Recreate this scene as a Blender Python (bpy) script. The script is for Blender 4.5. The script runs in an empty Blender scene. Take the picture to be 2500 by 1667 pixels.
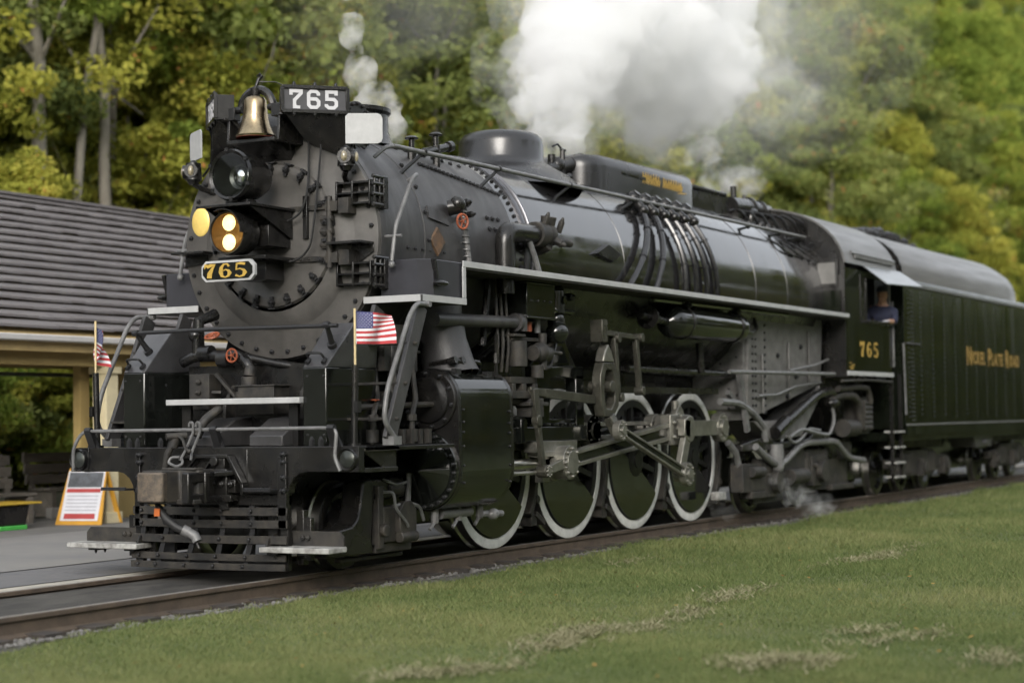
import bpy, bmesh, math, random
import numpy as np
from mathutils import Vector, Matrix, noise as mnoise

random.seed(7)
rng = np.random.default_rng(11)
PI = math.pi
scene = bpy.context.scene
col = scene.collection

# ---------------------------------------------------------------- camera
cam_d = bpy.data.cameras.new("camera")
cam = bpy.data.objects.new("camera", cam_d)
col.objects.link(cam)
RT = ((0.4765189, 0.87864806, -0.03012177),
      (-0.8790505, 0.47562646, -0.03239897),
      (-0.01414058, 0.04191728, 0.99902101))
cam.matrix_world = Matrix(((RT[0][0], RT[0][2], -RT[0][1], -17.80856),
                           (RT[1][0], RT[1][2], -RT[1][1], -10.70730),
                           (RT[2][0], RT[2][2], -RT[2][1], 1.42137),
                           (0, 0, 0, 1)))
cam_d.sensor_width = 36.0
cam_d.lens = 64.867
cam_d.clip_start = 0.1
cam_d.clip_end = 2000.0
cam_d.dof.use_dof = True
cam_d.dof.focus_distance = 18.5
cam_d.dof.aperture_fstop = 0.95
scene.camera = cam

# ---------------------------------------------------------------- light
SUN_EL, SUN_AZ = math.radians(24), math.radians(204)   # azimuth of the sun seen from above, counter-clockwise from +X
world = bpy.data.worlds.new("World")
scene.world = world
world.use_nodes = True
wn, wl = world.node_tree.nodes, world.node_tree.links
wn.clear()
wo = wn.new("ShaderNodeOutputWorld")
bg = wn.new("ShaderNodeBackground")
sky = wn.new("ShaderNodeTexSky")
sky.sky_type = 'NISHITA'
sky.sun_disc = False
sky.sun_elevation = SUN_EL
sky.sun_rotation = math.radians(90) - SUN_AZ
sky.air_density = 1.2
sky.dust_density = 4.0
sky.ozone_density = 1.0
hs = wn.new("ShaderNodeHueSaturation")
hs.inputs["Saturation"].default_value = 0.32
hs.inputs["Value"].default_value = 1.0
bg.inputs["Strength"].default_value = 0.10
wl.new(sky.outputs[0], hs.inputs["Color"])
# overcast: an even pale cloud layer over the clear-sky model
mixc = wn.new("ShaderNodeMixRGB")
mixc.blend_type = 'ADD'
mixc.inputs[0].default_value = 1.0
mixc.inputs[2].default_value = (6.2, 6.45, 6.8, 1)
wl.new(hs.outputs[0], mixc.inputs[1])
wl.new(mixc.outputs[0], bg.inputs["Color"])
wl.new(bg.outputs[0], wo.inputs["Surface"])

sun_d = bpy.data.lights.new("sun", 'SUN')
sun_d.energy = 1.5
sun_d.angle = math.radians(25)
sun_d.color = (1.0, 0.95, 0.88)
sun = bpy.data.objects.new("sun", sun_d)
col.objects.link(sun)
sdir = Vector((math.cos(SUN_EL) * math.cos(SUN_AZ), math.cos(SUN_EL) * math.sin(SUN_AZ), math.sin(SUN_EL)))
sun.rotation_euler = sdir.to_track_quat('Z', 'Y').to_euler()
sun.location = sdir * 60

vs = scene.view_settings
vs.view_transform = 'Standard'
vs.look = 'None'
vs.gamma = 1.0
vs.exposure = 0.35
vs.use_curve_mapping = False
scene.display_settings.display_device = 'sRGB'
cy = scene.cycles
cy.use_denoising = True
cy.max_bounces = 40
cy.diffuse_bounces = 3
cy.glossy_bounces = 3
cy.transmission_bounces = 4
cy.volume_bounces = 40
cy.transparent_max_bounces = 16
cy.volume_step_rate = 2.0
cy.volume_max_steps = 96
cy.use_adaptive_sampling = True
cy.adaptive_threshold = 0.03
cy.sample_clamp_indirect = 6.0

# ---------------------------------------------------------------- materials
def mat(name, color, rough=0.5, metal=0.0, spec=0.5, ior=1.5, var=0.25, scale=6.0, bump=0.0, bscale=40.0,
        color2=None, coat=0.0, rvar=0.0, wave=0.0, stretch=None):
    m = bpy.data.materials.new(name)
    m.use_nodes = True
    nt = m.node_tree
    b = nt.nodes["Principled BSDF"]
    b.inputs["Base Color"].default_value = (*color, 1)
    b.inputs["Roughness"].default_value = rough
    b.inputs["Metallic"].default_value = metal
    b.inputs["IOR"].default_value = ior
    b.inputs["Specular IOR Level"].default_value = spec
    if coat:
        b.inputs["Coat Weight"].default_value = coat
        b.inputs["Coat Roughness"].default_value = 0.12
    tc = nt.nodes.new("ShaderNodeTexCoord")
    src = tc.outputs["Object"]
    if stretch:
        mp = nt.nodes.new("ShaderNodeMapping")
        mp.inputs["Scale"].default_value = stretch
        nt.links.new(src, mp.inputs["Vector"])
        src = mp.outputs[0]
    if var or color2:
        nz = nt.nodes.new("ShaderNodeTexNoise")
        nz.inputs["Scale"].default_value = scale
        nz.inputs["Detail"].default_value = 6
        nz.inputs["Roughness"].default_value = 0.65
        nt.links.new(src, nz.inputs["Vector"])
        rp = nt.nodes.new("ShaderNodeValToRGB")
        c2 = color2 if color2 else tuple(c * (1 - var) for c in color)
        c1 = color if color2 else tuple(min(1, c * (1 + var)) for c in color)
        rp.color_ramp.elements[0].position = 0.36
        rp.color_ramp.elements[1].position = 0.64
        rp.color_ramp.elements[0].color = (*c2, 1)
        rp.color_ramp.elements[1].color = (*c1, 1)
        nt.links.new(nz.outputs["Fac"], rp.inputs["Fac"])
        nt.links.new(rp.outputs["Color"], b.inputs["Base Color"])
        if rvar:
            mr = nt.nodes.new("ShaderNodeMapRange")
            mr.inputs["From Min"].default_value = 0.3
            mr.inputs["From Max"].default_value = 0.7
            mr.inputs["To Min"].default_value = max(0.02, rough - rvar)
            mr.inputs["To Max"].default_value = min(1, rough + rvar)
            nz2 = nt.nodes.new("ShaderNodeTexNoise")
            nz2.inputs["Scale"].default_value = scale * 0.6
            nz2.inputs["Detail"].default_value = 5
            nt.links.new(src, nz2.inputs["Vector"])
            nt.links.new(nz2.outputs["Fac"], mr.inputs["Value"])
            nt.links.new(mr.outputs["Result"], b.inputs["Roughness"])
    if bump:
        bz = nt.nodes.new("ShaderNodeTexNoise")
        bz.inputs["Scale"].default_value = bscale
        bz.inputs["Detail"].default_value = 4
        nt.links.new(src, bz.inputs["Vector"])
        bp = nt.nodes.new("ShaderNodeBump")
        bp.inputs["Strength"].default_value = bump
        bp.inputs["Distance"].default_value = 0.02
        nt.links.new(bz.outputs["Fac"], bp.inputs["Height"])
        nt.links.new(bp.outputs["Normal"], b.inputs["Normal"])
    return m

def emis(name, color, strength, base=(0.8, 0.7, 0.5)):
    m = mat(name, base, 0.2, var=0)
    b = m.node_tree.nodes["Principled BSDF"]
    b.inputs["Emission Color"].default_value = (*color, 1)
    b.inputs["Emission Strength"].default_value = strength
    return m

M = {}
M['jacket'] = mat('jacket_black', (0.020, 0.019, 0.019), 0.12, spec=0.5, ior=2.3, color2=(0.011, 0.011, 0.012), scale=3, bump=0.09, bscale=2.0, rvar=0.07, stretch=(1.6, 1, .6))
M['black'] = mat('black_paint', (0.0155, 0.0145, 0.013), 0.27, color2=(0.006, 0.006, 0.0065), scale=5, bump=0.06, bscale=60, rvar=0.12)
M['gloss'] = mat('gloss_black', (0.008, 0.009, 0.008), 0.10, ior=1.65, var=0.3, scale=4, bump=0.03, bscale=12, rvar=0.05)
M['dirty'] = mat('grimy_black', (0.042, 0.037, 0.030), 0.62, color2=(0.012, 0.012, 0.012), scale=7, bump=0.2, bscale=70, rvar=0.1)
M['graphite'] = mat('graphite_grey', (0.06, 0.059, 0.06), 0.46, color2=(0.034, 0.033, 0.034), scale=3, bump=0.12, bscale=50, rvar=0.1, stretch=(2.2, 1, .6))
M['front'] = mat('smokebox_front_grey', (0.088, 0.083, 0.077), 0.5, color2=(0.058, 0.055, 0.051), scale=3.2, bump=0.08, bscale=60, rvar=0.1)
M['bolt'] = mat('bolt_black', (0.014, 0.014, 0.015), 0.45, var=0.2, scale=20)
M['tank'] = mat('tender_black_green', (0.010, 0.012, 0.008), 0.14, spec=0.30, color2=(0.006, 0.008, 0.005), scale=1.6, stretch=(2.5, 1, .5), bump=0.04, bscale=5, rvar=0.06)
M['rod'] = mat('steel_rod', (0.22, 0.215, 0.19), 0.36, metal=0.7, var=0.25, scale=6, bump=0.05, bscale=60, rvar=0.08)
M['dome'] = mat('dome_black', (0.016, 0.016, 0.017), 0.24, ior=1.6, var=0.2, scale=3, bump=0.05, bscale=4, rvar=0.08)
M['casing'] = mat('casing_blue_black', (0.030, 0.030, 0.036), 0.4, var=0.15, scale=4, rvar=0.06)
M['rodd'] = mat('oiled_steel', (0.075, 0.073, 0.06), 0.34, metal=0.5, var=0.3, scale=7, bump=0.08, bscale=60, rvar=0.1)
M['knuckle'] = mat('worn_knuckle', (0.17, 0.135, 0.10), 0.6, metal=0.3, color2=(0.07, 0.062, 0.055), scale=16, bump=0.3, bscale=60)
M['pipe'] = mat('handrail_grey', (0.13, 0.13, 0.13), 0.4, var=0.25, scale=9, rvar=0.08)
M['white'] = mat('white_trim', (0.38, 0.385, 0.385), 0.5, var=0.1, scale=5, bump=0.03)
M['tyre'] = mat('tyre_white', (0.72, 0.72, 0.70), 0.5, var=0.16, scale=4, bump=0.04)
M['step'] = mat('worn_white_step', (0.42, 0.42, 0.40), 0.65, color2=(0.16, 0.155, 0.145), scale=9, bump=0.15, bscale=50)
M['steel'] = mat('bright_steel', (0.5, 0.49, 0.46), 0.28, metal=1.0, var=0.15, scale=8)
M['rust'] = mat('rust_brown', (0.16, 0.09, 0.045), 0.8, color2=(0.06, 0.045, 0.035), scale=14, bump=0.25, bscale=60)
M['rail'] = mat('rail_rust', (0.105, 0.078, 0.056), 0.75, color2=(0.066, 0.05, 0.038), scale=5, bump=0.15, bscale=40)
M['railtop'] = mat('rail_head_worn', (0.40, 0.38, 0.36), 0.4, metal=0.6, var=0.2, scale=4)
M['brass'] = mat('bell_brass', (0.40, 0.32, 0.20), 0.26, metal=1.0, var=0.2, scale=5, color2=(0.20, 0.155, 0.10), rvar=0.08)
M['bellred'] = mat('bell_inside_red', (0.20, 0.035, 0.022), 0.6, var=0.2)
M['valve'] = mat('valve_red', (0.27, 0.07, 0.03), 0.55, var=0.3, scale=15)
M['orange'] = mat('orange_tag', (0.55, 0.14, 0.03), 0.6, var=0.1)
M['gold'] = mat('gold_lettering', (0.52, 0.34, 0.07), 0.42, metal=0.25, var=0.12, scale=10)
M['silver'] = mat('silver_numeral', (0.50, 0.50, 0.52), 0.5, var=0.05)
M['nbface'] = mat('number_board_face', (0.05, 0.05, 0.055), 0.4, var=0.1)
M['rubber'] = mat('hose_rubber', (0.014, 0.014, 0.014), 0.55, var=0.2, scale=20)
M['cabgrey'] = mat('firebox_grey', (0.17, 0.166, 0.16), 0.6, var=0.3, scale=5, color2=(0.10, 0.097, 0.093), bump=0.12, bscale=40)
M['cabroof'] = mat('roof_weathered', (0.12, 0.118, 0.115), 0.36, color2=(0.085, 0.083, 0.08), scale=3, stretch=(.25, 3, 3), rvar=0.08)
M['lit'] = emis('lit_lamp', (1.0, 0.80, 0.30), 1.35)
M['amber'] = mat('gold_reflector', (0.34, 0.20, 0.07), 0.45, metal=0.6, var=0.2)
M['visorlit'] = mat('lamplit_visor', (0.85, 0.62, 0.18), 0.35, metal=0.3, var=0.1)  # gold colour holds the lamp light falling on the visor
M['reflector'] = mat('chrome_reflection', (0.75, 0.77, 0.78), 0.12, metal=1.0, var=0)
M['bowl'] = mat('dark_bowl', (0.05, 0.055, 0.05), 0.3, metal=0.6, var=0.1)
M['lens'] = mat('marker_lens', (0.27, 0.235, 0.16), 0.08, ior=1.8, var=0.4, scale=30)
M['amberlens'] = mat('amber_lens', (0.6, 0.3, 0.06), 0.15, var=0.1)
g = bpy.data.materials.new('lamp_glass'); g.use_nodes = True
gb = g.node_tree.nodes["Principled BSDF"]
gb.inputs["Base Color"].default_value = (0.95, 0.97, 0.95, 1); gb.inputs["Roughness"].default_value = 0.02
gb.inputs["Transmission Weight"].default_value = 1.0; gb.inputs["IOR"].default_value = 1.3
M['glass'] = g
M['winglass'] = mat('dark_window_glass', (0.03, 0.032, 0.034), 0.06, var=0)
M['flagred'] = mat('flag_red', (0.42, 0.045, 0.05), 0.8, var=0.12, scale=30)
M['flagwhite'] = mat('flag_white', (0.68, 0.67, 0.70), 0.8, var=0.06, scale=30)
M['flagblue'] = mat('flag_blue', (0.045, 0.05, 0.15), 0.8, var=0.1, scale=30)
M['wood'] = mat('pale_wood_stick', (0.55, 0.44, 0.24), 0.6, var=0.2, scale=12, stretch=(4, 4, 1))

M['dullgold'] = mat('dull_gold', (0.33, 0.21, 0.05), 0.5, metal=0.2, var=0.15, scale=8)
# ---------------------------------------------------------------- mesh builder
def perp(d):
    d = Vector(d).normalized()
    a = Vector((0, 0, 1)) if abs(d.z) < 0.9 else Vector((1, 0, 0))
    u = d.cross(a).normalized()
    return d, u, d.cross(u).normalized()

class MB:
    def __init__(s):
        s.v = []; s.f = []; s.mi = []
    def add(s, vs, fs, mi=0):
        o = len(s.v)
        s.v.extend(tuple(q) for q in vs)
        s.f.extend(tuple(i + o for i in f) for f in fs)
        s.mi.extend([mi] * len(fs))
        return s
    def box(s, x0, x1, y0, y1, z0, z1, mi=0):
        vs = [(x, y, z) for x in (x0, x1) for y in (y0, y1) for z in (z0, z1)]
        return s.add(vs, [(0, 1, 3, 2), (4, 6, 7, 5), (0, 4, 5, 1), (2, 3, 7, 6), (0, 2, 6, 4), (1, 5, 7, 3)], mi)
    def bar(s, a, b, w, h, up=(0, 0, 1), mi=0):
        a, b, up = Vector(a), Vector(b), Vector(up)
        d = (b - a).normalized()
        u = d.cross(up)
        if u.length < 1e-4: u = d.cross(Vector((1, 0, 0)))
        u.normalize(); v = u.cross(d).normalized()
        vs = [p + u * (sx * w / 2) + v * (sy * h / 2) for p in (a, b) for sx in (-1, 1) for sy in (-1, 1)]
        return s.add(vs, [(0, 1, 3, 2), (4, 6, 7, 5), (0, 4, 5, 1), (2, 3, 7, 6), (0, 2, 6, 4), (1, 5, 7, 3)], mi)
    def cyl(s, a, b, r, r2=None, n=16, cap=True, mi=0):
        a, b = Vector(a), Vector(b)
        r2 = r if r2 is None else r2
        d, u, v = perp(b - a)
        vs = []
        for p, q in ((a, r), (b, r2)):
            vs += [p + (u * math.cos(t) + v * math.sin(t)) * q for t in (2 * PI * k / n for k in range(n))]
        fs = [(k, (k + 1) % n, n + (k + 1) % n, n + k) for k in range(n)]
        if cap: fs += [tuple(range(n))[::-1], tuple(range(n, 2 * n))]
        return s.add(vs, fs, mi)
    def tube(s, pts, r, n=8, cap=True, mi=0):
        P = [Vector(q) for q in pts]
        rs = r if isinstance(r, (list, tuple)) else [r] * len(P)
        T = []
        for i in range(len(P)):
            a = P[max(i - 1, 0)]; b = P[min(i + 1, len(P) - 1)]
            T.append((b - a).normalized())
        _, u, v = perp(T[0])
        vs = []
        for i, p in enumerate(P):
            t = T[i]
            u = (u - t * u.dot(t)).normalized(); v = t.cross(u)
            vs += [p + (u * math.cos(q) + v * math.sin(q)) * rs[i] for q in (2 * PI * k / n for k in range(n))]
        fs = [(i * n + k, i * n + (k + 1) % n, (i + 1) * n + (k + 1) % n, (i + 1) * n + k)
              for i in range(len(P) - 1) for k in range(n)]
        if cap: fs += [tuple(range(n))[::-1], tuple(range((len(P) - 1) * n, len(P) * n))]
        return s.add(vs, fs, mi)
    def lathe(s, prof, o, d, n=32, mi=0, a0=0.0, a1=2 * PI):
        o = Vector(o); d, u, v = perp(d)
        full = abs(a1 - a0 - 2 * PI) < 1e-6
        m = n if full else n + 1
        vs = []
        for t, r in prof:
            vs += [o + d * t + (u * math.cos(q) + v * math.sin(q)) * r for q in (a0 + (a1 - a0) * k / n for k in range(m))]
        fs = []
        for i in range(len(prof) - 1):
            for k in range(n):
                k2 = (k + 1) % m
                fs.append((i * m + k, i * m + k2, (i + 1) * m + k2, (i + 1) * m + k))
        return s.add(vs, fs, mi)
    def prism(s, poly, axis, a, b, mi=0):
        n = len(poly)
        def P(q, t):
            return {'x': (t, q[0], q[1]), 'y': (q[0], t, q[1]), 'z': (q[0], q[1], t)}[axis]
        vs = [P(q, a) for q in poly] + [P(q, b) for q in poly]
        fs = [(k, (k + 1) % n, n + (k + 1) % n, n + k) for k in range(n)] + [tuple(range(n))[::-1], tuple(range(n, 2 * n))]
        return s.add(vs, fs, mi)
    def sph(s, c, r, n=12, m=8, sc=(1, 1, 1), mi=0):
        vs = []; c = Vector(c)
        for i in range(m + 1):
            th = PI * i / m
            vs += [(c.x + sc[0] * r * math.sin(th) * math.cos(2 * PI * k / n), c.y + sc[1] * r * math.sin(th) * math.sin(2 * PI * k / n),
                    c.z + sc[2] * r * math.cos(th)) for k in range(n)]
        fs = [(i * n + k, i * n + (k + 1) % n, (i + 1) * n + (k + 1) % n, (i + 1) * n + k) for i in range(m) for k in range(n)]
        return s.add(vs, fs, mi)
    def bolt(s, c, d, r, h, n=6, mi=0):
        c = Vector(c); d = Vector(d).normalized()
        s.cyl(c - d * h * .5, c + d * h * .6, r, r, n, True, mi)
        return s.cyl(c + d * h * .6, c + d * h * 1.0, r * .8, r * .3, n, True, mi)
    def ribbon(s, pts, w, axes, o, t, mi=0):
        """flat stroke with mitred corners: pts 2-D, w one width or a list, axes = (ex, ey, en), t = thickness along en"""
        ex, ey, en = (Vector(q) for q in axes); o = Vector(o)
        P = [Vector(q) for q in pts]
        ws = w if isinstance(w, (list, tuple)) else [w] * len(P)
        L = []; Rr = []
        for i, p in enumerate(P):
            d0 = (p - P[i - 1]).normalized() if i else (P[1] - p).normalized()
            d1 = (P[i + 1] - p).normalized() if i < len(P) - 1 else d0
            nn = Vector((-d0.y - d1.y, d0.x + d1.x))
            nn = nn.normalized() if nn.length > 1e-3 else Vector((-d0.y, d0.x))
            k = min(1.6, 1 / max(.3, nn.dot(Vector((-d0.y, d0.x)))))
            L.append(p + nn * ws[i] / 2 * k); Rr.append(p - nn * ws[i] / 2 * k)
        vs = []
        for q in (0, t):
            for a, b in zip(L, Rr):
                vs += [o + ex * a.x + ey * a.y + en * q, o + ex * b.x + ey * b.y + en * q]
        n = len(P) * 2; fs = []
        for i in range(len(P) - 1):
            a = 2 * i
            fs += [(a, a + 1, a + 3, a + 2), (n + a, n + a + 2, n + a + 3, n + a + 1), (a, a + 2, n + a + 2, n + a), (a + 1, n + a + 1, n + a + 3, a + 3)]
        fs += [(0, n, n + 1, 1), (n - 2, n - 1, 2 * n - 1, 2 * n - 2)]
        return s.add(vs, fs, mi)
    def mirror_y(s):
        o = len(s.v); n = len(s.f)
        s.v += [(x, -y, z) for x, y, z in s.v]
        s.f += [tuple(i + o for i in f)[::-1] for f in s.f[:n]]
        s.mi += s.mi[:n]
        return s
    def mesh(s, name, mats, smooth=38, recalc=True):
        me = bpy.data.meshes.new(name)
        me.from_pydata(s.v, [], s.f)
        for m_ in (mats if isinstance(mats, (list, tuple)) else [mats]): me.materials.append(m_)
        me.polygons.foreach_set('material_index', s.mi)
        if recalc:
            bm = bmesh.new(); bm.from_mesh(me)
            bmesh.ops.recalc_face_normals(bm, faces=bm.faces)
            bm.to_mesh(me); bm.free()
        if smooth:
            me.polygons.foreach_set('use_smooth', [True] * len(me.polygons))
            me.set_sharp_from_angle(angle=math.radians(smooth))
        me.update()
        return me

def link(name, me, parent=None, loc=None, rot=None):
    o = bpy.data.objects.new(name, me)
    col.objects.link(o)
    if parent is not None: o.parent = parent
    if loc is not None: o.location = loc
    if rot is not None: o.rotation_euler = rot
    return o

def part(name, mb, m, parent=None, label=None, bevel=0.0, smooth=38, kind=None, loc=None):
    o = link(name, mb.mesh(name, m, smooth), parent, loc)
    if label: o['label'] = label
    if kind: o['kind'] = kind
    if bevel:
        md = o.modifiers.new('bevel', 'BEVEL'); md.width = bevel; md.segments = 2; md.limit_method = 'ANGLE'
        md.angle_limit = math.radians(50)
    return o

def thing(name, label, cat, loc=(0, 0, 0), group=None, rot=None):
    o = link(name, None, None, loc, rot)
    o.empty_display_size = 0.2
    o['label'] = label; o['category'] = cat
    if group: o['group'] = group
    return o

def tag(o, label=None, cat=None, group=None, kind=None):
    for k, v in (('label', label), ('category', cat), ('group', group), ('kind', kind)):
        if v: o[k] = v
    return o

def arc(c, r, a0, a1, n, plane='xz', fixed=0.0):
    out = []
    for k in range(n + 1):
        a = math.radians(a0 + (a1 - a0) * k / n)
        p, q = c[0] + r * math.cos(a), c[1] + r * math.sin(a)
        out.append({'xz': (p, fixed, q), 'yz': (fixed, p, q), 'xy': (p, q, fixed)}[plane])
    return out

def bend(pts, r=0.08, n=5):
    """rounds the corners of a polyline"""
    P = [Vector(p) for p in pts]
    out = [P[0]]
    for i in range(1, len(P) - 1):
        a, b, c = P[i - 1], P[i], P[i + 1]
        q = min(r, (a - b).length * .45, (c - b).length * .45)
        s0 = b + (a - b).normalized() * q; s1 = b + (c - b).normalized() * q
        for k in range(n + 1):
            t = k / n
            out.append((1 - t) ** 2 * s0 + 2 * t * (1 - t) * b + t * t * s1)
    out.append(P[-1])
    return out

DIG = {'7': [(.06, .70), (.06, .91), (.58, .91), (.58, .80), (.24, .44), (.24, .09), (.44, .09), (.44, .16)],
       '6': [(.56, .70), (.56, .80), (.45, .91), (.17, .91), (.05, .79), (.05, .21), (.17, .09), (.45, .09), (.57, .21), (.57, .40), (.45, .52), (.10, .52)],
       '5': [(.56, .74), (.56, .91), (.08, .91), (.08, .53), (.45, .53), (.57, .41), (.57, .21), (.45, .09), (.17, .09), (.05, .19), (.05, .28)]}
ROM = {'7': ([(.02, .66), (.07, .90), (.22, .80), (.42, .88), (.62, .92), (.46, .62), (.33, .34), (.30, .04)], [.05, .12, .20, .20, .08, .17, .26, .26]),
       '6': ([(.56, .76), (.44, .93), (.26, .90), (.12, .70), (.09, .40), (.16, .14), (.34, .05), (.52, .14), (.60, .32), (.52, .50), (.36, .56), (.18, .46)],
             [.13, .07, .10, .18, .23, .15, .07, .13, .21, .13, .06, .06]),
       '5': ([(.60, .86), (.34, .92), (.13, .88), (.10, .52), (.30, .58), (.52, .48), (.60, .30), (.50, .12), (.28, .05), (.06, .16)],
             [.16, .16, .10, .07, .07, .14, .22, .14, .07, .15])}
def numerals(mb, txt, o, ex, ey, en, h, gap, t, style='block', wd=.15, wf=1.0):
    x = 0.0
    for ch in txt:
        oo = Vector(o) + Vector(ex) * x
        axes = (Vector(ex) * h * wf, Vector(ey) * h, en)
        if style == 'block': mb.ribbon(DIG[ch], wd, axes, oo, t)
        else: mb.ribbon(ROM[ch][0], ROM[ch][1], axes, oo, t)
        x += h * gap
# ================================================================ LOCOMOTIVE
LOCO = thing('steam_locomotive', 'black steam locomotive number 765 with white-rimmed driving wheels heading the train', 'locomotive')
ZC = 3.21                                    # boiler centre line

# ---- boiler
b = MB()
b.lathe([(-2.80, 1.13), (-2.80, 1.17), (-2.72, 1.175), (-2.70, 1.15), (-1.98, 1.155), (-1.97, 1.165), (-1.86, 1.168), (-1.85, 1.16), (-0.08, 1.17)], (0, 0, ZC), (1, 0, 0), 96)
part('smokebox', b, M['graphite'], LOCO)
b = MB()
b.lathe([(-0.08, 1.17), (0.30, 1.195), (1.0, 1.21)], (0, 0, ZC), (1, 0, 0), 96)
b.lathe([(1.0, 1.21), (2.6, 1.24), (2.6, 1.245), (2.66, 1.245), (2.66, 1.24), (4.3, 1.27), (4.3, 1.276), (4.36, 1.276), (4.36, 1.27), (5.6, 1.295), (6.9, 1.295), (6.9, 1.302), (7.05, 1.302), (7.05, 1.297),
         (8.2, 1.297), (8.2, 1.303), (8.30, 1.303), (8.30, 1.297), (9.5, 1.29), (9.52, 1.25), (10.4, 1.25)], (0, 0, ZC), (1, 0, 0), 96)
part('boiler_jacket', b, M['jacket'], LOCO)
b = MB()
for x, w, r in ((0.12, .10, 1.20), (0.24, .045, 1.215)):
    b.lathe([(x, r - .04), (x, r), (x + w * .2, r + .012), (x + w * .8, r + .012), (x + w, r), (x + w, r - .04)], (0, 0, ZC), (1, 0, 0), 96)
part('boiler_band', b, mat('band_metal', (.12, .12, .13), .25, metal=.6, var=.15), LOCO)
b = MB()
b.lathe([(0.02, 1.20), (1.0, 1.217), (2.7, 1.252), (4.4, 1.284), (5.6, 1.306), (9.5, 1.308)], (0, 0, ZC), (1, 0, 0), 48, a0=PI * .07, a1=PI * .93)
part('lower_shade_shell', b, M['black'], LOCO)  # black half shell added to stand in for shade under the jacket
# smokebox front: ring, dished cover, door
b = MB()
b.lathe([(-2.80, 1.165), (-2.845, 1.16), (-2.85, 1.15), (-2.85, .90), (-2.86, .885), (-2.90, .83), (-2.93, .74), (-2.935, .70)], (0, 0, ZC), (1, 0, 0), 96)
part('smokebox_front', b, M['front'], LOCO)
b = MB()
ZD = ZC + .05
b.lathe([(-2.92, .72), (-2.955, .70), (-2.965, .66), (-2.965, .60), (-2.955, .58), (-2.985, .42), (-3.00, .20), (-3.005, 0.0)], (0, 0, ZD), (1, 0, 0), 72)
DOOR = part('smokebox_door', b, M['front'], LOCO)
b = MB()
for k in range(36):
    a = 2 * PI * (k + .5) / 36
    b.bolt((-2.85, 1.095 * math.cos(a), ZC + 1.095 * math.sin(a)), (-1, 0, 0), .024, .035, 6)
part('ring_bolts', b, M['bolt'], LOCO, kind='stuff')
for k in range(22):
    a = 2 * PI * (k + .5) / 22
    c, s = math.cos(a), math.sin(a)
    d = MB()
    y, z = .66 * c, .66 * s
    d.bar((-2.985, y - .055 * c, z - .055 * s), (-2.985, y + .045 * c, z + .045 * s), .036, .03, (-1, 0, 0))
    d.bolt((-2.99, y, z), (-1, 0, 0), .030, .05, 6)
    d.bar((-2.96, y + .055 * c, z + .055 * s), (-2.96, y + .068 * c, z + .068 * s), .085, .06, (-1, 0, 0))
    part('door_clamp', d, M['bolt'], DOOR, loc=(0, 0, ZD))
# door hinge, straps
b = MB()
for z in (ZD + .24, ZD - .26):
    b.box(-2.995, -2.965, -.70, -.20, z - .025, z + .025)
    b.box(-3.02, -2.93, -.80, -.66, z - .05, z + .05)
    b.box(-3.0, -2.86, -.92, -.80, z - .075, z + .075)
    for y in (-.26, -.36, -.46): b.bolt((-2.995, y, z), (-1, 0, 0), .014, .015, 6)
for z in (ZD + .12, ZD, ZD - .13):
    b.box(-3.01, -2.94, -.72, -.61, z - .035, z + .035); b.cyl((-3.0, -.74, z), (-3.0, -.60, z), .028, n=8)
b.cyl((-3.0, -.70, ZD - .36), (-3.0, -.70, ZD + .34), .03, n=10)
part('door_hinge', b, M['dirty'], LOCO, bevel=.004)
# small shelves of the front (lamp brackets low on each side)
for y0, y1 in ((-1.12, -.72), (.76, 1.16)):
    b = MB()
    ym = (y0 + y1) / 2
    b.prism([(y0, 0.02), (y0, -.05), (ym, -.17), (y1, -.05), (y1, .02)] if y0 < 0 else [(y0, .02), (y0, -.05), (y1, -.09), (y1, .02)], 'x', -2.87, -2.855)
    b.box(-3.10, -2.86, y0, y1, 0.02, .045)
    part('front_bracket', b, M['black'], LOCO, bevel=.004, loc=(0, 0, 3.10))
# steps at the edge of the front (box steps)
for z0 in (3.60, 2.82):
    for sy in (-1,):
        b = MB()
        for zz in (0, .10, .20):
            b.box(-2.95, -2.74, sy * 1.13, sy * .74, zz - .010, zz + .010)
        for yy in (1.13, .93, .75): b.box(-2.955, -2.74, sy * yy - .010, sy * yy + .010, -.02, .22)
        b.box(-2.78, -2.70, sy * 1.19, sy * 1.12, -.05, .24)
        for zz in (-.02, .08, .18, .25): b.cyl((-2.95, sy * 1.17, zz), (-2.70, sy * 1.17, zz), .02, n=8)
        for xx in (-2.92, -2.83): b.cyl((xx, sy * 1.17, -.05), (xx, sy * 1.17, .27), .016, n=6)
        part('front_step', b, M['black'], LOCO, bevel=.004, loc=(0, 0, z0 - .08))

# ---- headlight, oscillating light, number plate
HL = (-3.48, 0, 3.79)
b = MB()
b.lathe([(-.16, .205), (-.185, .235), (-.15, .25), (-.12, .235), (.06, .225), (.20, .21), (.30, .16), (.33, 0)], HL, (1, 0, 0), 40)
for k in range(6):
    a = 2 * PI * (k + .4) / 6
    b.box(HL[0] - .19, HL[0] - .10, .24 * math.cos(a) - .018, .24 * math.cos(a) + .018, HL[2] + .24 * math.sin(a) - .018, HL[2] + .24 * math.sin(a) + .018)
h = part('headlight', b, M['black'], LOCO)
b = MB(); b.lathe([(-.15, .205), (-.05, .18), (.06, .12), (.10, 0.0)], HL, (1, 0, 0), 32); part('reflector', b, M['bowl'], h)
b = MB(); b.sph((HL[0] - .02, -.06, HL[2] - .01), .10, 20, 12, (.6, .85, 1)); part('reflection_ball', b, M['reflector'], h)  # chrome ball standing in for the bright reflection inside the bowl
b = MB(); b.lathe([(-.165, .21), (-.17, .10), (-.17, 0)], HL, (1, 0, 0), 32); part('lens', b, M['glass'], h)
b = MB()
b.box(-3.74, -3.0, -.30, .34, 3.475, 3.50)
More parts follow.
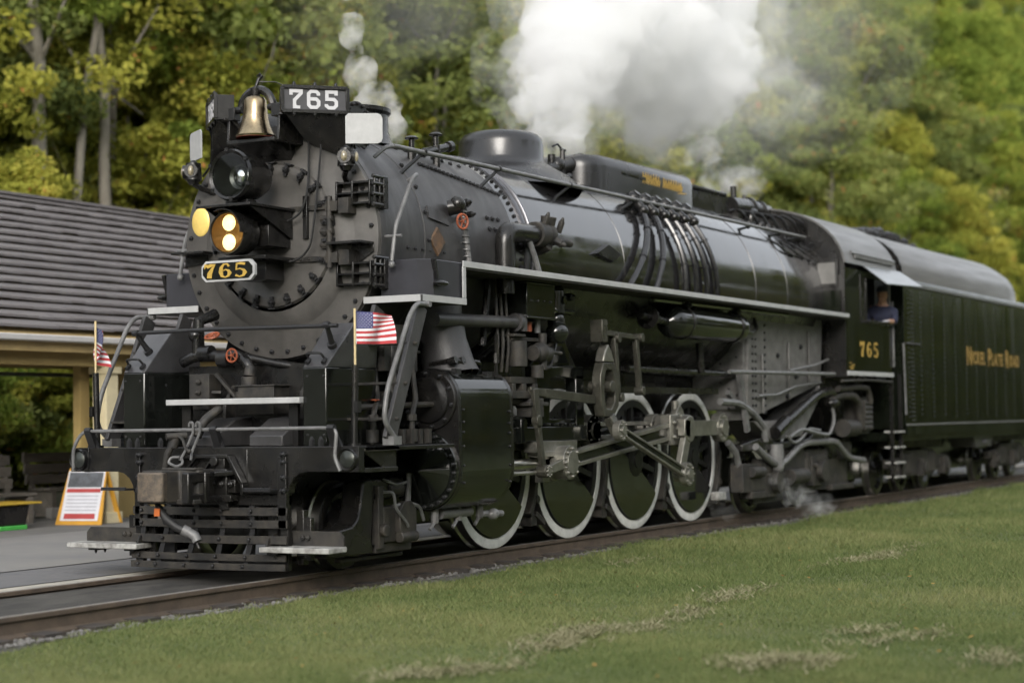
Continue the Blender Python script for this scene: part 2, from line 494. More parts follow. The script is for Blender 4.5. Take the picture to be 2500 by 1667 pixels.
b.box(-3.55, -3.40, -.13, .13, 3.50, 3.56)
b.prism([(-3.7, 3.475), (-3.0, 3.475), (-3.0, 3.20)], 'y', -.27, -.255); b.prism([(-3.7, 3.475), (-3.0, 3.475), (-3.0, 3.20)], 'y', .25, .265)
b.box(-3.02, -2.98, -.45, -.40, 3.2, 3.62)
part('headlight_shelf', b, M['black'], LOCO, bevel=.004)
ML = (-3.56, .02, 3.235)
b = MB()
b.lathe([(-.10, .185), (-.12, .205), (-.06, .215), (.14, .20), (.20, .12), (.21, 0)], ML, (1, 0, 0), 40)
b.box(-3.36, -2.98, -.24, .22, 3.12, 3.32)
b.box(-3.5, -3.0, -.30, .26, 2.985, 3.02)
b.box(-3.30, -3.0, -.16, .14, 2.80, 3.0)
b.cyl((-3.3, -.2, 3.36), (-3.3, .2, 3.36), .03, n=8)
o = part('oscillating_light', b, M['black'], LOCO, bevel=.004)
b = MB()
prof = [(-.06, .218), (-.20, .222), (-.20, .214), (-.06, .21)]
b.lathe(prof, ML, (1, 0, 0), 20, a0=PI * 1.36, a1=PI * 2.02)
part('hood', b, M['black'], o)
b = MB(); b.lathe([(-.105, .185), (-.02, .16), (.05, .10), (.06, 0)], ML, (1, 0, 0), 32); part('reflector', b, M['amber'], o)
for zz in (.093, -.093):
    b = MB(); b.lathe([(-.085, .078), (-.10, .06), (-.105, 0)], (ML[0], ML[1] - .012, ML[2] + zz), (1, 0, 0), 28)
    part('lamp', b, M['lit'], o, label='lit yellow lamp')
b = MB()
b.lathe([(-.115, .185), (-.118, 0)], ML, (1, 0, 0), 32); part('lens', b, M['glass'], o)
b = MB(); b.sph((-3.73, .285, 3.345), .125, 24, 12, (.16, .85, 1.12)); part('side_visor', b, M['visorlit'], o, label='side visor coloured gold as if lit by the lamps')
# number plate
b = MB()
def octo(y0, y1, z0, z1, c): return [(y0 + c, z0), (y1 - c, z0), (y1, z0 + c), (y1, z1 - c), (y1 - c, z1), (y0 + c, z1), (y0, z1 - c), (y0, z0 + c)]
b.prism(octo(-.335, .29, 2.765, 2.965, .05), 'x', -3.72, -3.68)
npl = part('number_plate', b, M['white'], LOCO, bevel=.003)
b = MB(); b.prism(octo(-.313, .268, 2.787, 2.943, .045), 'x', -3.727, -3.715); part('plate_field', b, M['gloss'], npl)
b = MB(); numerals(b, '765', (-3.727, .250, 2.795), (0, -1, 0), (0, 0, 1), (-1, 0, 0), .145, 1.24, .006, 'roman', wf=1.42); part('numerals', b, M['gold'], npl, smooth=0)

# ---- bell in its yoke
BL = (-3.20, .02, 4.22)
b = MB()
b.lathe([(-.02, .192), (0, .198), (.035, .178), (.09, .150), (.17, .128), (.26, .116), (.345, .110), (.375, .092), (.39, .055), (.393, 0)], BL, (0, 0, 1), 40)
bell = part('bell', b, M['brass'], LOCO)
b = MB(); b.lathe([(-.022, .194), (.01, .172), (.10, .138), (.30, .10), (.33, 0)], BL, (0, 0, 1), 32); part('bell_inside', b, M['bellred'], bell)
b = MB(); b.cyl((BL[0], BL[1], BL[2] + .1), (BL[0], BL[1], BL[2] + .3), .012, n=6); b.sph((BL[0], BL[1], BL[2] + .07), .035, 8, 6); part('clapper', b, M['bolt'], bell)
b = MB()
pts = arc((BL[1], BL[2] + .27),   .19, 0, 180, 16, 'yz', BL[0] + .03)
b.tube(pts, .042, 8)
b.cyl((BL[0], -.30, BL[2] + .27), (BL[0], -.14, BL[2] + .27), .035, n=10); b.cyl((BL[0], .18, BL[2] + .27), (BL[0], .34, BL[2] + .27), .035, n=10)
b.box(BL[0] - .05, BL[0] + .05, .24, .36, BL[2] + .17, BL[2] + .29); b.box(BL[0] - .05, BL[0] + .05, -.32, -.20, BL[2] + .17, BL[2] + .29)
b.cyl((BL[0], BL[1], BL[2] + .36), (BL[0], BL[1], BL[2] + .47), .04, .05, n=10)
b.tube([(BL[0], BL[1], BL[2] + .46), (BL[0] + .03, BL[1] - .02, BL[2] + .56), (BL[0] + .05, BL[1] - .05, BL[2] + .60)], .02, 6)
b.cyl((BL[0] - .03, BL[1] - .08, BL[2] + .60), (BL[0] + .06, BL[1] + .02, BL[2] + .60), .012, n=6)
b.tube([(BL[0], -.02, BL[2] + .53), (BL[0] + .1, -.15, BL[2] + .53), (BL[0] + .25, -.30, BL[2] + .44)], .008, 5)
b.bar((BL[0], .30, BL[2] + .18), (-2.95, .16, 4.10), .05, .04); b.bar((BL[0], -.27, BL[2] + .18), (-2.95, -.2, 4.10), .05, .04)
b.box(-3.30, -2.6, -.27, .30, 4.145, 4.18); b.prism([(-3.24, 4.145), (-2.7, 4.145), (-2.7, 3.95), (-2.86, 3.98)], 'y', -.20, .23)
b.prism([(-3.24, 4.4), (-2.9, 4.4), (-2.75, 4.15), (-3.26, 4.15)], 'y', -.30, -.27); b.prism([(-3.24, 4.4), (-2.9, 4.4), (-2.75, 4.15), (-3.26, 4.15)], 'y', .30, .33)
part('bell_yoke', b, M['black'], LOCO, bevel=.004)

# ---- number boards, angled to the sides
def number_board(sy):
    a = math.radians(45)
    en = Vector((-math.cos(a), sy * math.sin(a), 0))
    p0 = Vector((-3.33, sy * .39, 0)); e_ = Vector((math.sin(a), sy * math.cos(a), 0)) * .64
    c = p0 + e_ * .5 + Vector((0, 0, 4.53))
    ex = (e_ if sy < 0 else -e_).normalized()
    ez = Vector((0, 0, 1))
    W, H, Dp = .64, .235, .17
    o0 = c - ex * W / 2 - ez * H / 2
    b = MB()
    vs = []
    for q in (0, -Dp):
        for (i, j) in ((0, 0), (1, 0), (1, 1), (0, 1)):
            vs.append(o0 + ex * W * i + ez * H * j + en * q)
    b.add(vs, [(0, 1, 2, 3), (4, 7, 6, 5), (0, 4, 5, 1), (1, 5, 6, 2), (2, 6, 7, 3), (3, 7, 4, 0)])
    for (i0, j0, i1, j1) in ((0, 0, 1, 0), (1, 0, 1, 1), (1, 1, 0, 1), (0, 1, 0, 0)):
        b.bar(o0 + ex * W * i0 + ez * H * j0 + en * .012, o0 + ex * W * i1 + ez * H * j1 + en * .012, .034, .034, en)
    for i in (.18, .5, .82):
        for j in (-.06, 1.06): b.bolt(o0 + ex * W * i + ez * H * j + en * .01, ez * (1 if j > 0 else -1), .02, .04, 6)
    o = part('number_board', b, M['black'], LOCO, bevel=.003)
    b = MB(); b.add([o0 + ex * W * i + ez * H * j + en * .006 for i, j in ((.03, .08), (.97, .08), (.97, .92), (.03, .92))], [(0, 1, 2, 3)]); part('board_face', b, M['nbface'], o, smooth=0)
    b = MB(); numerals(b, '765', o0 + ex * .075 + ez * .024 + en * .008, ex, ez, en, .188, .92, .006, 'block', .175); part('numerals', b, M['silver'], o, smooth=0)
    return o0, ex, ez, en
for sy in (-1, 1): number_board(sy)
for sy in (-1, 1):
    b = MB()
    p0 = Vector((-3.33, sy * .39, 4.40)); e_ = Vector((math.sin(math.radians(45)), sy * math.cos(math.radians(45)), 0)) * .64
    nb_ = Vector((.707, -sy * .707, 0)) * .16
    b.add([p0, p0 + e_, p0 + e_ + nb_, p0 + nb_, p0 + Vector((0, 0, .014)), p0 + e_ + Vector((0, 0, .014)), p0 + e_ + nb_ + Vector((0, 0, .014)), p0 + nb_ + Vector((0, 0, .014))],
          [(0, 1, 2, 3), (4, 5, 6, 7), (0, 1, 5, 4), (1, 2, 6, 5), (2, 3, 7, 6), (3, 0, 4, 7)])
    for t, q in ((.04, .22), (.36, .42), (.66, .62), (.97, .80)):
        b.bar(p0 + e_ * t + nb_ * .3, Vector((-2.74, sy * q, 4.40 - q * .40)), .025, .10, (0, sy, 0))
    b.prism([(sy * .42, 4.38), (sy * .86, 4.38), (sy * .84, 3.98), (sy * .42, 4.22)], 'x', -2.80, -2.78)
    b.add([p0 + e_ * .04 + nb_ * .15, p0 + e_ * .98 + nb_ * .15, p0 + e_ * .98 + nb_, p0 + e_ * .04 + nb_, (-2.87, sy * .36, 4.16), (-2.87, sy * .84, 3.96), (-2.70, sy * .84, 4.0), (-2.70, sy * .36, 4.2)],
          [(0, 1, 2, 3), (4, 5, 6, 7), (0, 1, 5, 4), (1, 2, 6, 5), (2, 3, 7, 6), (3, 0, 4, 7)])
    part('board_bracket', b, M['black'], LOCO, bevel=.004)
# white classification flag plates
b = MB()
for sy in (-1, 1):
    b = MB()
    z0, z1, x0, x1 = 4.10, 4.395, 0, .36
    r = .05
    pl = [(x0, z0), (x1 - r, z0), (x1 - r * .3, z0 + r * .3), (x1, z0 + r), (x1, z1 - r), (x1 - r * .3, z1 - r * .3), (x1 - r, z1), (x0 + .03, z1), (x0, z1 - .03)]
    b.prism(pl, 'y', -.008, .008)
    o = part('flag_plate', b, M['white'], LOCO, bevel=.002, label='white metal flag plate on the smokebox shoulder')
    o.location = (-2.96, sy * .87, 0); o.rotation_euler = (0, 0, sy * math.radians(56))
# marker lights on the shoulders
for sy in (-1, 1):
    mx, my, zc = -3.03, sy * .92, 3.955
    b = MB()
    b.cyl((mx, my, zc - .085), (mx, my, zc + .085), .085, .075, n=20)
    b.cyl((mx, my, zc + .085), (mx, my, zc + .115), .05, .02, n=12)
    b.cyl((mx, my, zc - .13), (mx, my, zc - .085), .045, .07, n=12)
    b.tube([(mx, my, zc - .12), (mx + .06, my - sy * .06, zc - .17), (-2.80, my - sy * .14, zc - .22)], .028, 8)
    o = part('marker_light', b, M['black'], LOCO)
    for an in (203, 203 - sy * 82):
        dx, dy = math.cos(math.radians(an)), math.sin(math.radians(an))
        d = MB(); d.cyl((mx + dx * .06, my + dy * .06, zc), (mx + dx * .105, my + dy * .105, zc), .068, n=20)
        part('lamp_rim', d, M['black'], o)
        d = MB(); d.sph((mx + dx * .095, my + dy * .095, zc), .054, 16, 10, (.6, .6, 1)); part('lens', d, M['lens'], o)
# wires hanging across the front
for pts in ([(-2.9, -.40, 4.20), (-3.0, -.46, 3.75), (-3.06, -.47, 3.58), (-3.08, -.41, 3.43), (-3.09, -.24, 3.36), (-3.10, -.03, 3.46), (-3.25, .08, 3.60)],
            [(-2.9, -.58, 4.40), (-2.98, -.57, 3.85), (-3.07, -.57, 3.35), (-3.08, -.53, 3.11), (-3.08, -.41, 3.0), (-3.10, -.25, 2.97), (-3.14, -.04, 3.10)],
            [(-2.9, .60, 4.16), (-3.1, .48, 4.02), (-3.4, .26, 3.86), (-3.45, .22, 3.72)], [(-2.8, .98, 3.94), (-2.9, .80, 4.02), (-3.0, .7, 4.16)]):
    b = MB(); b.tube(bend(pts, .12, 4), .012, 6); part('cable', b, M['rubber'], LOCO)

# ---- long boiler handrail with its posts
xs = [-2.25, -1.70, -.12, 1.62, 3.45, 5.35, 7.4, 8.7, 9.6]
b = MB(); b.tube([(-2.30, -1.0, 4.15), (0, -1.0, 4.165), (9.8, -1.02, 4.20)], .025, 10); b.tube([(-2.30, -1.0, 4.15), (-2.42, -.98, 4.12), (-2.5, -.9, 4.02)], .022, 8)
hr = part('handrail', b, M['pipe'], LOCO, label='long light grey handrail along the boiler')
for x in xs[1:]:
    b = MB()
    r = 1.17 if x < 0 else 1.2 + .018 * x
    dx = -.38 if x < 0 else -.30
    y2 = .86; z2 = ZC + math.sqrt(max(.1, r * r - y2 * y2)) - .02
    b.cyl((x + dx, -y2 - .02, z2 - .12), (x, -1.0, 4.165), .024, .018, n=8)
    b.sph((x, -1.0, 4.17), .036, 10, 6); b.cyl((x + dx, -y2 + .03, z2 - .14), (x + dx, -y2 - .03, z2 - .11), .05, n=10)
    part('rail_post', b, M['bolt'], hr)
# grab rail on the smokebox side
for sy in (-1, 1):
    b = MB()
    b.tube(bend([(-2.22, sy * 1.12, 3.80), (-2.26, sy * 1.26, 3.86), (-2.40, sy * 1.28, 3.80), (-2.72, sy * 1.28, 3.30), (-2.80, sy * 1.28, 2.95)], .07), .021, 8)
    b.sph((-2.80, sy * 1.28, 2.92), .035, 10, 6)
    b.cyl((-2.74, sy * 1.12, 3.2), (-2.74, sy * 1.36, 3.2), .016, n=8)
    part('grab_rail', b, M['pipe'], LOCO)
# rivets, bolts and small fittings on the smokebox
b = MB()
def on_boiler(x, deg, r): return Vector((x, -r * math.cos(math.radians(deg)), ZC + r * math.sin(math.radians(deg)))), Vector((0, -math.cos(math.radians(deg)), math.sin(math.radians(deg))))
for d in range(-20, 96, 7):
    p_, n_ = on_boiler(-1.92, d, 1.168); 
    if d % 14 == 1: b.bolt(p_, n_, .024, .03)
for d in range(-10, 100, 4):
    p_, n_ = on_boiler(.04, d, 1.178); b.bolt(p_, n_, .022, .028)
for k in range(22):
    p_, n_ = on_boiler(-1.45 + k * .066, 48 - k * .6, 1.168); b.bolt(p_, n_, .024, .03)
for k in range(9):
    p_, n_ = on_boiler(-1.6 + k * .15, 66 - k * 1.2, 1.168); b.bolt(p_, n_, .024, .03)
for i in range(3):
    for j in range(2):
        p_, n_ = on_boiler(-.62 + i * .12, 18 - j * 6, 1.172); b.bolt(p_, n_, .026, .03)
for k in range(6):
    p_, n_ = on_boiler(-2.3 + k * .14, -4, 1.16); b.bolt(p_, n_, .018, .02)
part('rivets', b, M['bolt'], LOCO, kind='stuff')
# builder's diamond plate
p_, n_ = on_boiler(-1.74, 1, 1.165)
b = MB(); e1 = Vector((1, 0, 0)); e2 = n_.cross(e1); 
b.add([p_ + n_ * .012 + e1 * .14, p_ + n_ * .012 + e2 * .14, p_ + n_ * .012 - e1 * .14, p_ + n_ * .012 - e2 * .14, p_ + e1 * .15 - n_ * .01, p_ + e2 * .15 - n_ * .01, p_ - e1 * .15 - n_ * .01, p_ - e2 * .15 - n_ * .01],
      [(0, 1, 2, 3), (4, 5, 1, 0), (5, 6, 2, 1), (6, 7, 3, 2), (7, 4, 0, 3)])
part('builder_plate', b, M['rust'], LOCO, smooth=0)
b = MB(); p_, n_ = on_boiler(-1.70, 14, 1.17)
b.bar(p_ + Vector((-.18, 0, .03)), p_ + Vector((.22, 0, -.02)), .02, .13, n_.cross(Vector((1, 0, 0)))); part('small_plate', b, M['graphite'], LOCO)
# valve with red wheel and its pipe on the smokebox side
b = MB()
b.cyl((-1.46, -1.13, 3.60), (-1.40, -1.24, 3.62), .085, .075, n=16); b.sph((-1.42, -1.22, 3.64), .085, 12, 8); b.bolt((-1.2, -1.17, 3.66), (0, -1, .3), .045, .1); b.bolt((-1.16, -1.19, 3.55), (0, -1, .1), .035, .1)
b.cyl((-1.30, -1.22, 3.62), (-1.30, -1.22, 3.54), .04, n=10)
part('stop_valve', b, M['black'], LOCO)
b = MB(); b.tube([(-1.32, -1.22, 3.62), (-1.28, -1.225, 3.4), (-1.24, -1.23, 3.2), (-1.22, -1.24, 2.98)], .03, 8)
for z in (3.56, 3.50, 3.44, 3.38, 3.31, 3.24, 3.17, 3.10): b.cyl((-1.32 + (3.6 - z) * .16, -1.225, z), (-1.32 + (3.6 - z) * .16 + .002, -1.225, z + .015), .042, n=10)
part('wrapped_pipe', b, M['pipe'], LOCO)
def handwheel(name, c, d, r, m, parent):
    b = MB(); c = Vector(c); d, u, v = perp(d)
    pts = [c + (u * math.cos(q) + v * math.sin(q)) * r for q in (2 * PI * k / 18 for k in range(19))]
    b.tube(pts, r * .17, 6, False)
    for k in range(5):
        q = 2 * PI * k / 5; b.cyl(c, c + (u * math.cos(q) + v * math.sin(q)) * r, r * .09, n=5)
    b.cyl(c - d * r * .4, c + d * r * .2, r * .2, n=8)
    return part(name, b, m, parent)
handwheel('valve_wheel', (-1.46, -1.30, 3.45), (-.3, -1, 0), .075, M['valve'], LOCO)

# ---- top of the smokebox: stack, feedwater heater, inlets
b = MB()
b.lathe([(0, .50), (.06, .44), (.16, .405), (.33, .40), (.36, .43), (.40, .43), (.40, .33), (.10, .33)], (-1.55, 0, 4.30), (0, 0, 1), 40)
part('smoke_stack', b, M['black'], LOCO)
b = MB()
b.cyl((-2.42, -.62, 4.36), (-2.42, .62, 4.36), .22, n=28); b.cyl((-2.42, -.66, 4.36), (-2.42, -.62, 4.36), .25, n=28); b.cyl((-2.42, .62, 4.36), (-2.42, .66, 4.36), .25, n=28)
for k in range(16):
    a = 2 * PI * k / 16
    for y, s_ in ((-.66, -1), (.66, 1)): b.bolt((-2.42 + .225 * math.cos(a), y, 4.36 + .225 * math.sin(a)), (0, s_, 0), .02, .03)
part('feedwater_heater', b, M['black'], LOCO)
b = MB()
for x, z in ((-1.46, 4.36), (-.97, 4.46)):
    b.cyl((x, -.70, z - .16), (x, -.70, z), .03, n=10); b.lathe([(-.012, 0), (-.012, .07), (.0, .075), (.02, .05), (.03, 0)], (x, -.70, z), (0, 0, 1), 16); b.cyl((x, -.7, z - .2), (x, -.7, z - .12), .045, n=10)
b.cyl((-1.3, -.72, 4.22), (-.66, -.68, 4.37), .045, n=12); b.cyl((-.70, -.685, 4.36), (-.62, -.68, 4.38), .06, n=12)
b.cyl((-1.5, -.72, 4.0), (-1.5, -.72, 4.25), .04, n=8); b.cyl((-.97, -.71, 4.0), (-.97, -.71, 4.34), .04, n=8)
part('air_inlets', b, M['black'], LOCO)
# ---- round steam dome, whistle behind it
b = MB()
b.lathe([(-.26, 1.0), (-.10, .82), (-.01, .66), (.06, .55), (.12, .52), (.30, .515), (.36, .50), (.41, .455), (.44, .38), (.45, .2), (.453, 0)], (1.76, 0, 4.44), (0, 0, 1), 64)
part('steam_dome', b, M['dome'], LOCO)
b = MB()
b.cyl((2.62, -.10, 4.52), (3.45, -.22, 4.70), .085, .10, n=16); b.cyl((3.38, -.21, 4.68), (3.50, -.225, 4.71), .13, n=16); b.cyl((2.85, -.13, 4.45), (2.85, -.13, 4.75), .05, n=10)
b.sph((2.95, -.15, 4.62), .11, 12, 8); b.cyl((2.6, -.3, 4.38), (3.0, -.3, 4.47), .05, n=10); b.cyl((3.1, -.16, 4.6), (3.1, -.16, 4.84), .035, n=8); b.cyl((3.04, -.16, 4.84), (3.18, -.16, 4.84), .015, n=6)
b.tube([(2.9, -.12, 4.86), (3.0, -.14, 4.9), (3.1, -.14, 4.86)], .014, 6)
b.cyl((3.0, -.15, 4.35), (3.0, -.15, 4.6), .09, n=12)
part('whistle', b, M['black'], LOCO)
# ---- long sand dome
b = MB()
def sect(x, w, zt, r):
    pts = []
    zb = 4.15
    pts.append((x, -w, zb))
    for k in range(7):
        a = PI - (PI / 2) * k / 6
        pts.append((x, -w + r + r * math.cos(a), zt - r + r * math.sin(a)))
    for k in range(7):
        a = PI / 2 - (PI / 2) * k / 6
        pts.append((x, w - r + r * math.cos(a), zt - r + r * math.sin(a)))
    pts.append((x, w, zb))
    return pts
secs = [sect(3.22, .20, 4.70, .1), sect(3.24, .34, 4.76, .14), sect(3.34, .46, 4.80, .16), sect(3.6, .54, 4.82, .17), sect(6.40, .54, 4.86, .17), sect(6.47, .52, 4.855, .16), sect(6.50, .48, 4.83, .14)]
n = len(secs[0]); vs = [q for s_ in secs for q in s_]
fs = [(i * n + k, i * n + k + 1, (i + 1) * n + k + 1, (i + 1) * n + k) for i in range(len(secs) - 1) for k in range(n - 1)]
fs += [tuple(range(n)), tuple(range((len(secs) - 1) * n, len(secs) * n))[::-1]]
b.add(vs, fs)
sd = part('sand_dome', b, M['dome'], LOCO)
b = MB()
for x, z in ((4.0, 4.83), (4.9, 4.84), (5.9, 4.86)):
    b.cyl((x, .1, z - .03), (x, .1, z + .03), .20, n=20); b.box(x - .06, x + .06, .04, .16, z + .02, z + .07)
b.bar((4.05, -.545, 4.62), (4.8, -.545, 4.62), .02, .03)
part('sand_hatch', b, M['black'], sd)
# faded gold script on the dome: a run of small pen strokes with a flourish under it
b = MB()
rr = random.Random(5)
ax = ((1, 0, 0), (0, 0, 1), (0, -1, 0))
x = 4.72
while x < 6.05:
    if 5.27 < x < 5.37: x = 5.40
    hgt = .12 + .02 * rr.random()
    b.ribbon([(x, 4.56), (x + .02, 4.56 + hgt), (x + .045, 4.57), (x + .075, 4.56 + hgt * rr.uniform(.6, .95))], [.012, .024, .02, .012], ax, (0, -.5405, 0), .003)
    x += .085
b.ribbon([(5.9, 4.535), (6.05, 4.545), (6.22, 4.56)], [.008, .02, .008], ax, (0, -.5405, 0), .003)
part('gold_script', b, M['gold'], sd, smooth=0)
# ---- turret, generators and pop valves ahead of the cab
b = MB()
b.prism([(6.9, 4.42), (6.95, 4.72), (8.35, 4.80), (8.5, 4.45)], 'y', -.30, .30); b.box(7.0, 8.3, -.33, .33, 4.74, 4.80)
part('turret_cover', b, M['black'], LOCO, bevel=.02)
b = MB()
b.cyl((8.55, -.25, 4.62), (9.3, -.25, 4.66), .155, n=24); b.cyl((9.3, -.25, 4.66), (9.36, -.25, 4.665), .18, n=24); b.cyl((9.36, -.25, 4.66), (9.75, -.25, 4.67), .14, n=24)
b.cyl((9.75, -.25, 4.67), (9.8, -.25, 4.67), .165, n=24); b.lathe([(0, .15), (.35, .145), (.48, .10), (.52, 0)], (9.8, -.25, 4.65), (1, 0, .0), 24)
b.cyl((8.75, -.25, 4.7), (8.75, -.25, 4.95), .05, n=10); b.cyl((9.2, -.25, 4.75), (9.2, -.25, 4.86), .03, n=8)
b.box(8.5, 10.2, -.42, -.1, 4.42, 4.52)
part('turbo_generator', b, M['black'], LOCO)
b = MB()
for x, y, h in ((8.45, .05, 4.9), (8.6, .3, 4.86), (7.2, .35, 4.9)):
    b.cyl((x, y, 4.4), (x, y, h - .1), .07, n=12); b.cyl((x, y, h - .1), (x, y, h), .09, .06, n=12)
part('safety_valve', b, M['black'], LOCO)
b = MB()
for k in range(7):
    yy = -.35 - .09 * k; xx = 8.5 + .22 * k
    b.tube(bend([(xx, yy + .1, 4.55), (xx + .1, yy - .05, 4.58 - .02 * k), (xx + .35, yy - .12, 4.40 - .05 * k), (10.4, yy - .15, 4.36 - .06 * k)], .1), .022, 6)
for k in range(5): b.sph((8.9 + .25 * k, -.62 - .02 * k, 4.34 - .015 * k), .06, 10, 6)
b.tube(arc((9.0, 4.45), .14, 40, 200, 8, 'xz', -.48), .035, 8)
part('turret_pipes', b, M['black'], LOCO)
b = MB(); b.sph((10.55, -.50, 4.50), .13, 16, 10, (1.3, .9, .55)); part('polished_cover', b, M['steel'], LOCO)
b = MB(); b.prism([(-.5 , 4.0), (-.3, 4.28), (-.62, 4.02)], 'x', 9.0, 9.02)
for k in range(4): b.tube(bend([(8.2 + .5 * k, -.92, 4.1), (8.35 + .5 * k, -1.1, 3.98), (8.55 + .5 * k, -1.13, 3.9), (8.9 + .5 * k, -1.15, 3.84)], .08), .018, 6)
part('small_pipes', b, M['black'], LOCO)
# oil distributor row and its pipes down the jacket
for i in range(6):
    x = 3.55 + i * .33
    b = MB()
    p0, n0 = on_boiler(x, 47, 1.30)
    b.sph(p0 + n0 * .06, .10, 12, 8); b.cyl(p0 - n0 * .05, p0 + n0 * .16, .055, n=10); b.cyl(p0 + n0 * .02 + Vector((-.12, 0, 0)), p0 + n0 * .02 + Vector((.12, 0, 0)), .035, n=8)
    p1, n1 = on_boiler(x, 38, 1.31); b.cyl(p0 + n0 * .05, p1 + n1 * .06, .06, .05, n=10); b.sph(p1 + n1 * .05, .07, 10, 6)
    part('sand_trap', b, M['black'], LOCO)
    b = MB()
    lean = (-1.0, -.55, .06, .10, .14, .18)[i]
    pts = []
    for k in range(9):
        t = k / 8
        q, nq = on_boiler(x + lean * t ** 1.2, 37 - 46 * t, 1.285 + .02 * i * 0)
        pts.append(q + nq * .05)
    b.tube(pts, .042 if i < 2 else .036, 8)
    for k in (2, 5): b.cyl(pts[k] - (pts[k + 1] - pts[k]).normalized() * .012, pts[k] + (pts[k + 1] - pts[k]).normalized() * .012, .052, n=10)
    part('sand_pipe', b, M['dome'], LOCO)
# square inspection cover
b = MB(); p_, n_ = on_boiler(2.1, 8, 1.24)
b.add([p_ + n_ * .05 + Vector(q) for q in ((-.34, 0, -.03), (.1, -.0, -.10), (.34, 0, .0), (-.02, 0, .09))] + [p_ - n_ * .03 + Vector(q) for q in ((-.36, 0, -.03), (.1, 0, -.12), (.36, 0, 0), (-.02, 0, .11))],
      [(0, 1, 2, 3), (4, 5, 1, 0), (5, 6, 2, 1), (6, 7, 3, 2), (7, 4, 0, 3)]); part('inspection_cover', b, M['black'], LOCO, smooth=0)
# check valve with its big bent pipe
b = MB()
b.tube(bend([(-.62, -1.33, 2.75), (-.62, -1.33, 3.42), (.1, -1.33, 3.44), (.2, -1.30, 3.44)], .14, 7), .105, 14)
part('feed_pipe', b, M['black'], LOCO)
b = MB()
b.cyl((.05, -1.33, 3.44), (.25, -1.33, 3.45), .14, n=14); b.sph((.36, -1.30, 3.46), .15, 14, 10, (1.2, 1, 1)); b.cyl((.36, -1.32, 3.45), (.36, -1.36, 3.66), .07, .09, n=12); b.cyl((.5, -1.32, 3.42), (.92, -1.34, 3.40), .06, .045, n=10)
b.bolt((.2, -1.4, 3.58), (0, -.4, 1), .04, .12); b.bolt((.55, -1.4, 3.55), (0, -.4, 1), .04, .12); b.bolt((.4, -1.44, 3.38), (0, -1, -.5), .05, .12)
b.cyl((.3, -1.2, 3.3), (.3, -1.38, 3.36), .09, n=12); b.box(.12, .6, -1.32, -1.2, 3.36, 3.5)
part('check_valve', b, M['dirty'], LOCO, bevel=.008)
b = MB(); b.tube([(-.12, -1.36, 3.36), (-.04, -1.38, 3.2), (.04, -1.40, 3.0)], .032, 8); part('drain_pipe', b, M['pipe'], LOCO)
# ================================================================ front end below the boiler
# ---- pilot beam
b = MB()
pr = [(1.66, 1.20), (1.66, .97), (1.10, .97)] + [(1.10 - .20 * math.sin(t), .97 - .20 * (1 - math.cos(t))) for t in (.4, .8, 1.2, 1.57)] + [(.88, .77)]
poly = pr + [(.80, .765), (-.80, .765)] + [(-y, z) for y, z in reversed(pr)]
b.prism(poly, 'x', -4.0, -3.90)
b.box(-3.92, -3.86, -1.66, 1.66, 1.17, 1.20)
b.box(-4.004, -3.9, -.445, -.425, .78, 1.18)
bm_ = part('pilot_beam', b, M['black'], LOCO, bevel=.008)
b = MB(); b.box(-3.90, -2.2, -1.28, 1.28, 1.14, 1.195); b.box(-3.9, -3.3, -1.66, -1.28, 1.15, 1.19); b.box(-3.9, -3.3, 1.28, 1.66, 1.15, 1.19)
part('front_deck', b, M['dirty'], LOCO, bevel=.004)
b = MB()
for y in (-.86, .80, -.87, .81):
    for z in (1.06, .92, .80, 1.13): b.bolt((-4.02, y, z), (-1, 0, 0), .03, .045)
for y, z in ((1.0, 1.22), (.62, 1.22), (-1.12, 1.22), (-1.22, 1.22), (.9, 1.22)): b.bolt((-3.94, y, z), (0, 0, 1), .028, .07)
part('beam_bolts', b, M['bolt'], bm_, kind='stuff')
# lamps let into the beam ends
for sy in (-1, 1):
    b = MB(); b.lathe([(-.02, .075), (-.05, .098), (-.02, .108), (.05, .10)], (-4.0, sy * 1.56, 1.085), (1, 0, 0), 28); b.box(-4.01, -3.99, sy * 1.56 - .11, sy * 1.56 + .11, .97, 1.2)
    o = part('ditch_light', b, M['black'], LOCO, bevel=.002)
    b = MB(); b.lathe([(-.03, .078), (-.045, .05), (-.05, 0)], (-4.0, sy * 1.56, 1.085), (1, 0, 0), 24); part('lens', b, M['bowl'], o)
# ---- pilot: slats on upright straps
PIL = part('pilot', MB().box(-3.97, -3.93, -.885, .885, .66, .76), M['black'], LOCO, bevel=.005)
for sy in (-1, 1): part('pilot_post', MB().box(-3.99, -3.93, sy * .80, sy * .885, .07, .80).box(-4.03, -3.985, sy * .80, sy * .865 - (.03 if sy < 0 else 0), .45, 1.11), M['black'], PIL, bevel=.005)
slz = [(.572, .648), (.458, .532), (.315, .39), (.158, .222), (.074, .136)]
for i, (z0, z1) in enumerate(slz):
    b = MB(); xo = -4.03 - .012 * max(0, i - 1)
    n = 8
    vs = []
    for k in range(n + 1):
        y = -.90 + 1.785 * k / n
        sag = -.006 * (1 - (y / .9) ** 2)
        for x in (xo, xo + .022):
            for z in (z0, z1): vs.append((x, y, z + sag))
    fs = []
    for k in range(n):
        a = 4 * k
        fs += [(a, a + 4, a + 5, a + 1), (a + 2, a + 3, a + 7, a + 6), (a + 1, a + 5, a + 7, a + 3), (a, a + 2, a + 6, a + 4)]
    fs += [(0, 1, 3, 2), (4 * n, 4 * n + 2, 4 * n + 3, 4 * n + 1)]
    b.add(vs, fs)
    o = part('pilot_slat', b, M['dirty'], PIL, bevel=.003)
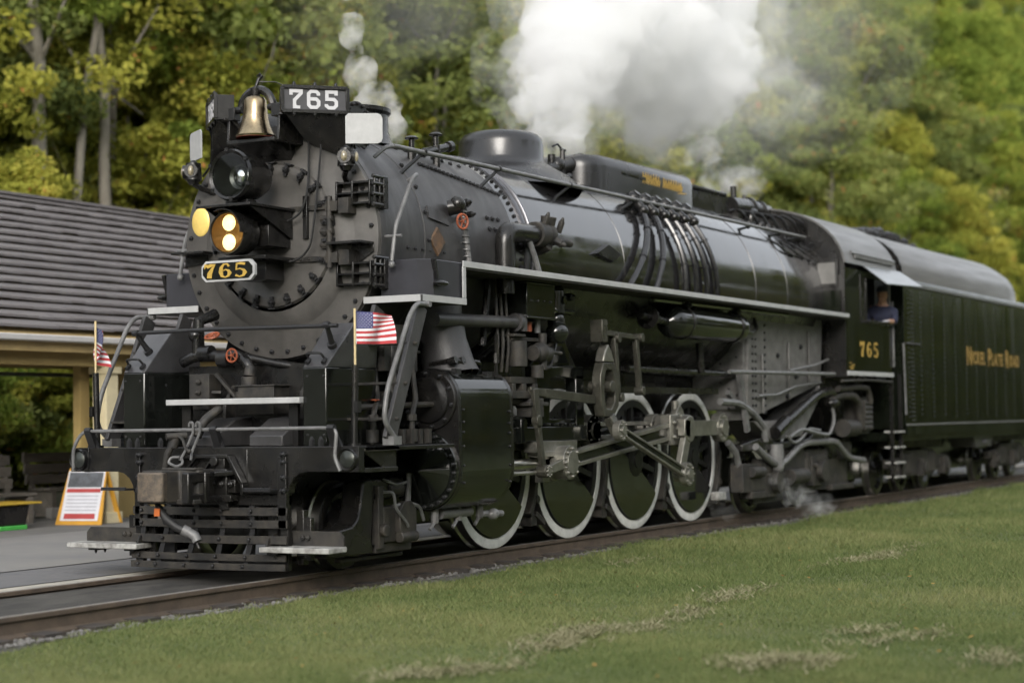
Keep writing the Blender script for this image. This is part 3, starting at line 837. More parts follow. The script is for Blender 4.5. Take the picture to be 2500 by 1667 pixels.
for y0, y1 in ((.50, .60), (.16, .26), (-.16, -.08), (-.50, -.42), (.78, .80)):
    b = MB()
    b.bar((-3.985, y0 * .96, .66), (-4.0, y0, .42), .055, .016, (1, 0, 0)); b.bar((-4.0, y0, .42), (-4.02, y1, .08), .055, .016, (1, 0, 0))
    for i, (z0, z1) in enumerate(slz):
        yy = y0 + (y1 - y0) * max(0, (.42 - (z0 + z1) / 2) / .36)
        b.bolt((-4.035 - .012 * max(0, i - 1), yy, (z0 + z1) / 2), (-1, 0, 0), .02, .022)
    part('pilot_strap', b, M['bolt'], PIL)
b = MB()
for y in (-.7, .55): b.box(-3.9, -3.86, y - .06, y + .06, .12, .8)
b.box(-3.88, -3.84, -.8, .8, .1, .2); b.tube(bend([(-3.9, -.65, .8), (-3.92, -.52, .74), (-3.92, -.46, .5), (-3.9, -.42, .2)], .1), .025, 8)
part('pilot_stay', b, M['bolt'], PIL)
# footboards each side
for sy in (-1, 1):
    b = MB()
    y0, y1 = (.68, 1.44) if sy < 0 else (.74, 1.60)
    b.box(-4.16, -3.86, sy * y0, sy * y1, .245, .295)
    fb = part('footboard', b, M['step'], LOCO, bevel=.008)
    b = MB(); pr = [(sy * (y0 + .02), .295), (sy * (y1 - .02), .295), (sy * (y1 - .02), .38), (sy * (y1 - .07), .43), (sy * (y0 + .02), .43)]
    b.prism(pr, 'x', -3.89, -3.865); b.prism([(-4.10, .295), (-3.87, .295), (-3.87, .42), (-3.98, .40), (-4.07, .36)], 'y', sy * (y0 + .03), sy * (y0 + .045))
    for y in (.3, .36): b.bolt((-3.895, sy * (y0 + y), .37), (-1, 0, 0), .026, .03)
    part('toe_guard', b, M['dirty'], fb)
    b = MB()
    for yy in (y0 + .12, y1 - .3):
        b.box(-4.12, -3.88, sy * yy - .06, sy * yy + .06, .225, .245)
        for x in (-4.08, -3.95): b.bolt((x, sy * yy, .23), (0, 0, -1), .014, .04)
    part('foot_bracket', b, M['black'], fb, kind='stuff')
    b = MB(); b.box(-3.94, -3.90, sy * y0 - .05, sy * y0 + .05, .2, .6); part('foot_hanger', b, M['black'], fb)
# steps on the beam face (small toe plates)
for y in (1.02, -.66):
    b = MB(); b.box(-4.16, -4.0, y - .15, y + .15, .795, .812); b.tube([(-4.15, y - .15, .82), (-4.15, y + .15, .82)], .008, 6); part('toe_plate', b, M['bolt'], LOCO)
# ---- coupler
b = MB()
b.prism([(-4.70, .22), (-4.72, .16), (-4.72, -.02), (-4.52, -.06), (-4.46, -.24), (-4.40, -.25), (-4.34, -.16), (-4.15, -.14), (-4.0, -.14), (-4.0, .14), (-4.2, .14), (-4.42, .22)], 'z', .71, 1.0)
b.box(-4.5, -4.36, -.22, .16, .995, 1.02); b.box(-4.56, -4.44, -.26, -.06, .69, .74)
part('coupler', b, M['dirty'], LOCO, bevel=.02)
b = MB()
b.prism([(-4.78, .20), (-4.80, .12), (-4.79, -.01), (-4.74, -.06), (-4.64, -.03), (-4.66, .12), (-4.62, .22), (-4.70, .25)], 'z', .72, .985)
part('knuckle', b, M['knuckle'], LOCO, bevel=.014)
b = MB()
b.prism([(-4.62, -.18), (-4.60, -.25), (-4.34, -.26), (-4.34, -.19)], 'z', .70, .79); b.prism([(-4.62, -.18), (-4.60, -.25), (-4.34, -.26), (-4.34, -.19)], 'z', .89, .98)
b.box(-4.62, -4.55, -.25, -.17, .70, .98); b.box(-4.40, -4.33, -.27, -.20, .70, .98)
b.box(-4.34, -4.06, -.24, -.18, .93, .98); b.box(-4.34, -4.06, -.24, -.18, .70, .76); b.box(-4.10, -4.0, -.28, .26, .68, 1.0)
b.bar((-4.24, -.20, .955), (-4.03, -.36, .965), .05, .05)
part('coupler_guard_arm', b, M['black'], LOCO, bevel=.012)
b = MB()
tr = [(.34, 1.115), (-.28, 1.115), (-.44, .86), (-.44, .76), (.10, .76), (.2, 1.0)]
for i in range(3): b.bar((-4.05, *tr[i]), (-4.05, *tr[i + 1]), .035, .09, (1, 0, 0))
b.bar((-4.05, .10, 1.11), (-4.05, .22, .98), .02, .05, (1, 0, 0)); b.bar((-4.05, -.10, 1.11), (-4.05, .06, .92), .02, .05, (1, 0, 0))
b.cyl((-4.0, -.14, 1.07), (-4.12, -.14, 1.07), .045, n=14); b.box(-4.08, -4.0, -.24, -.14, .98, 1.10); b.box(-4.08, -4.0, -.36, -.06, .78, .90)
for y in (-.32, -.22, -.12): b.bolt((-4.09, y, .86), (-1, 0, 0), .035, .05)
b.box(-4.12, -4.0, -.34, -.12, .70, .76); b.box(-4.06, -4.0, -.26, -.16, .62, .7)
part('coupler_carrier', b, M['black'], LOCO, bevel=.006)
# uncoupling lever with hooks and chain, air pipe and hose
b = MB(); b.tube(bend([(-4.03, 1.62, .98), (-4.06, 1.60, 1.20), (-4.04, 1.50, 1.36), (-4.04, -1.36, 1.365), (-4.04, -1.46, 1.34), (-4.05, -1.44, 1.10), (-4.05, -1.50, .98)], .10), .017, 8)
part('uncoupling_lever', b, M['pipe'], LOCO)
b = MB()
for y in (1.42, -.09, -1.40):
    b = MB(); b.cyl((-4.04, y - .035, 1.365), (-4.04, y + .035, 1.365), .032, n=8); b.bar((-4.04, y, 1.36), (-3.96, y, 1.2), .08, .05); b.prism([(y - .07, 1.2), (y + .07, 1.2), (y, 1.34)], 'x', -3.98, -3.95)
    part('lever_bracket', b, M['bolt'], LOCO)
b = MB()
for y in (.14, .06):
    b.tube(bend([(-4.07, y + .035, 1.39), (-4.07, y + .03, 1.43), (-4.07, y - .01, 1.43), (-4.07, y - .015, 1.34), (-4.10, y + .06, 1.16), (-4.14, y + .09 - (.14 - y) * .6, 1.08)], .03), .013, 6)
b.tube(bend([(-4.15, .20, 1.10), (-4.18, .16, 1.05), (-4.2, .22, 1.02), (-4.2, .32, 1.06), (-4.18, .30, 1.11), (-4.16, .22, 1.11)], .04), .013, 6)
part('lift_hooks', b, M['pipe'], LOCO)
b = MB()
b.tube([(-4.14, .40, .99), (-4.16, .36, 1.14), (-4.13, .31, 1.25)], .032, 10); b.tube([(-4.13, .325, 1.2), (-4.12, .30, 1.29)], .05, 10); b.cyl((-4.2, .34, 1.30), (-4.05, .22, 1.31), .035, n=10)
b.tube(bend([(-4.13, .26, 1.31), (-4.16, .18, 1.28), (-4.18, .13, 1.19), (-4.18, .09, 1.165)], .06), .014, 6); b.sph((-4.18, .085, 1.165), .022, 8, 6)
b.tube(bend([(-4.02, .12, 1.30), (-3.95, .10, 1.44), (-3.8, .02, 1.56)], .06), .045, 10)
part('brake_pipe', b, M['dirty'], LOCO)
b = MB(); b.tube([(-4.60, .13, .70), (-4.60, .10, .66), (-4.60, .02, .56), (-4.58, -.08, .49), (-4.55, -.17, .45)], [.02, .034, .04, .04, .04], 10); part('air_hose', b, M['rubber'], LOCO)
b = MB(); b.cyl((-4.57, -.14, .47), (-4.54, -.19, .44), .05, n=12); b.tube([(-4.55, -.18, .45), (-4.52, -.24, .41), (-4.52, -.27, .36)], .045, 10); b.tube([(-4.53, -.24, .40), (-4.5, -.27, .30)], .008, 5); part('hose_coupling', b, M['pipe'], LOCO)
b = MB(); b.box(-4.655, -4.645, .055, .115, .59, .66); o = part('orange_tag', b, M['orange'], LOCO)

M['slope'] = mat('satin_cover', (.05, .05, .053), .32, ior=1.6, var=.2, scale=4, rvar=.06)
# ---- shields beside the coupler pocket (angled steel casings)
for sy in (-1, 1):
    b = MB()
    yo, yi = 1.19, .93
    xf, xb = -3.80, -2.95
    zt = 1.94
    b.prism([(xf, sy * yo), (xf, sy * yi), (xf + .05, sy * (yi - .02)), (xb, sy * (yi - .02)), (xb, sy * yo)], 'z', 1.20, zt - .02)
    o = part('front_casing', b, M['gloss'], LOCO, bevel=.012)
    b = MB()
    # sloping top plate
    A = [(xf, sy * yo, zt - .02), (xf, sy * yi, zt - .02), (xf + .42, sy * (yi - .02), 2.34), (xf + .42, sy * (yo + .04), 2.34), (xb, sy * (yi - .02), 2.34), (xb, sy * (yo + .04), 2.34), (xb, sy * (yi - .02), zt - .02), (xb, sy * yo, zt - .02)]
    b.add(A, [(0, 1, 2, 3), (3, 2, 4, 5), (1, 6, 4, 2), (0, 3, 5, 7), (4, 6, 7, 5), (0, 7, 6, 1)])
    part('sloping_cover', b, M['slope'], o, bevel=.01)
    b = MB()
    ym = sy * (yo + yi) / 2
    b.tube(bend([(xf + .05, ym - .09, 1.99), (xf - .02, ym - .08, 2.05), (xf - .02, ym + .08, 2.05), (xf + .05, ym + .09, 1.99)], .03), .011, 6)
    for q in (-.09, .09): b.cyl((xf + .0, ym + q, 1.96), (xf + .05, ym + q, 2.0), .02, n=8)
    part('lift_handle', b, M['bolt'], o)
    b = MB()
    for y_ in (yo - .03, yi + .05):
        for z_ in (1.84, 1.3): b.bolt((xf, sy * y_, z_), (-1, 0, 0), .012, .012)
    b.bolt((xf + .3, sy * (yi - .02), 1.8), (0, -sy, 0), .014, .014)
    part('casing_screws', b, M['bolt'], o)
b = MB(); b.tube([(-3.86, 1.02, 2.30), (-3.86, 0, 2.305), (-3.86, -1.36, 2.29)], .019, 8)
for y in (.98, -1.24): b.cyl((-3.86, y, 2.30), (-3.72, y * .97, 2.14), .022, .03, n=8); b.cyl((-3.86, y - .03, 2.30), (-3.86, y + .03, 2.30), .03, n=8); b.cyl((-3.73, y * .97, 2.14), (-3.7, y * .965, 2.11), .045, n=10)
part('front_hand_rail', b, M['bolt'], LOCO)
b = MB(); b.box(-3.86, -3.62, -.93, .62, 1.595, 1.65); part('step_board', b, M['white'], LOCO, bevel=.006)
for y0 in (.45, -.8):
    b = MB(); b.box(-3.70, -3.66, y0, y0 + .1, 1.2, 1.6); part('board_stand', b, M['black'], LOCO)
# two inclined blocks on the deck (bumper castings)
for y0, y1 in ((.36, .02), (-.36, -.74)):
    b = MB(); b.prism([(-3.86, 1.2), (-3.86, 1.30), (-3.55, 1.46), (-3.0, 1.5), (-3.0, 1.2)], 'y', y0, y1)
    part('deck_casting', b, M['graphite'], LOCO, bevel=.012)
# pipes, valves and boxes in the opening under the smokebox
b = MB()
b.prism([(-3.45, 1.2), (-3.45, 1.58), (-3.35, 1.74), (-3.15, 1.92), (-3.15, 1.2)], 'y', .22, .26); b.bar((-3.5, .55, 1.72), (-3.4, .3, 1.72), .05, .03); b.bar((-3.44, .34, 1.9), (-3.40, .04, 1.58), .03, .05, (1, 0, 0))
b.box(-3.55, -3.2, -.42, 0.0, 1.5, 1.78); b.box(-3.57, -3.2, -.44, .02, 1.765, 1.78); b.box(-3.5, -3.3, .38, .62, 1.55, 1.9)
b.prism([(-3.5, 1.2), (-3.5, 1.7), (-3.3, 1.9), (-3.1, 1.9), (-3.1, 1.2)], 'y', -.72, -.68)
for z in (1.62, 1.72, 1.82): b.bolt((-3.5, .5, z), (-1, 0, 0), .03, .05)
b.cyl((-3.45, -.06, 1.62), (-3.45, -.06, 1.86), .075, n=14); b.cyl((-3.45, -.06, 1.86), (-3.42, -.06, 1.96), .055, n=12); b.cyl((-3.45, .04, 1.6), (-3.45, .04, 1.72), .05, n=10)
part('front_gear', b, M['dirty'], LOCO, bevel=.006)
b = MB()
b.tube(bend([(-3.4, .78, 2.02), (-3.4, .62, 2.08), (-3.4, .1, 2.07), (-3.42, -.02, 2.0), (-3.42, -.06, 1.9)], .1), .055, 12)
b.tube(bend([(-3.38, .05, 2.06), (-3.3, -.3, 1.98), (-3.2, -.66, 1.92)], .1), .04, 10)
b.cyl((-3.4, .55, 2.1), (-3.4, .42, 2.1), .08, n=12); b.cyl((-3.4, .6, 2.1), (-3.4, .6, 2.3), .05, n=10); b.cyl((-3.4, .32, 2.04), (-3.4, .2, 2.04), .085, n=12); b.sph((-3.4, .62, 2.28), .07, 10, 8)
b.tube([(-3.2, 1.0, 1.5), (-3.2, 1.02, 2.1)], .04, 8); b.tube([(-3.3, .66, 2.12), (-3.3, .66, 2.42), (-3.1, .6, 2.5)], .06, 10)
part('front_pipes', b, M['black'], LOCO)
handwheel('valve_wheel', (-3.48, .12, 2.07), (-1, 0, 0), .062, M['valve'], LOCO)
handwheel('valve_wheel', (-3.42, .40, 2.27), (-.5, 0, 1), .07, M['valve'], LOCO)
handwheel('valve_wheel', (-3.05, -1.24, 1.62), (0, 0, 1), .04, M['valve'], LOCO)
b = MB(); b.box(-3.84, -1.0, -.62, .62, .36, 1.12); part('underframe', b, M['black'], LOCO)
b = MB(); b.box(-3.3, -1.9, -.78, .78, 1.2, 1.98); b.prism([(-.95, 1.9), (.95, 1.9), (.80, 2.35), (-.80, 2.35)], 'x', -2.6, -.9)
part('smokebox_saddle', b, M['black'], LOCO)

# ---- stepped casing and white strips at the front of each running board
for sy in (-1, 1):
    b = MB(); b.prism([(-2.72, sy * 1.10), (-2.72, sy * 1.52), (-2.60, sy * 1.625), (-2.04, sy * 1.625), (-2.04, sy * 1.0)], 'z', 2.60, 2.97); part('step_casing', b, M['casing'], LOCO, bevel=.008)
    b = MB(); b.box(-2.86, -2.0, sy * 1.02, sy * 1.64, 2.555, 2.60); o = part('step_deck', b, M['dirty'], LOCO)
    b = MB(); b.box(-2.875, -2.858, sy * 1.0, sy * 1.66, 2.55, 2.615); part('edge_strip', b, M['white'], o, bevel=.003)
    b = MB(); b.box(-2.875, -2.02, sy * 1.642, sy * 1.66, 2.55, 2.615); part('edge_strip', b, M['white'], o, bevel=.003)
    b = MB(); b.box(-2.08, -2.022, sy * 1.641, sy * 1.657, 2.617, 2.93); part('edge_strip', b, M['white'], o, bevel=.003)
    b = MB(); b.cyl((-2.55, sy * 1.70, 2.735), (-2.55, sy * 1.60, 2.735), .02, n=8); b.sph((-2.55, sy * 1.68, 2.735), .10, 16, 8, (1.15, .6, .32)); b.bar((-2.62, sy * 1.64, 2.97), (-2.56, sy * 1.64, 2.78), .03, .04, (0, 1, 0)); part('step_pad', b, M['black'], LOCO)
    b = MB(); b.box(-2.04, 9.95, sy * 1.05, sy * 1.645, 2.905, 2.93); o = part('running_board', b, M['dirty'], LOCO)
    b = MB(); b.box(-2.08, 9.97, sy * 1.646, sy * 1.662, 2.925, 2.985); part('edge_strip', b, M['white'], o, bevel=.003)
    b = MB(); b.tube([(3.0, sy * 1.42, 2.87), (7.8, sy * 1.42, 2.88)], .035, 8); part('board_pipe', b, M['jacket'], LOCO)
# ---- ladders up to the running board
for sy in (-1, 1):
    L = []
    for y in (1.16, 1.64):
        b = MB()
        b.bar((-3.46, sy * y, 1.24), (-2.86, sy * y, 2.50), .045, .17, (1, 0, .4))
        L.append(part('ladder_stile', b, M['graphite'], LOCO, bevel=.005))
    for t in (.16, .42, .72):
        x, z = -3.46 + .60 * t, 1.24 + 1.26 * t
        b = MB(); b.box(x - .10, x + .06, sy * 1.17, sy * 1.64, z - .012, z + .012)
        b.bolt((x, sy * 1.665, z), (0, sy, 0), .022, .03)
        part('ladder_rung', b, M['dirty'], LOCO, bevel=.003)
    b = MB(); b.tube(bend([(-2.80, sy * 1.68, 2.52), (-3.02, sy * 1.69, 2.52), (-3.15, sy * 1.69, 2.40), (-3.56, sy * 1.69, 1.70), (-3.62, sy * 1.69, 1.42), (-3.44, sy * 1.69, 1.27)], .16, 7), .024, 10)
    b.cyl((-2.82, sy * 1.60, 2.52), (-2.82, sy * 1.72, 2.52), .03, n=8); b.box(-3.5, -3.36, sy * 1.6, sy * 1.72, 1.2, 1.28)
    part('ladder_handrail', b, M['pipe'], LOCO)
    b = MB(); b.box(-3.88, -2.3, sy * 1.20, sy * 1.66, 1.155, 1.19); b.prism([(-3.86, 1.155), (-3.3, 1.155), (-3.3, .98), (-3.5, .98)], 'y', sy * 1.60, sy * 1.62); b.box(-3.86, -3.3, sy * 1.58, sy * 1.64, .96, 1.0)
    part('side_step_bracket', b, M['black'], LOCO, bevel=.004)
    # flag sockets
    b = MB(); b.cyl((-3.82, sy * 1.50, 1.195), (-3.82, sy * 1.52, 1.93), .03, n=10); b.cyl((-3.82, sy * 1.50, 1.19), (-3.82, sy * 1.50, 1.22), .06, n=10); b.box(-3.86, -3.80, sy * 1.55 - .02, sy * 1.55 + .02, 1.5, 1.6)
    part('flag_socket', b, M['black'], LOCO)
# tangle of pipes and small gear behind the ladder, near side
b = MB()
for i, (x, y) in enumerate(((-3.2, -1.3), (-3.05, -1.42), (-2.9, -1.28), (-2.75, -1.45))):
    b.tube(bend([(x, y, 1.2), (x + .02, y, 1.5), (x + .25, y + .1, 1.62), (x + .3, y + .2, 2.2)], .08), .028, 8)
    b.cyl((x, y, 1.22), (x, y, 1.34), .06, n=10); b.cyl((x + .01, y, 1.42), (x + .01, y, 1.48), .05, n=8)
b.tube([(-3.3, -1.2, 1.55), (-2.1, -1.35, 1.58)], .03, 8); b.tube([(-3.2, -1.15, 2.08), (-2.1, -1.15, 2.1)], .018, 6)
b.box(-2.9, -2.3, -1.25, -.85, 1.9, 2.35); b.cyl((-2.75, -1.2, 1.55), (-2.75, -.8, 1.55), .16, n=18)
for k in range(5): b.box(-3.15 + .16 * k, -3.10 + .16 * k, -1.5, -1.44, 1.2, 1.34)
part('side_pipes', b, M['dirty'], LOCO)

# ================================================================ cylinders
def hull2(c1, r1, c2, r2, n=14):
    """outline of two circles joined (y, z): upper c1, lower c2"""
    pts = [(c1[0] + r1 * math.cos(a), c1[1] + r1 * math.sin(a)) for a in np.linspace(PI * .0, PI, n)]
    pts += [(c2[0] + r2 * math.cos(a), c2[1] + r2 * math.sin(a)) for a in np.linspace(PI, 2 * PI, n + 6)]
    return pts
for sy in (-1, 1):
    c1, r1, c2, r2 = (1.28, 1.62), .315, (1.20, .925), .405
    pl = [(sy * y, z) for y, z in hull2(c1, r1, c2, r2)]
    b = MB(); b.prism(pl, 'x', -2.06, -1.03)
    CY = part('cylinder_block', b, M['gloss'], LOCO, bevel=.015)
    b = MB(); b.prism([(sy * (1.24 + (abs(y) - 1.24) * .985), z) for y, z in pl], 'x', -2.10, -2.06); part('end_plate', b, M['black'], CY)
    b = MB(); b.prism([(sy * (1.24 + (abs(y) - 1.24) * .985), z) for y, z in pl], 'x', -1.03, -.97); part('end_plate', b, M['black'], CY)
    b = MB(); b.lathe([(0, .30), (-.03, .30), (-.04, .29), (-.04, .235), (-.065, .225), (-.075, .19), (-.085, .16), (-.09, .04), (-.12, .035), (-.12, 0)], (-2.10, sy * 1.28, 1.62), (1, 0, 0), 48)
    o = part('valve_chest_cover', b, M['black'], CY)
    b = MB()
    for k in range(10): b.bolt((-2.14, sy * 1.28 + .265 * math.cos(2 * PI * (k + .3) / 10), 1.62 + .265 * math.sin(2 * PI * (k + .3) / 10)), (-1, 0, 0), .022, .035)
    part('cover_bolts', b, M['bolt'], o, kind='stuff')
    b = MB(); b.lathe([(0, .395), (-.035, .395), (-.045, .385), (-.045, .325), (-.06, .32), (-.15, .05), (-.16, .03), (-.16, 0)], (-2.10, sy * 1.20, .925), (1, 0, 0), 56)
    o = part('cylinder_head', b, M['gloss'], CY)
    b = MB()
    for k in range(26): b.bolt((-2.145, sy * 1.20 + .362 * math.cos(2 * PI * (k + .3) / 26), .925 + .362 * math.sin(2 * PI * (k + .3) / 26)), (-1, 0, 0), .020, .04)
    part('head_bolts', b, M['steel'] if False else M['bolt'], o, kind='stuff')
    b = MB()
    for z in (1.52, 1.40, 1.30, 1.16, .97, .80): b.bolt((-2.02, sy * 1.60, z), (0, sy, 0), .014, .02); b.bolt((-1.07, sy * 1.60, z - .02), (0, sy, 0), .014, .02)
    b.box(-1.9, -1.8, sy * 1.40, sy * 1.46, 1.88, 1.93); b.box(-1.3, -1.2, sy * 1.42, sy * 1.48, 1.86, 1.91); b.box(-1.65, -1.4, sy * 1.1, sy * 1.35, 1.90, 1.96)
    part('casing_screws', b, M['bolt'], CY, kind='stuff')
    b = MB(); b.cyl((-1.9, sy * 1.25, .48), (-1.3, sy * 1.25, .48), .05, n=10); b.sph((-1.0, sy * 1.36, .44), .06, 10, 8, (1.4, 1, 1)); b.cyl((-1.15, sy * 1.3, .45), (-.85, sy * 1.38, .44), .035, n=8)
    for x in (-2.0, -1.55, -1.1): b.cyl((x, sy * 1.25, .40), (x, sy * 1.25, .56), .04, n=8); b.tube([(x, sy * 1.25, .42), (x - .1, sy * 1.25, .34)], .02, 6)
    part('cylinder_cocks', b, M['pipe'], CY)
    # steam pipe from smokebox, air pipe
    b = MB(); b.lathe([(0, .30), (.12, .27), (.35, .245), (.62, .26), (.85, .31)], (-1.62, sy * 1.23, 1.86), (0, -sy * .25, 1), 28)
    for k in range(10):
        pass
    part('steam_pipe', b, M['graphite'], LOCO)
    b = MB(); b.cyl((-2.10, sy * 1.33, 2.42), (-.40, sy * 1.33, 2.455), .065, n=20); b.cyl((-.42, sy * 1.33, 2.455), (-.34, sy * 1.33, 2.455), .10, n=16); b.box(-.36, -.30, sy * 1.33 - .09, sy * 1.33 + .09, 2.36, 2.54)
    part('air_pipe', b, M['graphite'], LOCO)
b = MB()
for x in (-1.9, -1.75, -1.6):
    b.tube(bend([(x, -1.15, 1.98), (x, -1.4, 2.02), (x + .2, -1.46, 2.0), (x + .3, -1.36, 1.9)], .06), .022, 6); b.cyl((x, -1.38, 2.0), (x, -1.46, 2.02), .04, n=8)
b.tube([(-1.15, -1.5, 1.86), (-1.14, -1.5, 2.3)], .02, 6); b.cyl((-1.15, -1.5, 2.0), (-1.15, -1.5, 2.1), .035, n=8); b.tube([(-.9, -1.2, 2.2), (-.75, -1.2, 2.9)], .04, 8)
part('oil_pipes', b, M['black'], LOCO)
# ================================================================ wheels and motion
DX = 1.854; RW = .8763; CR = (.19, .39)
def wheel_meshes(r, ns, hub, rim_w, crank=None, w=.14, tyre_in=.112):
    """wheel centred on the origin, axle along Y, outer face towards -Y"""
    b = MB()
    ri = r - tyre_in
    b.lathe([(-.01, ri), (-.01, ri - rim_w), (.09, ri - rim_w), (.09, ri)], (0, 0, 0), (0, 1, 0), 64)
    for k in range(ns):
        a = 2 * PI * (k + .5) / ns
        c, s = math.cos(a), math.sin(a)
        b.bar((hub * .8 * c, .02, hub * .8 * s), ((ri - rim_w * .5) * c, .04, (ri - rim_w * .5) * s), .07, .06, (0, 1, 0))
    b.lathe([(-.06, 0), (-.06, hub * .75), (-.04, hub), (.10, hub), (.10, 0)], (0, 0, 0), (0, 1, 0), 32)
    b.lathe([(-.075, 0), (-.075, hub * .5), (-.05, hub * .52)], (0, 0, 0), (0, 1, 0), 24)
    if crank:
        b.cyl((crank[0], -.06, crank[1]), (crank[0], .08, crank[1]), .16, n=24)
        b.bar((0, .0, 0), (crank[0], .0, crank[1]), .26, .10, (0, 1, 0))
    centre = b.mesh('wheel_centre', mat('wheel_black', (.006, .006, .006), .5, var=.3))
    b = MB()
    b.lathe([(0.0, ri), (0.0, ri + .01), (-.012, ri + .014), (-.012, r - .012), (-.004, r), (.10, r - .004), (.112, r + .022), (.13, r + .022), (.137, r), (.137, ri)], (0, 0, 0), (0, 1, 0), 80)
    # face painted white, tread bright
    for i, f in enumerate(b.f):
        ring = i // 80
        b.mi[i] = 0 if ring < 4 else 1
    tyre = b.mesh('tyre', [M['tyre'], M['steel']])
    cw = None
    if crank:
        b = MB(); a = math.atan2(-crank[1], -crank[0])
        half = math.radians(80); ro = ri - .012
        pts = [(ro * math.cos(a + t), ro * math.sin(a + t)) for t in np.linspace(-half, half, 26)]
        ch = ro * math.cos(half) * .6
        pts += [(ch * math.cos(a) + q * math.cos(a + PI / 2), ch * math.sin(a) + q * math.sin(a + PI / 2)) for q in (ro * math.sin(half) * .5, -ro * math.sin(half) * .5)]
        b.prism(pts, 'y', -.035, .07)
        cw = b.mesh('counterweight', M['gloss'])
    return centre, tyre, cw
wc, wt, wcw = wheel_meshes(RW, 14, .21, .09, CR)
for i in range(4):
    for sy in (-1, 1):
        o = link('driving_wheel', wc, LOCO, (i * DX, sy * .80, RW), (0, 0, 0 if sy < 0 else PI))
        link('tyre', wt, o)['label'] = 'white painted tyre'
        link('counterweight', wcw, o)
    b = MB(); b.cyl((i * DX, -.75, RW), (i * DX, .75, RW), .14, n=16); part('axle', b, M['black'], LOCO)
# frame, springs, brakes between the wheels
b = MB()
for sy in (-1, 1):
    b.box(-2.6, 6.6, sy * .50 - .06, sy * .50 + .06, .95, 1.22); b.box(-1.0, 6.6, sy * .50 - .06, sy * .50 + .06, .50, .66)
    for i in range(4):
        for q in (-.26, .26): b.box(i * DX + q - .10, i * DX + q + .10, sy * .5 - .07, sy * .5 + .07, .5, 1.1)
        b.box(i * DX - .16, i * DX + .16, sy * .5 - .09, sy * .5 + .09, .68, 1.06)
b.box(-1.0, 6.4, -.44, .44, .32, 1.9)
part('main_frame', b, M['black'], LOCO, bevel=.01)
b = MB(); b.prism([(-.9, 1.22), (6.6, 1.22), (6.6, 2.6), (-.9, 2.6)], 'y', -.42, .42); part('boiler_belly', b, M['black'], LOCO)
for i in range(4):
    for sy in (-1, 1):
        b = MB(); x = i * DX + DX / 2
        if i == 3: x -= .02
        b.box(x - .05, x + .05, sy * .80 - .05, sy * .80 + .05, .46, 1.45)
        pts = [(i * DX + (RW + .03) * math.cos(t), RW + (RW + .03) * math.sin(t)) for t in np.linspace(-.62, .06, 9)] + [(i * DX + (RW + .10) * math.cos(t), RW + (RW + .10) * math.sin(t)) for t in np.linspace(.06, -.62, 9)]
        b.prism(pts, 'y', sy * .74, sy * .87)
        b.bar((x - .02, sy * .82, .34), (x + .2, sy * .82, .22), .09, .06); b.box(x - .10, x + .04, sy * .7, sy * .84, .20, .34); b.cyl((x, sy * .70, .5), (x, sy * .88, .5), .05, n=10)
        part('brake_hanger', b, M['dirty'], LOCO, bevel=.006)
        b = MB()
        for k in range(7):
            L = .52 - .06 * k; b.box(i * DX - L, i * DX + L, sy * .5 - .05, sy * .5 + .05, 1.30 + .022 * k, 1.319 + .022 * k)
        part('leaf_spring', b, M['dirty'], LOCO)
# side rods, main rod and valve motion on both sides
def rod(name, p0, p1, w0, w1, t, m=None, eyes=True, flute=True, er=1.35):
    b = MB(); p0, p1 = Vector(p0), Vector(p1)
    d = (p1 - p0).normalized(); u = Vector((0, 1, 0)).cross(d).normalized()
    def sec(p, w, y0, y1): return [p + u * (w / 2) + Vector((0, y0, 0)), p - u * (w / 2) + Vector((0, y0, 0)), p - u * (w / 2) + Vector((0, y1, 0)), p + u * (w / 2) + Vector((0, y1, 0))]
    Q = [(0, 1, 5, 4), (1, 2, 6, 5), (2, 3, 7, 6), (3, 0, 4, 7), (0, 3, 2, 1), (4, 5, 6, 7)]
    if flute:
        b.add(sec(p0, w0 * .5, -t * .22, t * .22) + sec(p1, w1 * .5, -t * .22, t * .22), Q, 1)
        for s in (-1, 1):
            b.add(sec(p0 + u * s * w0 * .40, w0 * .24, -t / 2, t / 2) + sec(p1 + u * s * w1 * .40, w1 * .24, -t / 2, t / 2), Q)
    else: b.add(sec(p0, w0, -t / 2, t / 2) + sec(p1, w1, -t / 2, t / 2), Q)
    if eyes:
        for p, w in ((p0, w0), (p1, w1)):
            b.cyl(p + Vector((0, -t * .62, 0)), p + Vector((0, t * .62, 0)), w * er * .72, n=24)
            b.cyl(p + Vector((0, -t * .9, 0)), p + Vector((0, -t * .6, 0)), w * .5, n=18)
            for k in range(8):
                a = 2 * PI * k / 8; b.bolt(p + Vector((w * er * .56 * math.cos(a), -t * .62, w * er * .56 * math.sin(a))), (0, -1, 0), .014, .025)
    return part(name, b, [m or M['rod'], M['gloss']], LOCO, bevel=.006)
PIN = [(i * DX + CR[0], RW + CR[1]) for i in range(4)]
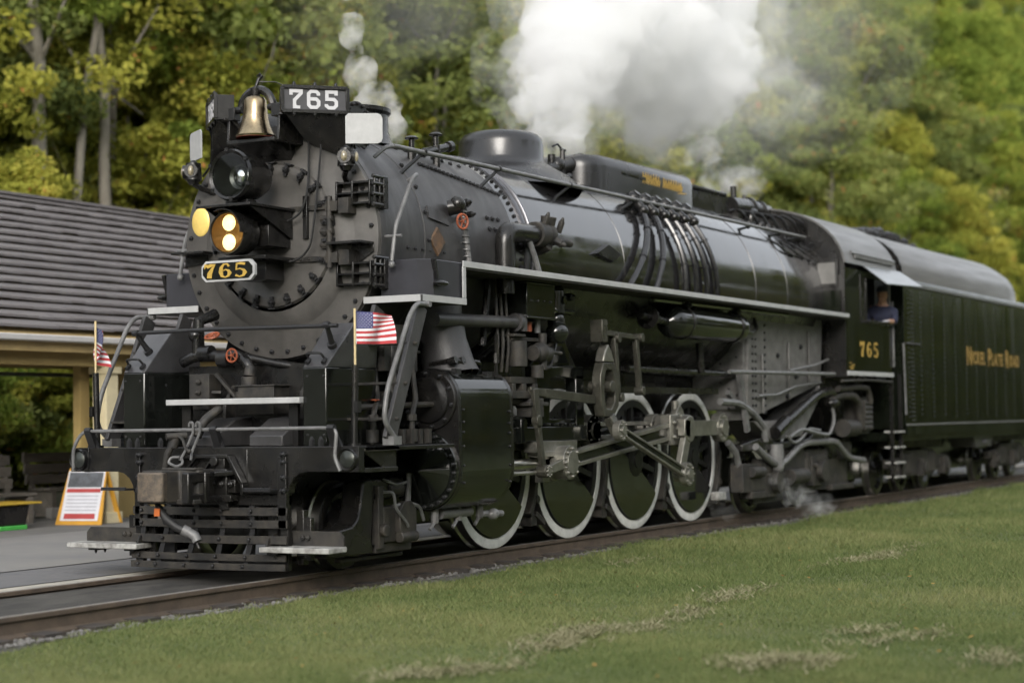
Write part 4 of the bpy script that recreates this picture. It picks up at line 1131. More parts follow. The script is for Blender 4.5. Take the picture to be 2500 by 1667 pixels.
for sy in (-1, 1):
    for i in range(3):
        o = rod('side_rod', (PIN[i][0], sy * 1.0 - (.10 * sy if i != 2 else -.16 * sy) * 0, PIN[i][1]), (PIN[i + 1][0], sy * 1.0, PIN[i + 1][1]), .20, .20, .10, flute=i != 2)
        if i == 2:
            o.location = (0, sy * .16, 0)
    # main rod with strap end
    o = rod('main_rod', (.62, sy * 1.32, .93), (PIN[2][0], sy * 1.32, PIN[2][1]), .17, .21, .11)
    b = MB()
    x, z = PIN[2]
    b.box(x - .34, x + .26, sy * 1.32 - .07, sy * 1.32 + .07, z - .20, z + .18)
    b.prism([(x - .1, z + .18), (x + .05, z + .32), (x + .2, z + .18)], 'y', sy * 1.28, sy * 1.36); b.cyl((x + .02, sy * 1.3, z + .15), (x + .02, sy * 1.3, z + .36), .05, n=10)
    for q in (-.24, .18): b.bolt((x + q, sy * 1.39, z + .08), (0, sy, 0), .03, .04); b.bolt((x + q, sy * 1.39, z - .1), (0, sy, 0), .03, .04)
    b.cyl((x, sy * .9, z), (x, sy * 1.46, z), .12, n=24)
    part('big_end', b, M['rod'], o, bevel=.012)
    # return crank and eccentric rod
    b = MB(); p0 = Vector((x, sy * 1.47, z)); p1 = Vector((3.62, sy * 1.47, .70))
    b.bar(p0, p1, .08, .17, (1, 0, .3)); b.cyl(p0 + Vector((0, -.05, 0)), p0 + Vector((0, .05, 0)), .17, n=20); b.cyl(p1 + Vector((0, -.05, 0)), p1 + Vector((0, .05, 0)), .10, n=18); b.bar(p0, p0 + Vector((-.18, 0, .02)), .10, .22, (0, 0, 1))
    part('return_crank', b, M['rod'], LOCO, bevel=.01)
    rod('eccentric_rod', (1.72, sy * 1.55, 1.27), (3.62, sy * 1.57, .70), .10, .12, .07, flute=True, er=1.7)
    # crosshead hung under its guide, piston rod
    b = MB()
    b.box(.02, 1.02, sy * 1.18, sy * 1.34, 1.05, 1.17); b.box(.12, .90, sy * 1.17, sy * 1.35, 1.0, 1.06)
    b.prism([(.18, 1.05), (.95, 1.05), (.86, .86), (.74, .74), (.50, .72), (.30, .84)], 'y', sy * 1.17, sy * 1.30)
    b.cyl((.60, sy * 1.14, .93), (.60, sy * 1.47, .93), .19, n=28); b.cyl((.60, sy * 1.47, .93), (.60, sy * 1.50, .93), .13, n=24)
    for k in range(8): b.bolt((.60 + .155 * math.cos(k * PI / 4), sy * 1.47, .93 + .155 * math.sin(k * PI / 4)), (0, sy, 0), .022, .04)
    b.box(.24, .42, sy * 1.2, sy * 1.3, .72, .98)
    o = part('crosshead', b, M['rod'], LOCO, bevel=.012)
    b = MB(); b.cyl((-1.0, sy * 1.20, .925), (.35, sy * 1.20, .925), .062, n=18); part('piston_rod', b, M['steel'], LOCO)
    b = MB(); b.cyl((-.95, sy * 1.34, .84), (-.1, sy * 1.38, .84), .025, n=8); b.cyl((-.98, sy * 1.20, .925), (-.80, sy * 1.20, .925), .12, n=18); part('gland', b, M['rod'], LOCO)
    b = MB(); b.box(-.98, 1.36, sy * 1.12, sy * 1.30, 1.175, 1.33); b.box(-.3, -.16, sy * 1.10, sy * 1.33, 1.16, 1.42)
    for k in range(7): b.cyl((-.1 + k * .2, sy * 1.22, 1.33), (-.1 + k * .2, sy * 1.22, 1.37), .05, n=10)
    part('crosshead_guide', b, M['gloss'], LOCO, bevel=.008)
    # combination lever, union link
    b = MB()
    b.bar((-.20, sy * 1.44, 1.74), (-.13, sy * 1.44, 1.32), .05, .11, (1, 0, 0)); b.bar((-.15, sy * 1.44, 1.42), (-.02, sy * 1.44, .86), .05, .08, (1, 0, 0)); b.cyl((-.15, sy * 1.40, 1.4), (-.15, sy * 1.48, 1.4), .06, n=12)
    b.cyl((-.02, sy * 1.38, .85), (-.02, sy * 1.50, .85), .07, n=14)
    part('combination_lever', b, M['rodd'], LOCO, bevel=.006)
    rod('union_link', (0.0, sy * 1.46, .85), (.50, sy * 1.44, .93), .08, .11, .06, flute=False, er=1.2)
    # valve stem guide, radius rod, link, hangers
    b = MB()
    b.box(-.62, .14, sy * 1.22, sy * 1.40, 1.64, 1.72); b.box(-.62, -.02, sy * 1.26, sy * 1.38, 1.80, 1.87)
    for q in (-.6, -.36, -.1): b.box(q, q + .08, sy * 1.24, sy * 1.39, 1.72, 1.80)
    b.box(-.24, .06, sy * 1.24, sy * 1.42, 1.44, 1.64); b.box(-.30, .14, sy * 1.20, sy * 1.44, 1.56, 1.60); b.box(-.14, -.02, sy * 1.38, sy * 1.45, 1.52, 1.64)
    b.cyl((-.97, sy * 1.28, 1.62), (-.2, sy * 1.28, 1.62), .045, n=12)
    part('valve_guide', b, M['dirty'], LOCO, bevel=.006)
    b = MB(); b.bar((-.24, sy * 1.40, 1.72), (.1, sy * 1.40, 1.70), .05, .085); b.bar((.1, sy * 1.40, 1.70), (1.62, sy * 1.36, 1.62), .05, .10); part('radius_rod', b, M['rodd'], LOCO, bevel=.005)
    b = MB()
    out = [(1.50, 2.06), (1.80, 2.06), (1.93, 1.80), (1.90, 1.56), (1.74, 1.42), (1.50, 1.44), (1.42, 1.60), (1.42, 1.90)]
    inn = [(1.58, 1.98), (1.73, 1.98), (1.82, 1.80), (1.80, 1.60), (1.70, 1.52), (1.56, 1.53), (1.52, 1.64), (1.52, 1.88)]
    n = len(out); vs = [(x_, sy * y_, z_) for y_ in (1.34, 1.46) for x_, z_ in out] + [(x_, sy * y_, z_) for y_ in (1.34, 1.46) for x_, z_ in inn]
    fs = []
    for k in range(n):
        k2 = (k + 1) % n
        fs += [(k, k2, 2 * n + k2, 2 * n + k), (n + k, 3 * n + k, 3 * n + k2, n + k2), (k, n + k, n + k2, k2), (2 * n + k, 2 * n + k2, 3 * n + k2, 3 * n + k)]
    b.add(vs, fs)
    b.bar((1.66, sy * 1.44, 1.44), (1.74, sy * 1.50, 1.24), .10, .15, (1, 0, 0)); b.cyl((1.66, sy * 1.2, 1.78), (1.66, sy * 1.5, 1.78), .07, n=14)
    part('expansion_link', b, M['rodd'], LOCO, bevel=.01)
    b = MB(); b.prism([(1.50, 2.07), (1.80, 2.07), (1.72, 2.20), (1.64, 2.28), (1.56, 2.2)], 'y', sy * 1.34, sy * 1.46); part('link_cap', b, M['rod'], LOCO, bevel=.015)
    b = MB()
    for p0, p1, w in (((1.58, 2.42), (2.66, 2.385), .06), ((2.56, 2.38), (2.66, 1.72), .075), ((1.96, 2.36), (2.04, 1.62), .08)): b.bar((p0[0], sy * 1.38, p0[1]), (p1[0], sy * 1.38, p1[1]), .06, w, (0, 0, 1) if p0[1] - p1[1] < .1 else (1, 0, 0))
    for x_, z_ in ((1.58, 2.42), (2.64, 2.385), (1.98, 2.36), (2.65, 1.74), (2.04, 1.66)): b.cyl((x_, sy * 1.33, z_), (x_, sy * 1.45, z_), .055, n=14)
    b.box(1.48, 1.62, sy * 1.3, sy * 1.46, 2.3, 2.56)
    part('lifting_arm', b, M['rodd'], LOCO, bevel=.006)
    # guide yoke and link hanger casting
    b = MB()
    b.prism([(.30, 2.0), (1.50, 2.02), (1.50, 1.88), (1.46, 1.86), (.80, 1.90), (.66, 1.86), (.62, 1.36), (.30, 1.33)], 'y', sy * 1.06, sy * 1.20)
    b.box(1.30, 1.50, sy * 1.06, sy * 1.20, 1.33, 1.92); b.box(.30, 1.50, sy * 1.07, sy * 1.19, 1.33, 1.42)
    b.prism([(.30, 2.0), (1.5, 2.02), (1.2, 2.34), (1.05, 2.36), (.95, 2.14), (.5, 2.1)], 'y', sy * .9, sy * 1.1); b.prism([(.95, 2.12), (1.5, 2.1), (1.5, 2.45), (1.12, 2.5)], 'y', sy * .8, sy * .95)
    part('guide_yoke', b, M['gloss'], LOCO, bevel=.012)
    b = MB(); b.box(1.5, 5.9, sy * 1.02, sy * 1.10, 1.72, 1.80); b.box(2.9, 6.3, sy * .95, sy * 1.02, 2.0, 2.06); b.cyl((3.0, sy * 1.05, 2.03), (6.6, sy * 1.05, 2.0), .05, n=10); b.cyl((5.0, sy * 1.2, 2.4), (5.05, sy * 1.2, 2.0), .05, n=10)
    part('reach_rod', b, M['black'], LOCO)
# pumps, lubricator and tank under the running board, near side
b = MB(); b.box(-.30, .36, -1.42, -1.0, 2.52, 2.90); b.box(-.32, .38, -1.44, -.98, 2.50, 2.525); b.box(-.31, .37, -1.43, -.99, 2.88, 2.905)
for k in range(4): b.bolt((-.2 + .15 * k, -1.425, 2.7), (0, -1, 0), .015, .015)
part('lubricator_box', b, M['gloss'], LOCO, bevel=.01)
b = MB()
for x, z, h in ((.62, 2.72, .24), (.62, 2.40, .26)):
    b.cyl((x, -1.30, z - h / 2), (x, -1.30, z + h / 2), .10, n=16); b.sph((x, -1.30, z + h / 2), .095, 14, 8); b.cyl((x, -1.3, z + .02), (x, -1.42, z + .02), .05, n=10)
b.sph((.56, -1.34, 2.38), .125, 16, 10, (1.2, 1, 1)); b.cyl((.3, -1.34, 2.62), (.95, -1.34, 2.62), .03, n=8); b.bolt((.75, -1.4, 2.78), (0, -1, 0), .05, .08)
part('pump', b, M['gloss'], LOCO)
b = MB()
b.cyl((-.45, -1.38, 1.98), (-.45, -1.38, 2.25), .10, n=16); b.cyl((-.15, -1.40, 2.13), (.2, -1.40, 2.13), .085, n=14); b.sph((-.02, -1.42, 2.14), .11, 12, 8); b.box(-.5, .25, -1.35, -1.2, 2.26, 2.30); b.box(-.55, -.3, -1.4, -1.2, 2.3, 2.33)
b.cyl((.05, -1.42, 1.95), (.05, -1.42, 2.35), .045, n=10); b.cyl((.15, -1.42, 2.15), (.42, -1.46, 2.14), .02, n=8); b.cyl((-.05, -1.40, 1.86), (-.05, -1.40, 2.0), .07, n=12)
for k in range(4): b.tube(bend([(.1, -1.3, 1.98 + .08 * k), (.5, -1.28, 1.98 + .08 * k), (.72, -1.2, 2.18 + .05 * k), (.8, -1.1, 2.4)], .12), .025, 6)
for k in range(3): b.tube(bend([(-.8 + .12 * k, -1.3, 1.92), (-.78 + .12 * k, -1.32, 2.2), (-.7 + .1 * k, -1.25, 2.9)], .08), .02, 6)
part('mechanical_lubricator', b, M['dirty'], LOCO, bevel=.004)
b = MB(); b.cyl((-.05, -1.30, 2.37), (-.05, -1.30, 2.47), .04, n=10); part('red_fitting', b, M['valve'], LOCO)
b = MB(); b.cyl((.12, -1.32, 2.36), (.12, -1.32, 2.50), .035, n=10); part('steel_fitting', b, M['pipe'], LOCO)
b = MB()
b.lathe([(-.02, 0), (0.02, .10), (.08, .17), (.16, .198), (.20, .205), (2.35, .205), (2.39, .198), (2.47, .17), (2.53, .10), (2.55, 0)], (3.55, -1.36, 2.62), (1, 0, 0), 40)
tk = part('air_reservoir', b, M['gloss'], LOCO)
for x in (3.98, 5.70):
    b = MB(); b.lathe([(0, .206), (0, .216), (.07, .216), (.07, .206)], (x, -1.36, 2.62), (1, 0, 0), 32); b.cyl((x + .03, -1.36, 2.8), (x + .03, -1.36, 2.92), .03, n=8); b.bolt((x + .035, -1.44, 2.84), (0, -1, 0), .05, .08)
    part('reservoir_strap', b, M['black'], tk)
b = MB(); b.cyl((2.9, -1.3, 2.68), (3.56, -1.36, 2.62), .05, n=10); b.lathe([(0, .15), (.03, .15), (.03, .05)], (3.1, -1.3, 2.66), (1, 0, 0), 24); part('reservoir_pipe', b, M['black'], LOCO)
b = MB(); b.tube(bend([(6.05, -1.36, 2.6), (6.5, -1.36, 2.58), (6.9, -1.30, 2.66), (6.95, -1.2, 2.85)], .08), .03, 8); part('reservoir_pipe', b, M['black'], LOCO)
# firebox side, ash pan, rear gear
b = MB()
for sy in (-1, 1):
    b.add([(6.64, sy * .75, 2.9), (6.72, sy * 1.24, 2.9), (9.9, sy * 1.24, 2.9), (9.9, sy * .75, 2.9), (6.64, sy * .75, 1.35), (6.72, sy * 1.20, 1.35), (9.9, sy * 1.20, 1.9), (9.9, sy * .75, 1.9)],
          [(0, 1, 2, 3), (4, 7, 6, 5), (0, 4, 5, 1), (1, 5, 6, 2), (2, 6, 7, 3), (0, 3, 7, 4)])
b.box(6.6, 6.66, -1.2, 1.2, 1.5, 2.9)
fbx = part('firebox_side', b, M['cabgrey'], LOCO, bevel=.02)
b = MB()
for sy in (-1, 1):
    for k in range(13):
        z = 2.72 - k * .105
        for x in (6.98, 7.35, 6.86): b.bolt((x + .004 * k, sy * (1.236 - .03 * (2.9 - z) / 1.5), z), (0, sy, 0), .022, .022, 6)
    for x, z in ((7.9, 2.3), (8.7, 2.0), (8.3, 1.7), (8.9, 2.45)): b.bolt((x, sy * 1.225, z), (0, sy, 0), .04, .04)
    for x in (6.70, 6.66, 6.68):
        for k in range(14): b.bolt((6.6, sy * (.85 + .12 * (k % 3)), 2.7 - .09 * k), (-1, 0, 0), .018, .02)
part('stay_bolts', b, M['bolt'], fbx, kind='stuff')
b = MB()
for sy in (-1, 1):
    b.prism([(6.9, 1.34), (8.6, 1.34), (9.3, 1.55), (9.8, 1.88), (9.8, 1.7), (8.9, 1.1), (7.6, 1.05)], 'y', sy * .7, sy * 1.22)
    for q in ((7.2, 1.9), (8.3, 2.1), (9.2, 2.3)): b.box(q[0], q[0] + .06, sy * 1.235, sy * 1.26, q[1] - .45, q[1] + .4)
part('ash_pan', b, M['cabgrey'], LOCO, bevel=.02)
for sy in (-1, 1):
    b = MB(); b.tube([(5.6, sy * 1.38, 2.02), (7.0, sy * 1.40, 2.03), (9.9, sy * 1.42, 2.05)], .03, 8); part('side_pipe', b, M['pipe'], LOCO)
    b = MB()
    b.tube(bend([(7.7, sy * 1.30, 1.22), (9.3, sy * 1.32, 1.72), (10.0, sy * 1.32, 1.80), (10.3, sy * 1.3, 1.6)], .2), .075, 10); b.cyl((7.55, sy * 1.29, 1.16), (8.0, sy * 1.30, 1.33), .10, n=12)
    b.sph((10.0, sy * 1.34, 1.60), .10, 12, 8, (1.4, 1, .8))
    part('injector_pipe', b, M['black'], LOCO)
    b = MB()
    b.tube(bend([(8.0, sy * 1.36, 1.10), (8.5, sy * 1.36, 1.22), (9.2, sy * 1.36, 1.14), (9.8, sy * 1.36, 1.10), (10.05, sy * 1.36, 1.35), (9.95, sy * 1.34, 1.62)], .2), .026, 6)
    b.tube(bend([(7.9, sy * 1.34, 1.12), (8.2, sy * 1.34, 1.0), (8.5, sy * 1.34, 1.05), (8.9, sy * 1.34, 1.22), (9.4, sy * 1.34, 1.18)], .15), .022, 6)
    b.tube(bend([(5.7, sy * 1.2, 1.62), (6.4, sy * 1.2, 1.6), (6.9, sy * 1.22, 1.45), (7.3, sy * 1.22, 1.25), (7.35, sy * 1.22, 1.05)], .18), .05, 8)
    b.tube([(7.0, sy * 1.26, 1.7), (7.7, sy * 1.28, 1.72), (8.4, sy * 1.3, 1.84), (9.6, sy * 1.3, 1.92)], .02, 6); b.tube([(8.2, sy * 1.30, 2.08), (9.3, sy * 1.32, 2.18), (9.9, sy * 1.32, 2.28)], .022, 6)
    b.bar((6.4, sy * 1.2, 2.05), (6.7, sy * 1.2, 1.2), .06, .09, (1, 0, 0)); b.bar((6.1, sy * 1.15, 1.75), (6.5, sy * 1.15, 1.55), .06, .07)
    part('rear_pipes', b, M['pipe'], LOCO)
    # trailing truck frame
    b = MB()
    b.prism([(6.5, 1.02), (7.2, 1.10), (8.0, 1.02), (9.3, 1.06), (9.5, 1.14), (10.2, 1.14), (10.3, 1.02), (9.7, .98), (9.3, .96), (8.0, .92), (6.5, .92)], 'y', sy * 1.06, sy * 1.20)
    b.prism([(9.7, 1.16), (11.0, 1.02), (11.6, .98), (11.6, .72), (10.6, .72), (10.2, .9)], 'y', sy * 1.02, sy * 1.12)
    tt = part('trailing_truck', b, M['black'], LOCO, bevel=.015)
    b = MB()
    b.tube(bend([(6.9, sy * 1.24, .98), (7.25, sy * 1.24, .84), (7.75, sy * 1.25, .68), (8.15, sy * 1.25, .76), (8.65, sy * 1.25, .95), (9.1, sy * 1.25, 1.0), (10.4, sy * 1.25, 1.0), (11.0, sy * 1.25, .72), (11.8, sy * 1.25, .66)], .22, 6), [.05] * 7 + [.075] * 20 + [.05] * 15 + [.04] * 50 if False else .052, 12)
    b.sph((7.75, sy * 1.25, .68), .10, 12, 8); b.cyl((7.75, sy * 1.22, .68), (7.75, sy * 1.22, 1.0), .12, n=14); b.tube([(6.2, sy * 1.1, 1.05), (6.45, sy * 1.12, .9), (6.55, sy * 1.12, .7)], .05, 8)
    part('water_pipe', b, M['pipe'], tt)
    for x, r in ((7.75, .457), (9.75, .546)):
        b = MB(); b.box(x - .34, x + .34, sy * .98, sy * 1.20, r - .22, r + .24); b.cyl((x, sy * 1.20, r), (x, sy * 1.30, r), .17, n=18); b.box(x - .5, x + .5, sy * 1.04, sy * 1.16, r + .2, r + .34)
        for q in (-.42, .42): b.cyl((x + q, sy * 1.1, r - .1), (x + q, sy * 1.1, r + .3), .09, n=12); b.bolt((x + q * .6, sy * 1.2, r + .1), (0, sy, 0), .04, .06)
        b.box(x - .62, x + .62, sy * 1.02, sy * 1.10, r - .30, r - .20)
        part('journal_box', b, M['dirty'], tt, bevel=.015)
    b = MB(); b.box(6.5, 7.4, sy * 1.0, sy * 1.2, .34, .74); b.box(6.8, 7.4, sy * 1.02, sy * 1.21, .24, .34); b.cyl((6.75, sy * 1.22, .62), (7.2, sy * 1.22, .62), .08, n=12); part('brake_cylinder', b, M['dirty'], tt, bevel=.012)
    b = MB(); b.box(9.9, 11.4, sy * .9, sy * 1.1, .30, .72); b.box(10.9, 11.4, sy * 1.0, sy * 1.15, .7, .98); b.box(10.4, 11.5, sy * 1.0, sy * 1.18, .22, .31); part('booster_casing', b, M['dirty'], tt, bevel=.012)
    b = MB(); b.box(8.3, 9.2, sy * 1.02, sy * 1.16, .3, .9); b.cyl((8.4, sy * 1.18, .5), (9.1, sy * 1.18, .5), .12, n=14); part('equaliser', b, M['dirty'], tt, bevel=.012)
    b = MB(); b.box(5.78, 6.06, sy * 1.0, sy * 1.12, .27, .38); part('sand_nozzle', b, M['step'], LOCO, bevel=.01)
def plain_wheels(x, r, parent, y=.80):
    c, t, _ = wc_cache[round(r, 3)]
    for sy in (-1, 1):
        o = link('wheel', c, parent, (x, sy * y, r), (0, 0, 0 if sy < 0 else PI)); link('tyre', t, o)
def disc_wheel(r):
    b = MB(); b.lathe([(-.05, 0), (-.05, .12), (-.02, .14), (.03, .2), (.04, r - .16), (0, r - .10), (.09, r - .10), (.10, .1)], (0, 0, 0), (0, 1, 0), 48); c = b.mesh('wheel_disc', M['black'])
    b = MB(); b.lathe([(0, r - .10), (-.006, r - .095), (-.006, r - .01), (0, r), (.10, r), (.112, r + .022), (.13, r + .02), (.137, r), (.137, r - .10)], (0, 0, 0), (0, 1, 0), 56)
    for i in range(len(b.f)): b.mi[i] = 0 if i // 56 < 3 else 1
    return c, b.mesh('tyre', [M['black'], M['steel']]), None
wc_cache = {round(r, 3): disc_wheel(r) for r in (.419, .457, .546, .42)}
plain_wheels(7.75, .457, LOCO); plain_wheels(9.75, .546, LOCO); plain_wheels(-2.93, .419, LOCO, .775)
# lead truck outside frame
for sy in (-1, 1):
    b = MB()
    b.prism([(-3.75, .40), (-3.36, .44), (-3.26, .50), (-3.20, .62), (-3.16, .84), (-3.10, .87), (-2.45, .87), (-2.40, .80), (-2.42, .68), (-2.98, .66), (-3.02, .30), (-2.98, .17), (-3.75, .17)], 'y', sy * .93, sy * 1.16)
    o = part('lead_truck', b, M['black'], LOCO, bevel=.02)
    b = MB()
    b.box(-2.86, -2.32, sy * 1.0, sy * 1.20, .26, .60); b.prism([(-2.66, .34), (-2.36, .34), (-2.36, .56), (-2.44, .64), (-2.58, .64), (-2.66, .56)], 'y', sy * 1.18, sy * 1.26); b.box(-2.95, -2.3, sy * .98, sy * 1.16, .16, .26); b.cyl((-2.7, sy * 1.12, .76), (-2.45, sy * 1.12, .76), .07, n=14)
    b.cyl((-2.66, sy * 1.24, .30), (-2.36, sy * 1.24, .30), .055, n=12); b.box(-2.95, -2.86, sy * 1.10, sy * 1.2, .2, .8); b.cyl((-2.9, sy * 1.2, .38), (-2.9, sy * 1.26, .38), .06, n=12)
    b.box(-3.4, -2.3, sy * .98, sy * 1.06, .10, .14)
    part('journal_box', b, M['dirty'], o, bevel=.012)
    b = MB(); b.tube(bend([(-2.84, sy * 1.18, .74), (-2.78, sy * 1.26, .74), (-2.76, sy * 1.27, .58), (-2.58, sy * 1.28, .44), (-2.54, sy * 1.27, .40)], .06), .016, 6); b.tube(bend([(-2.7, sy * 1.2, .60), (-2.45, sy * 1.24, .62), (-2.3, sy * 1.26, .58), (-2.2, sy * 1.24, .44)], .06), .018, 6); b.tube([(-2.82, sy * 1.17, .86), (-2.6, sy * 1.18, .80), (-2.4, sy * 1.17, .82)], .014, 6)
    b.cyl((-2.30, sy * 1.1, .2), (-2.24, sy * 1.1, .9), .03, n=8)
    part('brake_hose', b, M['pipe'], o)
    b = MB(); b.box(-3.88, -3.80, sy * .9, sy * .98, .12, .62); b.box(-3.88, -3.82, sy * .98, sy * 1.06, .16, .55); part('guard_iron', b, M['black'], LOCO, bevel=.006)

# ================================================================ cab
b = MB()
hw = 1.58
# side sheets built round the window opening
for sy in (-1, 1):
    y0, y1 = sy * (hw - .02), sy * hw
    b.box(10.05, 12.42, y0, y1, 2.08, 2.90); b.box(10.05, 10.80, y0, y1, 2.90, 3.72); b.box(10.80, 12.42, y0, y1, 3.62, 3.72)
b.box(10.05, 10.08, -hw + .02, hw - .02, 2.0, 3.72)
CAB = part('cab', b, M['tank'], LOCO)
b = MB()
def cab_arc(x, r_add=0.0, n=24):
    pts = []
    for k in range(n + 1):
        a = math.radians(8 + (164) * k / n)
        pts.append((x, -(1.62 + r_add) * math.cos(a) * 1.0, 3.55 + (1.20 + r_add) * math.sin(a) ** .8))
    return pts
A0, A1, B0, B1 = cab_arc(10.0), cab_arc(12.75), cab_arc(10.0, -.03), cab_arc(12.75, -.03)
n = len(A0)
vs = A0 + A1 + B0 + B1
fs = [(k, k + 1, n + k + 1, n + k) for k in range(n - 1)] + [(2 * n + k, 3 * n + k, 3 * n + k + 1, 2 * n + k + 1) for k in range(n - 1)]
fs += [(k, 2 * n + k, 2 * n + k + 1, k + 1) for k in range(n - 1)] + [(n + k, n + k + 1, 3 * n + k + 1, 3 * n + k) for k in range(n - 1)] + [(0, n, 3 * n, 2 * n), (n - 1, 3 * n - 1, 4 * n - 1, 2 * n - 1)]
b.add(vs, fs)
part('cab_roof', b, M['cabroof'], CAB)
b = MB()
fr = [(y, z) for _, y, z in B0]
b.prism(fr + [(1.55, 3.0), (-1.55, 3.0)], 'x', 10.03, 10.045); b.box(10.0, 10.03, -1.58, -.95, 2.0, 3.6); b.box(10.0, 10.03, .95, 1.58, 2.0, 3.6)
part('cab_front', b, M['black'], CAB)
b = MB(); b.box(9.975, 9.995, -1.48, -1.12, 3.42, 3.86); fw = part('front_window', b, M['black'], CAB, bevel=.004)
b = MB(); b.box(9.968, 9.977, -1.44, -1.16, 3.47, 3.80); part('pane', b, mat('bright_pane', (.15, .147, .14), .25, var=.1), fw)
b = MB(); b.box(9.968, 9.975, -1.52, -1.16, 3.0, 3.36); part('front_panel', b, M['tank'], CAB)
b = MB()
b.add([(10.95, -1.60, 3.80), (12.95, -1.60, 3.83), (12.95, -1.98, 3.56), (10.95, -1.98, 3.50), (10.95, -1.60, 3.785), (12.95, -1.60, 3.815), (12.95, -1.975, 3.545), (10.95, -1.975, 3.485)],
      [(0, 1, 2, 3), (4, 7, 6, 5), (0, 4, 5, 1), (1, 5, 6, 2), (2, 6, 7, 3), (3, 7, 4, 0)])
part('sun_visor', b, mat('visor_paint', (.20, .215, .225), .3, var=.1), CAB)
b = MB(); b.box(10.5, 12.6, -1.61, -1.585, 3.90, 3.95); b.tube([(10.4, -1.56, 3.98), (12.7, -1.56, 3.98)], .03, 8); b.box(12.42, 12.48, -1.56, -1.5, 2.1, 3.9)
part('rain_gutter', b, M['pipe'], CAB)
b = MB(); b.box(10.03, 12.44, -1.605, -1.583, 2.03, 2.10); part('cab_sill', b, M['white'], CAB, label='white strip along the cab bottom', bevel=.003)
b = MB(); b.box(10.03, 12.44, 1.583, 1.605, 2.03, 2.10); part('cab_sill', b, M['white'], CAB, bevel=.003)
b = MB(); b.box(10.8, 11.1, -1.57, -1.55, 2.9, 3.62); b.box(11.08, 11.12, -1.585, -1.55, 2.9, 3.62); b.box(10.76, 10.80, -1.59, -1.57, 2.88, 3.66); b.box(11.0, 12.3, -1.66, -1.5, 2.885, 2.93)
wf = part('side_window', b, M['black'], CAB, bevel=.004)
b = MB(); b.box(10.84, 11.06, -1.562, -1.556, 3.25, 3.58); part('pane', b, M['winglass'], wf)
b = MB(); numerals(b, '765', (10.72, -1.583, 2.33), (1, 0, 0), (0, 0, 1), (0, -1, 0), .26, 1.36, .004, 'roman', wf=1.3); part('cab_numerals', b, M['gold'], CAB, smooth=0)
b = MB()
for k, (x, w) in enumerate(((10.16, .10), (10.28, .14), (10.16, .22), (10.20, .16))): b.box(x, x + w, -1.584, -1.581, 2.22 - .03 * k, 2.235 - .03 * k)
part('small_lettering', b, M['gold'], CAB)
b = MB(); b.box(10.1, 13.2, -1.2, 1.2, 1.98, 2.06); b.box(10.0, 10.06, -1.2, 1.2, 1.9, 3.0); b.box(10.7, 13.0, -.9, .9, 1.1, 1.98); part('cab_floor', b, M['black'], LOCO)
b = MB(); b.box(10.3, 11.2, -1.0, 1.0, 2.06, 3.9); part('boiler_backhead', b, M['black'], LOCO)
b = MB(); b.tube(bend([(9.85, -1.55, 1.94), (11.2, -1.56, 1.97), (12.5, -1.55, 1.95)], .2), .022, 8); b.tube(bend([(10.1, -1.4, 1.82), (11.0, -1.45, 1.86), (11.5, -1.45, 1.84), (11.6, -1.45, 1.6)], .15), .05, 8)
b.tube(bend([(9.9, -1.3, 1.62), (10.3, -1.35, 1.72), (10.9, -1.38, 1.72), (11.2, -1.38, 1.6), (11.3, -1.38, 1.2)], .15), .07, 10)
for k in range(6): b.cyl((11.35, -1.4, 1.6 - .08 * k), (11.75, -1.4, 1.6 - .08 * k), .05, n=8)
b.box(11.3, 11.8, -1.35, -1.1, 1.1, 1.7); b.cyl((10.6, -1.3, 1.2), (11.2, -1.3, 1.2), .14, n=14)
part('cab_pipes', b, M['dirty'], LOCO)
b = MB()
for x in (12.50, 13.0): b.box(x, x + .03, -1.56, -1.50, .30, 2.1)
cs = part('cab_steps', b, M['black'], LOCO)
for z in (.34, .58, .84, 1.10):
    b = MB(); b.box(12.5, 13.03, -1.60, -1.40, z, z + .03); part('step_tread', b, M['step'], cs)
b = MB(); b.box(12.44, 13.0, -1.30, 1.30, 2.0, 3.9); part('gangway_curtain', b, M['rubber'], LOCO)
b = MB(); b.tube([(13.05, -1.60, 2.62), (13.05, -1.62, 1.4)], .018, 6); b.tube([(12.46, -1.6, 3.3), (12.46, -1.6, 2.2)], .018, 6); part('cab_grab_rail', b, M['pipe'], LOCO)

# ================================================================ TENDER
TEN = thing('tender', 'dark riveted tender lettered in gold coupled behind the locomotive cab', 'tender', (13.1, 0, 0))
b = MB()
TX0, TX1 = 13.1, 26.6
b.prism([(-1.60, 1.16), (1.60, 1.16), (1.60, 3.62), (1.56, 3.74), (-1.56, 3.74), (-1.60, 3.62)], 'x', TX0, TX1)
tb = part('tank_body', b, M['tank'], TEN, loc=(-13.1, 0, 0), bevel=.01)
b = MB(); b.box(TX0, TX1, -1.63, -1.55, 1.07, 1.20); b.box(TX0, TX1, 1.55, 1.63, 1.07, 1.20); b.box(TX0, TX1, -1.5, 1.5, .95, 1.10); b.box(TX0 - .5, TX1, -.66, .66, .30, .96); part('tank_sill', b, M['tank'], TEN, loc=(-13.1, 0, 0))
b = MB(); b.box(TX0, TX1, -1.622, -1.605, 1.215, 1.245); b.box(TX0, TX1, -1.622, -1.60, 3.615, 3.645); part('tank_moulding', b, M['pipe'], TEN, loc=(-13.1, 0, 0))
